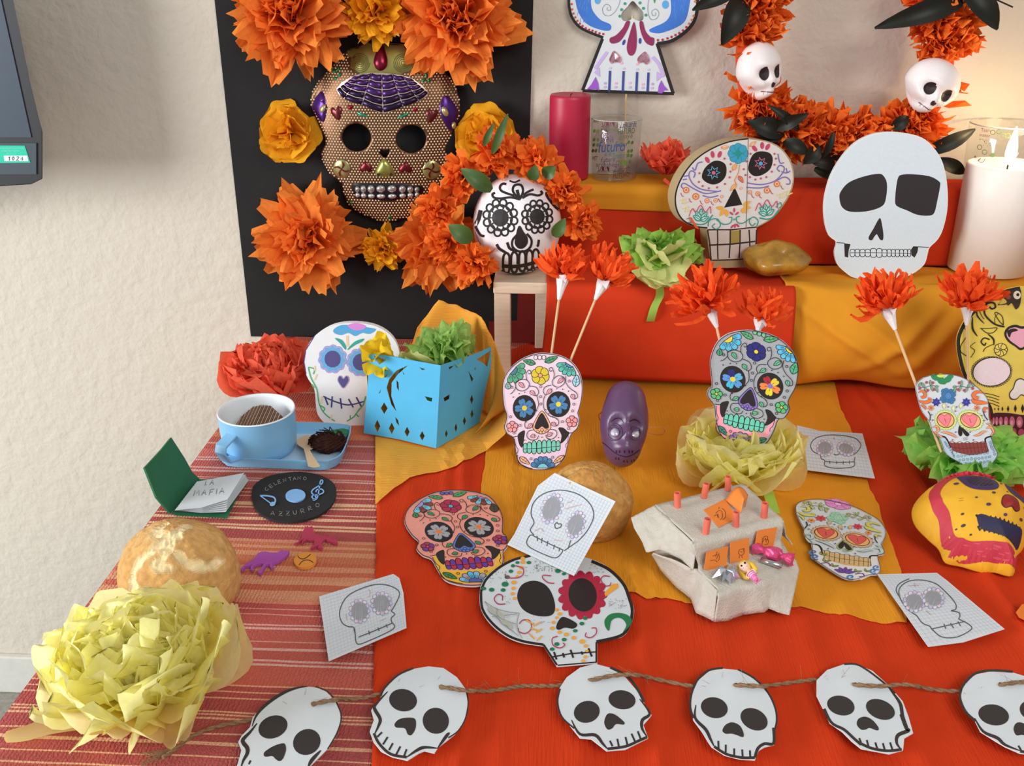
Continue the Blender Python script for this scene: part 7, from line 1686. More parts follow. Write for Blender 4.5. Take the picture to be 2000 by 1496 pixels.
for x, y, r_ in ((908, 665, 16), (910, 690, 17), (900, 728, 16), (885, 760, 15), (872, 790, 14), (848, 828, 18), (846, 868, 15), (840, 905, 15), (855, 937, 14), (1140, 1015, 14), (1160, 1042, 15), (1140, 1068, 12), (1118, 1100, 14), (1110, 1140, 16), (1160, 1167, 15), (1205, 1182, 17), (1255, 1205, 16), (1313, 1230, 20), (1338, 1260, 15), (1335, 1335, 14), (1320, 1362, 14), (1345, 1295, 12)): k.dot(x, y, r_, '#eda83c', r_ * .75)
MR = '#b8385c'
for pts in ([(860, 715), (910, 735), (910, 775), (870, 798), (800, 795), (790, 770)], [(1100, 785), (1050, 780), (1045, 800), (1080, 830), (1122, 835)], [(770, 950), (770, 920), (740, 910), (715, 940), (740, 975), (790, 975)], [(885, 1110), (910, 1085), (955, 1090), (968, 1140), (930, 1175), (885, 1165), (880, 1140)], [(1145, 1195), (1110, 1210), (1115, 1255), (1160, 1275), (1195, 1255), (1180, 1240)], [(1375, 1140), (1405, 1140), (1408, 1175), (1370, 1205), (1335, 1195), (1340, 1170)], [(1500, 790), (1460, 785), (1440, 810), (1465, 850), (1500, 850), (1508, 830)]): k.curve(pts, 7, MR)
for x0, y0, x1, y1 in ((930, 1085, 985, 1115), (985, 1125, 1028, 1098), (960, 1140, 1010, 1155), (1000, 1170, 1038, 1145), (950, 1175, 990, 1215), (1005, 1225, 1040, 1192)): k.line([(x0, y0), (x1, y1)], 9, '#eda83c')
rg = random.Random(6)
for cx, cy, rx, ry, n_ in ((1060, 700, 75, 55, 90), (740, 800, 60, 45, 22), (1550, 975, 60, 35, 34), (970, 760, 50, 30, 12), (1400, 740, 60, 35, 18), (1030, 1085, 60, 30, 16), (800, 950, 40, 30, 8)):
    for i in range(n_): x, y = cx + rg.uniform(-rx, rx), cy + rg.uniform(-ry, ry); k.line([(x, y), (x + 5, y + 3)], 3, '#3a3434')
for pts in ([(650, 965), (720, 1010), (800, 1035), (885, 1045)], [(885, 1045), (870, 1110), (880, 1170), (905, 1215)], [(690, 1000), (720, 1060), (790, 1130)], [(730, 1010), (770, 1080), (860, 1120)], [(650, 965), (740, 1080), (880, 1200)], [(700, 1070), (790, 1060), (870, 1050)]): k.curve(pts, 4, '#8a8a80')
for x, y, a in ((700, 1030, 40), (760, 1060, 45), (820, 1130, 50), (790, 1110, 20)): k.dot(x, y, 34, '#b4b4a8', 16, a)
k.build('drawing', t)

# ================================================================ garland of paper skulls on twine
TW = mat('jute_twine', '#8f6f52', .95, var=.25, vscale=300, bump=.6, bscale=600)
def skull_d(label, zz, O, ink, eyes, nose, teeth, hole):
    f = flat(.0155); o = mp(zz, sm(O, 3) if len(O) > 60 else O)
    cx = sum(p[0] for p in o) / len(o); my = max(p[1] for p in o)
    t = thing('garland_skull', label, 'paper skull', f(cx, my), 'paper skulls on the twine garland')
    put('paper', slab(o, f, .0008, step=12, hf=lambda x, y: .0012 * math.exp(-(((x - zz(*hole)[0]) ** 2 + (y - zz(*hole)[1]) ** 2) / 900))), PAPER, t)
    k = Ink(via(lambda x, y, q_=0.: f(x, y, q_ + .0012 * math.exp(-(((x - zz(*hole)[0]) ** 2 + (y - zz(*hole)[1]) ** 2) / 900))), zz)); D = '#35302f'
    for p, w_ in ink: k.curve(p, w_ * 1.45, D, taper=w_ > 11)
    for e in eyes: k.dot(e[0], e[1], e[2], D, e[3], e[4], 28)
    k.blob(nose, D)
    for x0, y0, x1, y1 in teeth: k.line([(x0, y0), (x1, y1)], 10, D)
    k.dot(hole[0], hole[1], 8, '#5c5450', 6)
    k.build('printed_face', t); return t
zd = Zm(600, 1260, 2.703); ze = Zm(1260, 1240, 2.703); z1 = Zm(460, 1330, 8.333)
skull_d('garland skull lying on the striped cloth, leftmost on the twine', Zm(460, 1330, 8.333 / 3.083), [(a / 3.083, b / 3.083) for a, b in [(1180, 95), (1000, 120), (800, 190), (600, 310), (420, 440), (280, 590), (235, 750), (100, 890), (45, 990), (95, 1120), (60, 1260), (20, 1390), (20, 1500), (140, 1640), (420, 1700), (760, 1690), (990, 1600), (1090, 1480), (1240, 1360), (1500, 1100), (1640, 850), (1705, 660), (1705, 520), (1620, 330), (1480, 180), (1330, 115)]],
  [([(a / 3.083, b / 3.083) for a, b in p], w_) for p, w_ in (([(1180, 92), (1000, 116), (800, 186), (600, 306), (440, 440), (330, 580), (270, 740)], 12), ([(350, 690), (240, 830), (125, 950), (130, 1010), (190, 1090), (190, 1180), (130, 1290), (90, 1400)], 16), ([(1390, 1130), (1250, 1280), (1180, 1400)], 14), ([(1300, 98), (1480, 165), (1620, 310), (1712, 520), (1712, 670), (1640, 870), (1500, 1110)], 5), ([(60, 1480), (200, 1620), (450, 1660), (780, 1650)], 12))],
  [(610 / 3.083, 750 / 3.083, 245 / 3.083, 180 / 3.083, -22), (1160 / 3.083, 995 / 3.083, 230 / 3.083, 205 / 3.083, -30)], [(a / 3.083, b / 3.083) for a, b in [(770, 1015), (620, 1060), (480, 1150), (460, 1210), (500, 1235), (600, 1225), (650, 1270), (710, 1305), (770, 1270), (820, 1140), (815, 1050)]], [(70, 440, 80, 420), (200 / 3.083, 1500 / 3.083, 260 / 3.083, 1390 / 3.083), (400 / 3.083, 1600 / 3.083, 440 / 3.083, 1480 / 3.083), (600 / 3.083, 1640 / 3.083, 620 / 3.083, 1520 / 3.083)], (1270 / 3.083, 375 / 3.083))
skull_d('garland skull tilted left, second from the left on the twine', zd, [(640, 112), (560, 125), (480, 160), (410, 225), (385, 280), (350, 320), (338, 345), (352, 395), (330, 455), (350, 510), (390, 560), (450, 590), (530, 608), (590, 570), (620, 558), (672, 570), (690, 540), (730, 510), (780, 470), (830, 400), (848, 310), (835, 230), (790, 170), (720, 122)],
  [([(560, 122), (480, 158), (410, 225), (388, 270)], 7), ([(425, 245), (365, 310), (355, 335), (385, 390), (375, 430), (355, 470)], 13), ([(352, 465), (380, 520), (440, 575), (525, 592)], 10), ([(525, 592), (580, 555), (620, 540), (688, 545)], 12), ([(688, 545), (735, 480), (752, 462)], 12), ([(745, 490), (800, 450), (838, 380), (850, 300), (838, 235)], 5)],
  [(506, 291, 74, 59, 10), (679, 400, 70, 68, 30)], [(545, 383), (490, 390), (462, 415), (470, 435), (515, 440), (530, 470), (550, 475), (572, 440), (572, 395)], [(370, 485, 395, 460), (400, 525, 425, 485), (432, 555, 452, 518), (470, 578, 492, 535), (510, 590, 525, 550)], (708, 220))
skull_d('garland skull tilted right, third from the left on the twine', zd, [(1520, 100), (1440, 120), (1370, 170), (1330, 230), (1325, 310), (1345, 370), (1400, 440), (1440, 490), (1500, 495), (1545, 530), (1580, 558), (1680, 550), (1740, 520), (1800, 490), (1785, 450), (1775, 420), (1818, 370), (1782, 310), (1740, 240), (1680, 170), (1600, 120)],
  [([(1335, 230), (1322, 300), (1345, 380), (1410, 440)], 6), ([(1395, 395), (1440, 470), (1520, 475), (1560, 520), (1585, 548)], 12), ([(1585, 548), (1680, 535), (1750, 505), (1795, 485)], 10), ([(1795, 485), (1768, 440), (1770, 395), (1808, 360), (1755, 285)], 12), ([(1600, 118), (1690, 165), (1745, 235), (1778, 300)], 10)],
  [(1476, 353, 69, 57, -15), (1662, 289, 72, 50, 8)], [(1600, 360), (1630, 370), (1672, 405), (1670, 420), (1630, 418), (1610, 440), (1585, 445), (1568, 410), (1580, 370)], [(1612, 535, 1598, 505), (1645, 535, 1637, 495), (1690, 525, 1680, 485), (1730, 508, 1712, 468), (1760, 495, 1745, 455)], (1500, 185))
skull_d('garland skull, fourth from the left on the twine', ze, [(410, 178), (340, 190), (280, 240), (248, 310), (240, 380), (255, 450), (300, 510), (330, 560), (350, 590), (420, 635), (500, 655), (580, 660), (600, 610), (630, 592), (680, 580), (682, 520), (695, 440), (680, 360), (640, 290), (570, 220), (490, 188)],
  [([(410, 175), (335, 188), (275, 240), (245, 310), (238, 380), (255, 440)], 8), ([(268, 370), (265, 440), (320, 500), (345, 550), (365, 590)], 12), ([(365, 590), (430, 630), (510, 648), (580, 648)], 10), ([(580, 648), (595, 600), (630, 575), (678, 572), (678, 490)], 11), ([(490, 185), (575, 230), (645, 300), (685, 380), (695, 450), (682, 510)], 7)],
  [(365, 385, 72, 54, 15), (575, 446, 76, 54, 28)], [(460, 462), (500, 480), (520, 520), (515, 540), (480, 528), (455, 522), (425, 522), (408, 505), (425, 475)], [(388, 600, 386, 560), (425, 622, 426, 580), (470, 640, 470, 600), (515, 645, 512, 605), (555, 645, 553, 610)], (478, 265))
skull_d('garland skull, fifth from the left on the twine', ze, [(1050, 155), (960, 185), (905, 240), (905, 320), (940, 390), (975, 465), (1040, 510), (1090, 560), (1140, 600), (1290, 628), (1362, 608), (1368, 545), (1415, 518), (1390, 430), (1360, 350), (1290, 270), (1200, 190), (1130, 160)],
  [([(1050, 155), (1130, 162), (1250, 245), (1320, 310)], 7), ([(1290, 285), (1345, 360), (1360, 430), (1390, 500)], 13), ([(1345, 420), (1375, 490), (1390, 505), (1335, 530), (1328, 570), (1350, 605)], 14), ([(1355, 605), (1280, 612), (1200, 600), (1140, 575)], 10), ([(945, 390), (985, 465), (1050, 500), (1100, 545), (1140, 580)], 10)],
  [(1033, 374, 74, 50, 16), (1242, 394, 80, 50, 22)], [(1160, 432), (1200, 450), (1232, 490), (1225, 505), (1185, 492), (1165, 500), (1140, 500), (1118, 475), (1125, 445)], [(1140, 570, 1130, 545), (1180, 592, 1170, 555), (1225, 600, 1215, 568), (1265, 608, 1255, 572), (1305, 605, 1293, 568)], (1108, 263))
skull_d('garland skull cut by the right edge of the picture, last on the twine', ze, [(1820, 195), (1740, 210), (1680, 270), (1665, 330), (1690, 400), (1740, 450), (1770, 510), (1850, 560), (1900, 590), (1980, 625), (2120, 640), (2180, 600), (2190, 540), (2250, 510), (2240, 420), (2180, 320), (2080, 240), (1940, 200)],
  [([(1940, 196), (1820, 190), (1740, 206), (1678, 268), (1662, 330), (1692, 405), (1745, 455)], 9), ([(1740, 440), (1785, 510), (1860, 545), (1900, 580), (1980, 612)], 12), ([(1980, 615), (2120, 628), (2180, 590)], 10)],
  [(1840, 423, 82, 54, 12), (2050, 400, 74, 54, 15)], [(1980, 462), (2020, 480), (2050, 520), (2020, 535), (1990, 528), (1960, 530), (1945, 500), (1955, 470)], [(1985, 610, 1970, 585), (2030, 620, 2020, 590), (2075, 622, 2065, 590)], (1872, 262))
tw = [(318, 1480), (345, 1462), (372, 1440), (420, 1420), (470, 1410), (520, 1400), (570, 1390), (612, 1375), (660, 1366), (705, 1364), (745, 1355), (800, 1348), (862, 1342), (905, 1348), (950, 1350), (990, 1345), (1020, 1340), (1060, 1340), (1100, 1338), (1155, 1328), (1200, 1319), (1240, 1318), (1290, 1328), (1350, 1340), (1400, 1344), (1438, 1338), (1490, 1340), (1540, 1334), (1590, 1328), (1630, 1332), (1670, 1337), (1720, 1340), (1770, 1337), (1820, 1346), (1870, 1350), (1910, 1342), (1955, 1337), (2000, 1332), (2060, 1335)]
above = [(612, 665), (862, 930), (1155, 1255), (1438, 1500), (1670, 1790), (1953, 2060)]
def twz(x):
    return .0185 if any(a - 1 <= x <= b for a, b in above) else .0116
pl_ = sm(tw, 6, False); vs = []; fs = []
P3 = [tab(x, y, twz(x)) for x, y in pl_]
tt_ = thing('twine', 'brown jute twine running through the row of garland skulls', 'twine', P3[0])
for s_ in (0, math.pi):
    cc = []
    for i, p in enumerate(P3):
        d = (P3[min(i + 1, len(P3) - 1)] - P3[max(i - 1, 0)]).normalized(); q_ = frame(d); a = i * 1.15 + s_
        cc.append(p + q_ @ V((.0009 * math.cos(a), .0009 * math.sin(a), 0)))
    put('strand', tube(cc, .0012, 6), TW, tt_, smooth=True)
rg = random.Random(12); fz = ([], [])
for i in range(90):
    j = rg.randrange(len(P3)); p = P3[j]; d = V((rg.uniform(-1, 1), rg.uniform(-1, 1), rg.uniform(0, .5))).normalized(); fz = join(fz, tube([p, p + d * .006, p + d * rg.uniform(.008, .018) + V((0, 0, -.001))], .00012, 3, False))
p0 = P3[0]
for i in range(22): d = V((-.8 + rg.uniform(-.3, .3), -.6 + rg.uniform(-.3, .3), rg.uniform(-.05, .15))); fz = join(fz, tube([tab(345, 1462, .008), tab(345, 1462, .008) + d * .012, tab(345, 1462, .007) + d * rg.uniform(.018, .028)], .0003, 3, False))
put('loose_fibre', fz, TW, tt_)['kind'] = 'stuff'

# ================================================================ purple plastic skull mask
zV = Zm(1160, 750, 8.313)
pc = ony(1216, 842, tab(1216, 880).y); 
VIO = mat('violet_plastic', '#5f4164', .33, spec=.5, var=.04)
b_ = tab(1222, 914, .012); pm_ = pxm(b_)
lz = R(38)
M = Matrix.Rotation(lz - math.pi / 2 + math.pi / 2, 3, 'X') @ Matrix.Rotation(R(-4), 3, 'Y')
pr = (47 * pm_, .034, 86 * pm_)
cen = b_ + V((-.003, .024, .049))
def vdisp(d, p):
    x, y, z = d; q_ = V((p.x * (1 + .55 * max(0, abs(z) - .55)) * (1 - .10 * max(0, -z)), p.y * (1 + .3 * max(0, abs(z) - .5)), p.z))
    if y < .1:
        for ex in (-.40, .34):
            g = math.hypot((x - ex) / .30, (z + .16) / .20); q_.y += .26 * pr[1] * math.exp(-g ** 4) 
        q_.y -= .22 * pr[1] * math.exp(-((x / .13) ** 2 + ((z + .34) / .15) ** 2)); q_.y -= .12 * pr[1] * math.exp(-((x / .5) ** 2 + ((z + .66) / .10) ** 2)); q_.y -= .12 * pr[1] * math.exp(-((x / .4) ** 2 + ((z + .86) / .10) ** 2))
    return q_
vvf = ball(cen, pr, 44, 40, Matrix.Rotation(-R(40), 3, 'X') @ Matrix.Rotation(R(4), 3, 'Y') @ Matrix.Rotation(R(6), 3, 'Z'), vdisp)
t = thing('skull_mask', 'dark violet plastic skull mask with silver eyes lying below the red drape', 'mask', V((cen.x, cen.y, TZ + .01)))
put('mask_shell', vvf, VIO, t, smooth=True)
fV = via(surf(*vvf), zV); k = Ink(fV, step=2e-6, base=2.5e-4); DV = '#2a1a28'
k.curve([(285, 605), (350, 560), (430, 560), (485, 630)], 18, DV, taper=True); k.curve([(560, 615), (640, 580), (700, 590), (755, 640)], 20, DV, taper=True)
k.line([(425, 885), (515, 775), (600, 910)], 10, DV); k.curve([(130, 945), (220, 1010), (330, 1110), (430, 1160), (540, 1180), (640, 1140), (740, 1070)], 14, DV)
for x in (365, 415, 495, 570, 620): k.line([(x, 1075), (x + 4, 1120)], 20, DV)
for x, y in ((355, 1205), (400, 1210), (485, 1250), (540, 1255), (610, 1250), (650, 1235), (695, 1195)): k.line([(x, y - 16), (x + 3, y + 20)], 18, DV)
k.build('moulded_lines', t)
SIL = mat('silver_foil', '#dcdcec', .3, metal=.5, var=.15, vscale=200)
for ex, ey, er in ((340, 788, 72), (675, 815, 62)): put('eye', puff(ell(ex, ey, er, er * .95, 0, 18), fV, .0035, 3, .0006), SIL, t, smooth=True)
for ex, ey, er in ((340, 780, 118), (672, 800, 92)): put('eye_rim', tube([fV(x, y, .0004) for x, y in ell(ex, ey, er, er * 1.08, 0, 24)] + [fV(ex + er, ey, .0004)], .0011, 6, False), VIO, t, smooth=True)
EL = mat('elastic', '#d98a5c', .8)
put('elastic', tube([tab(*zV(870, 705), .05), tab(*zV(1020, 705), .045), tab(*zV(1130, 720), .04), tab(*zV(1160, 765), .036), tab(*zV(1110, 820), .032), tab(*zV(1000, 815), .034), tab(*zV(865, 785), .04)], .0007, 5), EL, t, smooth=True)
put('elastic', tube([tab(*zV(125, 455), .06), tab(*zV(75, 500), .055), tab(*zV(95, 590), .05)], .0007, 5), EL, t, smooth=True)

# ================================================================ yellow papier mache skull (right)
zY = Zm(1500, 800, 3.116)
oY = mp(zY, sm([(1190, 408), (1080, 425), (980, 480), (900, 560), (875, 630), (900, 710), (975, 790), (1040, 850), (1080, 930), (1180, 955), (1300, 990), (1380, 990), (1490, 1010), (1510, 900), (1550, 850), (1600, 740), (1600, 600), (1540, 540), (1450, 470), (1320, 420)], 4))
oc = (1900, 1022)
fY0 = plane(tab(1880, 1105, .012), (-.05, -.45, .9))
def hy(x, y):
    # height of the shell above its rim plane, from the distance to the outline
    m = min(math.hypot(x - a, y - b) for a, b in oY); return .040 * (1 - math.exp(-m / 30)) + .006 * math.exp(-(((x - 1953) / 18) ** 2 + ((y - 1015) / 16) ** 2))
oYp = [(p[0], p[1]) for p in oY]
shv = slab(oYp, fY0, .002, (), 9, lambda x, y: hy(x, y))
YPM = mat('papier_mache_yellow', '#e8ae2c', .6, var=.10, vscale=25, bump=.4, bscale=70)
t = thing('papier_mache_skull', 'yellow papier mache skull with crimson border lying at the right', 'skull', fY0(1890, 1100))
put('shell', shv, YPM, t, smooth=True)
def fY(x, y, o=0.): return fY0(x, y, hy(x, y) + o)
k = Ink(via(fY, zY), base=4e-4, step=3e-6)
def yb(p, col): k.poly(sm(p, 5), col, step=13)
def yline(p, w_, col, ta=False): k.line(sm(p, 8, False), w_, col, False, ta, 7)
yline([(1365, 452), (1270, 428), (1170, 425), (1080, 452), (1010, 520), (978, 590), (990, 660), (1030, 720), (1060, 800), (1085, 850), (1130, 885)], 56, '#c23848'); yline([(1100, 880), (1180, 910), (1300, 920), (1420, 930), (1500, 950)], 80, '#c23848')
rg = random.Random(3)
for i in range(30): x = rg.uniform(1110, 1450); y = 893 + (x - 1110) * .13 + rg.uniform(-26, 26); k.line([(x, y), (x + 36, y + 7)], 5, '#cf5266')
yb([(1130, 462), (1220, 448), (1310, 465), (1350, 510), (1352, 560), (1310, 592), (1210, 592), (1150, 560), (1122, 500)], '#3c2c5c'); yb([(1175, 480), (1250, 470), (1310, 495), (1320, 545), (1270, 565), (1190, 555), (1165, 520)], '#221a20')
yb([(1410, 505), (1450, 510), (1520, 570), (1560, 640), (1570, 660), (1510, 655), (1440, 620), (1405, 560)], '#3c2c5c'); yb([(1430, 530), (1470, 545), (1530, 610), (1520, 630), (1460, 600)], '#2a2038')
yb([(1385, 628), (1360, 650), (1352, 690), (1375, 712), (1410, 705), (1440, 722), (1468, 705), (1450, 665), (1420, 640)], '#8c2420'); k.line(sm([(1385, 628), (1360, 650), (1352, 690), (1375, 712), (1410, 705), (1440, 722), (1468, 705), (1450, 665), (1420, 640)], 4), 7, '#3a1a1a', True)
yb([(1210, 760), (1235, 745), (1300, 765), (1400, 785), (1470, 790), (1508, 800), (1505, 875), (1450, 878), (1380, 860), (1300, 840), (1235, 815)], '#2c2a48')
k.line([(1205 + i * 14, 752 + i * 2.2 + (16 if i % 2 else -6)) for i in range(22)], 11, '#2a2420'); k.line([(1220 + i * 14, 812 + i * 3.0 + (12 if i % 2 else -6)) for i in range(21)], 11, '#2a2420')
for x, y, r_ in ((1100, 538, 15), (1312, 612, 12), (1275, 692, 14), (1205, 648, 8), (1130, 732, 9), (1140, 792, 12), (1378, 748, 12), (1488, 752, 12), (1515, 680, 12), (1400, 597, 7), (1378, 522, 8), (1392, 482, 8), (1185, 845, 7), (1105, 800, 6), (1550, 760, 12)): k.dot(x, y, r_, '#4c3c4c', r_ * .7)
for y in (650, 662): k.line([(1105, y), (1128, y - 2)], 3, '#a87c3c')
k.build('painted_face', t)

# ================================================================ felt-covered altar model with cards and paper tubes
FELT = mat('grey_felt', '#cbc5b8', .95, var=.07, vscale=140, bump=.5, bscale=500, spec=.05)
zJ = Zm(1180, 900, 3.333)
h1_, h2_ = .034, .060
Qa = tab(*zJ(705, 1045), .012); Qb = onz(*zJ(1262, 668), TZ + h1_ + .010)
J = lambda x, y, z: onz(*zJ(x, y), TZ + .010 + z)
# terrace corners (tops) read from the picture
F0, F1 = J(735, 845, h1_), J(1255, 665, h1_)            # front edge of lower terrace
G0, G1 = J(610, 700, h1_), J(1150, 545, h1_)            # foot of the upper block
U0, U1 = J(575, 530, h2_), J(1165, 395, h2_)            # front edge of the upper block
W0, W1 = J(330, 290, h2_), J(905, 150, h2_)             # back edge of the upper block
t = thing('felt_altar', 'small stepped altar model covered in grey felt on the amber runner', 'model', (F0 + U1) / 2)
def patch(name, rows, wob=.0012, nu=24):
    P = rows; nv = 6
    def fn(u, v):
        s = v * (len(P) - 1); i = min(len(P) - 2, int(s)); f_ = s - i
        def at(row): 
            q_ = u * (len(row) - 1); j = min(len(row) - 2, int(q_)); return row[j].lerp(row[j + 1], q_ - j)
        p = at(P[i]).lerp(at(P[i + 1]), f_); nz = noise.noise(V((u * 5, v * 6, len(name)))) * wob
        return p + V((0, -nz * .5, nz))
    o = solid(put(name, gridmesh(fn, nu, nv * (len(P) - 1)), FELT, t, smooth=True), .0013); return o
dn = lambda p, z: V((p.x, p.y, TZ + .012 + z))
lft = (F0 - F1).normalized()
mid = lambda a, b, s: a.lerp(b, s)
# upper terrace: top, front wall, lower terrace top, front drop with a lifted wave
rnd_ = lambda p, d: p + d
patch('felt_cover', [[W0, mid(W0, W1, .5), W1], [mid(W0, U0, .5) + V((0, 0, .001)), mid(W0, U1, .5) + V((0, 0, .0)), mid(W1, U1, .5)], [U0 + V((0, .004, 0)), mid(U0, U1, .5) + V((0, .004, 0)), U1 + V((0, .004, 0))], [U0 + V((0, -.002, -.004)), mid(U0, U1, .5) + V((0, -.002, -.004)), U1 + V((0, -.002, -.004))], [G0 + V((0, .002, .003)), mid(G0, G1, .5) + V((0, .002, .003)), G1 + V((0, .002, .003))], [G0 + V((0, -.004, 0)), mid(G0, G1, .5) + V((0, -.004, 0)), G1 + V((0, -.004, 0))], [F0 + V((0, .004, 0)), mid(F0, F1, .5) + V((0, .004, 0)), F1 + V((0, .004, 0))], [F0 + V((.001, -.003, -.006)), J(880, 830, h1_ - .004), J(1040, 790, h1_ - .002), F1 + V((.002, -.003, -.006))],
  [J(715, 1045, .002), J(800, 1040, .001), J(900, 1000, .001), J(960, 995, .002), J(1040, 985, .004), J(1070, 960, .006), J(1130, 985, .004), J(1205, 1005, .002)]], .0010, 48)
# left drape: from the top's left edge down to a ragged flap, and the side of the lower step
Lf = [J(175, 372, .050), J(195, 440, .044), J(250, 530, .038), J(275, 600, .032), J(360, 580, .036), J(420, 600, .036), J(500, 640, .034), J(578, 712, .034)]
patch('felt_side', [[W0, mid(W0, U0, .4), mid(W0, U0, .8), U0], [mid(W0, Lf[0], .6), mid(mid(W0, U0, .4), Lf[3], .5), mid(mid(W0, U0, .8), Lf[5], .5), mid(U0, G0, .5)], [Lf[0], Lf[1], Lf[2], Lf[3], Lf[4], Lf[5], Lf[6], Lf[7]]], .0012, 36)
Sb = [J(310, 610, .004), J(370, 710, .004), J(480, 830, .002), J(570, 900, .002), J(600, 990, .002), J(715, 1045, .002)]
patch('felt_side', [[J(318, 600, .032), J(440, 640, .034), J(560, 700, .034), G0, mid(G0, F0, .5), F0], Sb], .0012, 36)
patch('felt_side', [[U1, W1], [J(1185, 490, .036), J(920, 210, .04)], [G1 + V((.012, 0, .0)), J(930, 260, .03)]], .0008, 10)
inner = [dn(F0, 0), dn(F1, 0), dn(W1, 0), dn(W0, 0)]
def prism(a, z0, z1, sc=.96):
    c_ = sum(a, V()) / 4; b = [V((c_.x + (p.x - c_.x) * sc, c_.y + (p.y - c_.y) * sc, 0)) for p in a]
    return [V((p.x, p.y, z0)) for p in b] + [V((p.x, p.y, z1)) for p in b], [(0, 1, 2, 3), (7, 6, 5, 4), (0, 4, 5, 1), (1, 5, 6, 2), (2, 6, 7, 3), (3, 7, 4, 0)]
put('box_core', prism([F0, F1, G1 + V((.004, .02, 0)), G0 + V((-.004, .02, 0))], TZ + .0105, TZ + .008 + h1_), FELT, t); put('box_core', prism([U0, U1, W1, W0], TZ + .0105, TZ + .007 + h2_, .95), FELT, t)
nw = plane(J(440, 560, .044), (W0 - U0).cross(V((0, 0, 1))))
k = Ink(lambda x, y, o=0.: J(x, y, .0500 - (y - 460) / 100 * .010) + V((-.001, -.002, .0016)) )
k.poly([(428, 460), (447, 462), (460, 515), (490, 500), (518, 515), (520, 550), (470, 545), (438, 548), (455, 530)], '#7a7264'); k.build('torn_hole', t)
# rolled paper tubes standing on the top
CTB = mat('coral_paper', '#e8735c', .8, var=.05); CTI = mat('coral_inside', '#7c3428', .9)
for lab, x, y, x1, y1, r_, zz_ in (('back left corner', 478, 298, 468, 228, 6.6, h2_), ('back edge between two others', 650, 236, 658, 176, 6.4, h2_), ('far back corner', 805, 190, 798, 112, 6.2, h2_), ('right end', 1040, 366, 1036, 288, 6.8, h2_), ('front edge beside the flat card', 858, 425, 848, 352, 6.6, h2_), ('front edge, nearest to the viewer', 660, 470, 666, 400, 7, h2_)):
    p = J(x, y, zz_ + .001); kx = pxm(p); q_ = p + V(((x1 - x) / 3.333 * kx * .9, 0, .0165))
    d = (q_ - p).normalized(); r2 = r_ * kx
    tt2 = thing('paper_tube', 'rolled coral paper tube on the felt altar, ' + lab, 'paper tube', p, 'coral paper tubes on the felt altar')
    L_ = (q_ - p).length
    put('roll', lathe([(r2, 0), (r2, L_), (r2 * .72, L_), (r2 * .68, L_ * .3)], p, 16, d, caps=(True, False)), CTB, tt2, smooth=False)
    put('dark_core', lathe([(r2 * .7, L_ * .75), (0, L_ * .75)], p, 12, d, caps=(False, False)), CTI, tt2)
# orange cards
OC = mat('orange_card', '#ee8a3c', .8, var=.03)
def card(label, pts, f, doodle=None, g=zJ):
    t2 = thing('orange_card', label, 'card', f(*g(*pts[-1])), 'orange cards on the felt altar'); put('card', slab(mp(g, pts), f, .0006), OC, t2)
    if doodle:
        k = Ink(via(f, g))
        for p in doodle: k.curve(p, 3.2, '#6a3a2a')
        k.build('pen_doodle', t2)
ftop = plane((0, 0, TZ + .010 + h2_ + .0016), (0, 0, 1))
card('orange card with a pen doodle lying flat on top of the felt altar', [(648, 318), (785, 248), (868, 370), (748, 432)], ftop, [[(725, 345), (745, 325), (765, 330), (770, 365), (755, 385)], [(740, 345), (745, 375)], [(765, 310), (785, 325), (790, 365), (770, 385)], [(715, 360), (735, 350), (738, 370)], [(745, 315), (750, 300)]])
t2 = thing('orange_card', 'orange card curled into a fold behind the flat doodle card', 'card', J(860, 300, h2_), 'orange cards on the felt altar')
def curl(u, v):
    a, b = J(790 + 100 * v, 255 + 95 * v, h2_ + .002), J(935 - 20 * v, 225 + 90 * v, h2_ + .002)
    p = a.lerp(b, u); p.z += .013 * math.sin(u * 3.1) + .002 * v; return p
solid(put('card', gridmesh(curl, 14, 6), OC, t2, smooth=True), .0006)
wv2 = (U1 - U0); nfront = wv2.cross(V((0, 0, 1)))
def stand(x, y, back=10):
    p = J(x, y, h1_ + .0015); n_ = V((nfront.x, nfront.y, 0)).normalized()
    if n_.y > 0: n_ = -n_
    return plane(p, n_ * math.cos(R(back)) + V((0, 0, 1)) * math.sin(R(back)))
card('orange card standing at the left against the felt step', [(668, 595), (808, 558), (795, 690), (690, 712), (650, 708)], stand(670, 708), [[(705, 620), (740, 610), (730, 640)], [(745, 600), (750, 635), (740, 650)], [(690, 650), (720, 645), (735, 660)], [(725, 625), (735, 590)]])
card('orange card standing in the middle against the felt step, ahead of the others', [(822, 532), (945, 502), (943, 640), (820, 668)], stand(850, 662, 6), [[(875, 600), (880, 580), (905, 575), (910, 600), (890, 615), (872, 600)], [(895, 575), (912, 570), (905, 590)], [(880, 615), (878, 635)], [(895, 612), (898, 632)], [(885, 590), (898, 595)]])
card('orange card standing at the right against the felt step', [(1000, 455), (1127, 432), (1095, 590), (970, 612)], stand(1000, 608), [[(1035, 510), (1045, 490), (1065, 495), (1060, 520)], [(1030, 530), (1045, 510), (1068, 515), (1065, 540), (1045, 545)], [(1030, 500), (1028, 545)], [(1050, 500), (1055, 530)]])
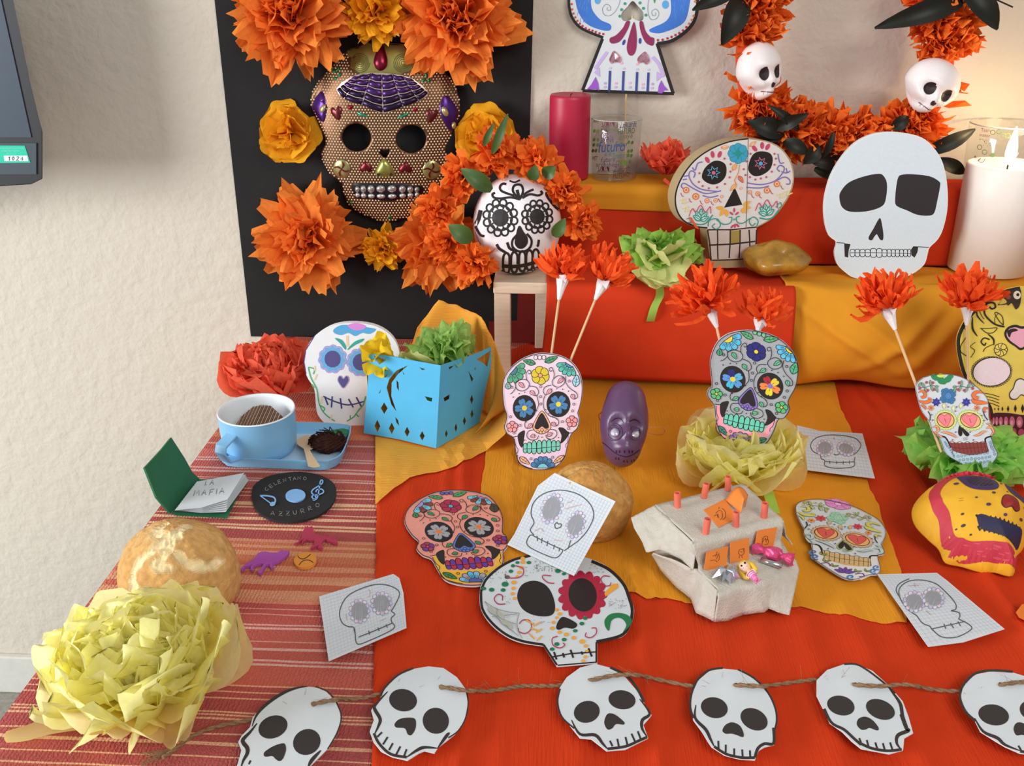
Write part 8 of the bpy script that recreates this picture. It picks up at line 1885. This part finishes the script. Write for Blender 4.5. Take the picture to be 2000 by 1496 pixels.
# foil, candy, silver roll and doll on the lower terrace
zK = Zm(1340, 1040, 9.09)
K = lambda x, y, z: onz(*zK(x, y), TZ + .010 + h1_ + z)
FOIL = mat('crumpled_foil', '#c9ccd0', .22, metal=.95, var=.05)
rg = random.Random(21); vs = []; fs = []
fc_ = K(715, 690, .010); kx = pxm(fc_)
for i in range(9):
    a = i * 2 * math.pi / 9 + rg.uniform(-.2, .2); l_ = rg.uniform(24, 32) * kx; d = V((math.cos(a), math.sin(a) * .9, 0)); s_ = V((-d.y, d.x, 0)); n = len(vs)
    vs += [fc_ + V((0, 0, .002)), fc_ + d * l_ * .5 + s_ * l_ * .32 + V((0, 0, -.001)), fc_ + d * l_ + V((0, 0, -.007)), fc_ + d * l_ * .5 - s_ * l_ * .32 + V((0, 0, -.003)), fc_ + d * l_ * .55 + V((0, 0, .003))]
    fs += [(n, n + 1, n + 4), (n + 1, n + 2, n + 4), (n + 2, n + 3, n + 4), (n + 3, n, n + 4)]
tag(solid(put('foil_star', (vs, fs), FOIL), .0004), 'crumpled silver foil star on the front step of the felt altar', 'foil')
sr0, sr1 = K(1325, 485, .004), K(1700, 600, .004)
tag(put('silver_roll', tube([sr0, sr1], .0028, 12), FOIL, smooth=True), 'thin silver foil roll on the felt step in front of the pink candy', 'foil roll')
PKF = mat('pink_foil', '#d8487c', .35, metal=.25, var=.25, vscale=200, spec=.5)
cc_ = K(1545, 370, .008); ku = (K(1700, 420, .008) - K(1390, 320, .008)).normalized()
M3 = frame(ku)
vf = tube([cc_ + ku * s_ for s_ in (-.019, -.015, -.011, -.0085, -.006, -.002, .002, .006, .0085, .011, .015, .019)], [.0062, .0058, .0036, .0032, .0056, .0070, .0070, .0056, .0032, .0036, .0058, .0062], 18)
vf = ([cc_ + (v - cc_) * (1 + .22 * noise.noise(v * 420)) for v in vf[0]], vf[1])
tag(put('wrapped_candy', vf, PKF), 'pink foil wrapped candy on the right of the felt step', 'candy')
SKN = mat('doll_skin', '#f3cbb4', .5, var=.02, sss=.1); HAIR = mat('doll_hair', '#e6bc3e', .5, var=.10, vscale=200); TAIL = mat('doll_tail_pink', '#ee6cb0', .4, var=.04); WST = mat('doll_stripe', '#f6d4e8', .4)
hd = K(1040, 610, .011); kx = pxm(hd); ax_ = (K(1240, 830, .008) - hd).normalized()
t = thing('mermaid_figurine', 'tiny mermaid figurine with long yellow hair and pink striped tail on the felt step', 'figurine', hd - V((0, 0, .012)))
tocam = (CAM - hd).normalized(); up_ = (tocam - ax_ * tocam.dot(ax_)).normalized(); sd = ax_.cross(up_)
Mh = Matrix((sd, up_, -ax_)).transposed()
hvf = ball(hd, (10.5 * kx, 9.5 * kx, 11 * kx), 24, 16, Mh); put('head', hvf, SKN, t, smooth=True)
def hdisp(d, p): return p * (1 + .08 * math.sin(8 * math.atan2(d.y, d.x))) 
put('hair', ball(hd - up_ * 3.5 * kx - ax_ * 2 * kx, (13 * kx, 9 * kx, 14 * kx), 24, 16, Mh, hdisp), HAIR, t, smooth=True)
for sg in (-1, 1): put('hair_lock', tube([hd + sd * sg * 10 * kx - ax_ * 5 * kx - up_ * 2 * kx, hd + sd * sg * 14 * kx + ax_ * 6 * kx - up_ * 4 * kx, hd + sd * sg * 13 * kx + ax_ * 16 * kx - up_ * 5 * kx, hd + sd * sg * 8 * kx + ax_ * 24 * kx - up_ * 6 * kx], [4 * kx, 5 * kx, 4.5 * kx, 1.5 * kx], 8), HAIR, t, smooth=True)
b0_, b1_ = hd + ax_ * 9 * kx - up_ * 2 * kx, hd + ax_ * 38 * kx - up_ * 3 * kx
put('torso', tube([b0_, b0_.lerp(b1_, .18), b0_.lerp(b1_, .32)], [3 * kx, 6 * kx, 6.5 * kx], 10), SKN, t, smooth=True)
for sg in (-1, 1): put('arm', tube([b0_.lerp(b1_, .14) + sd * sg * 5 * kx, b0_.lerp(b1_, .3) + sd * sg * 10 * kx, b0_.lerp(b1_, .52) + sd * sg * 8 * kx], [2.2 * kx, 2 * kx, 1.6 * kx], 7), SKN, t, smooth=True)
put('tail', tube([b0_.lerp(b1_, .28), b0_.lerp(b1_, .45), b0_.lerp(b1_, .65), b0_.lerp(b1_, .85), b1_], [7 * kx, 7.6 * kx, 6.8 * kx, 4.6 * kx, 3 * kx], 12), TAIL, t, smooth=True)
for q_ in (.42, .55, .68, .80): p = b0_.lerp(b1_, q_); rr2 = (7.9 - max(0, q_ - .5) * 9.5) * kx; put('tail_stripe', tube([p - ax_ * .9 * kx, p + ax_ * .9 * kx], rr2, 14), WST, t, smooth=True)
for sg in (-1, 1): put('tail_fin', puff(ell(0, 0, 1, .5, 0, 12), lambda x, y, o=0., sg=sg: b1_ + ax_ * (3 + 2.5 * y) * kx + sd * (sg * 3.5 + 4.5 * x) * kx + up_ * o, .0012), TAIL, t, smooth=True)
fh = surf(*hvf)
k = Ink(fh, step=2e-6); k.dot(*zK(985, 590), 2.1, '#1f1a1c'); k.dot(*zK(1045, 540), 2.1, '#1f1a1c'); k.dot(*zK(1018, 628), 1.3, '#e88a94'); k.dot(*zK(1078, 600), 1.2, '#f09ca0'); k.build('face_paint', t)

# ================================================================ loose bits at the right edge
tag(put('tissue_scrap', slab([(1984, 1196), (1996, 1180), (2040, 1176), (2044, 1216), (2006, 1214), (1990, 1206)], lambda x, y, o=0.: tab(x, y, .016 + .01 * math.sin(x * .3) * .2 + o), .0008), ORG), 'orange tissue scrap at the right edge of the red sheet', 'paper scrap')
tag(put('paper_scrap', slab([(1992, 930), (2030, 925), (2030, 950), (2000, 952)], flat(.022), .0006), PAPER), 'white paper scrap at the right edge above the yellow papier mache skull', 'paper scrap')
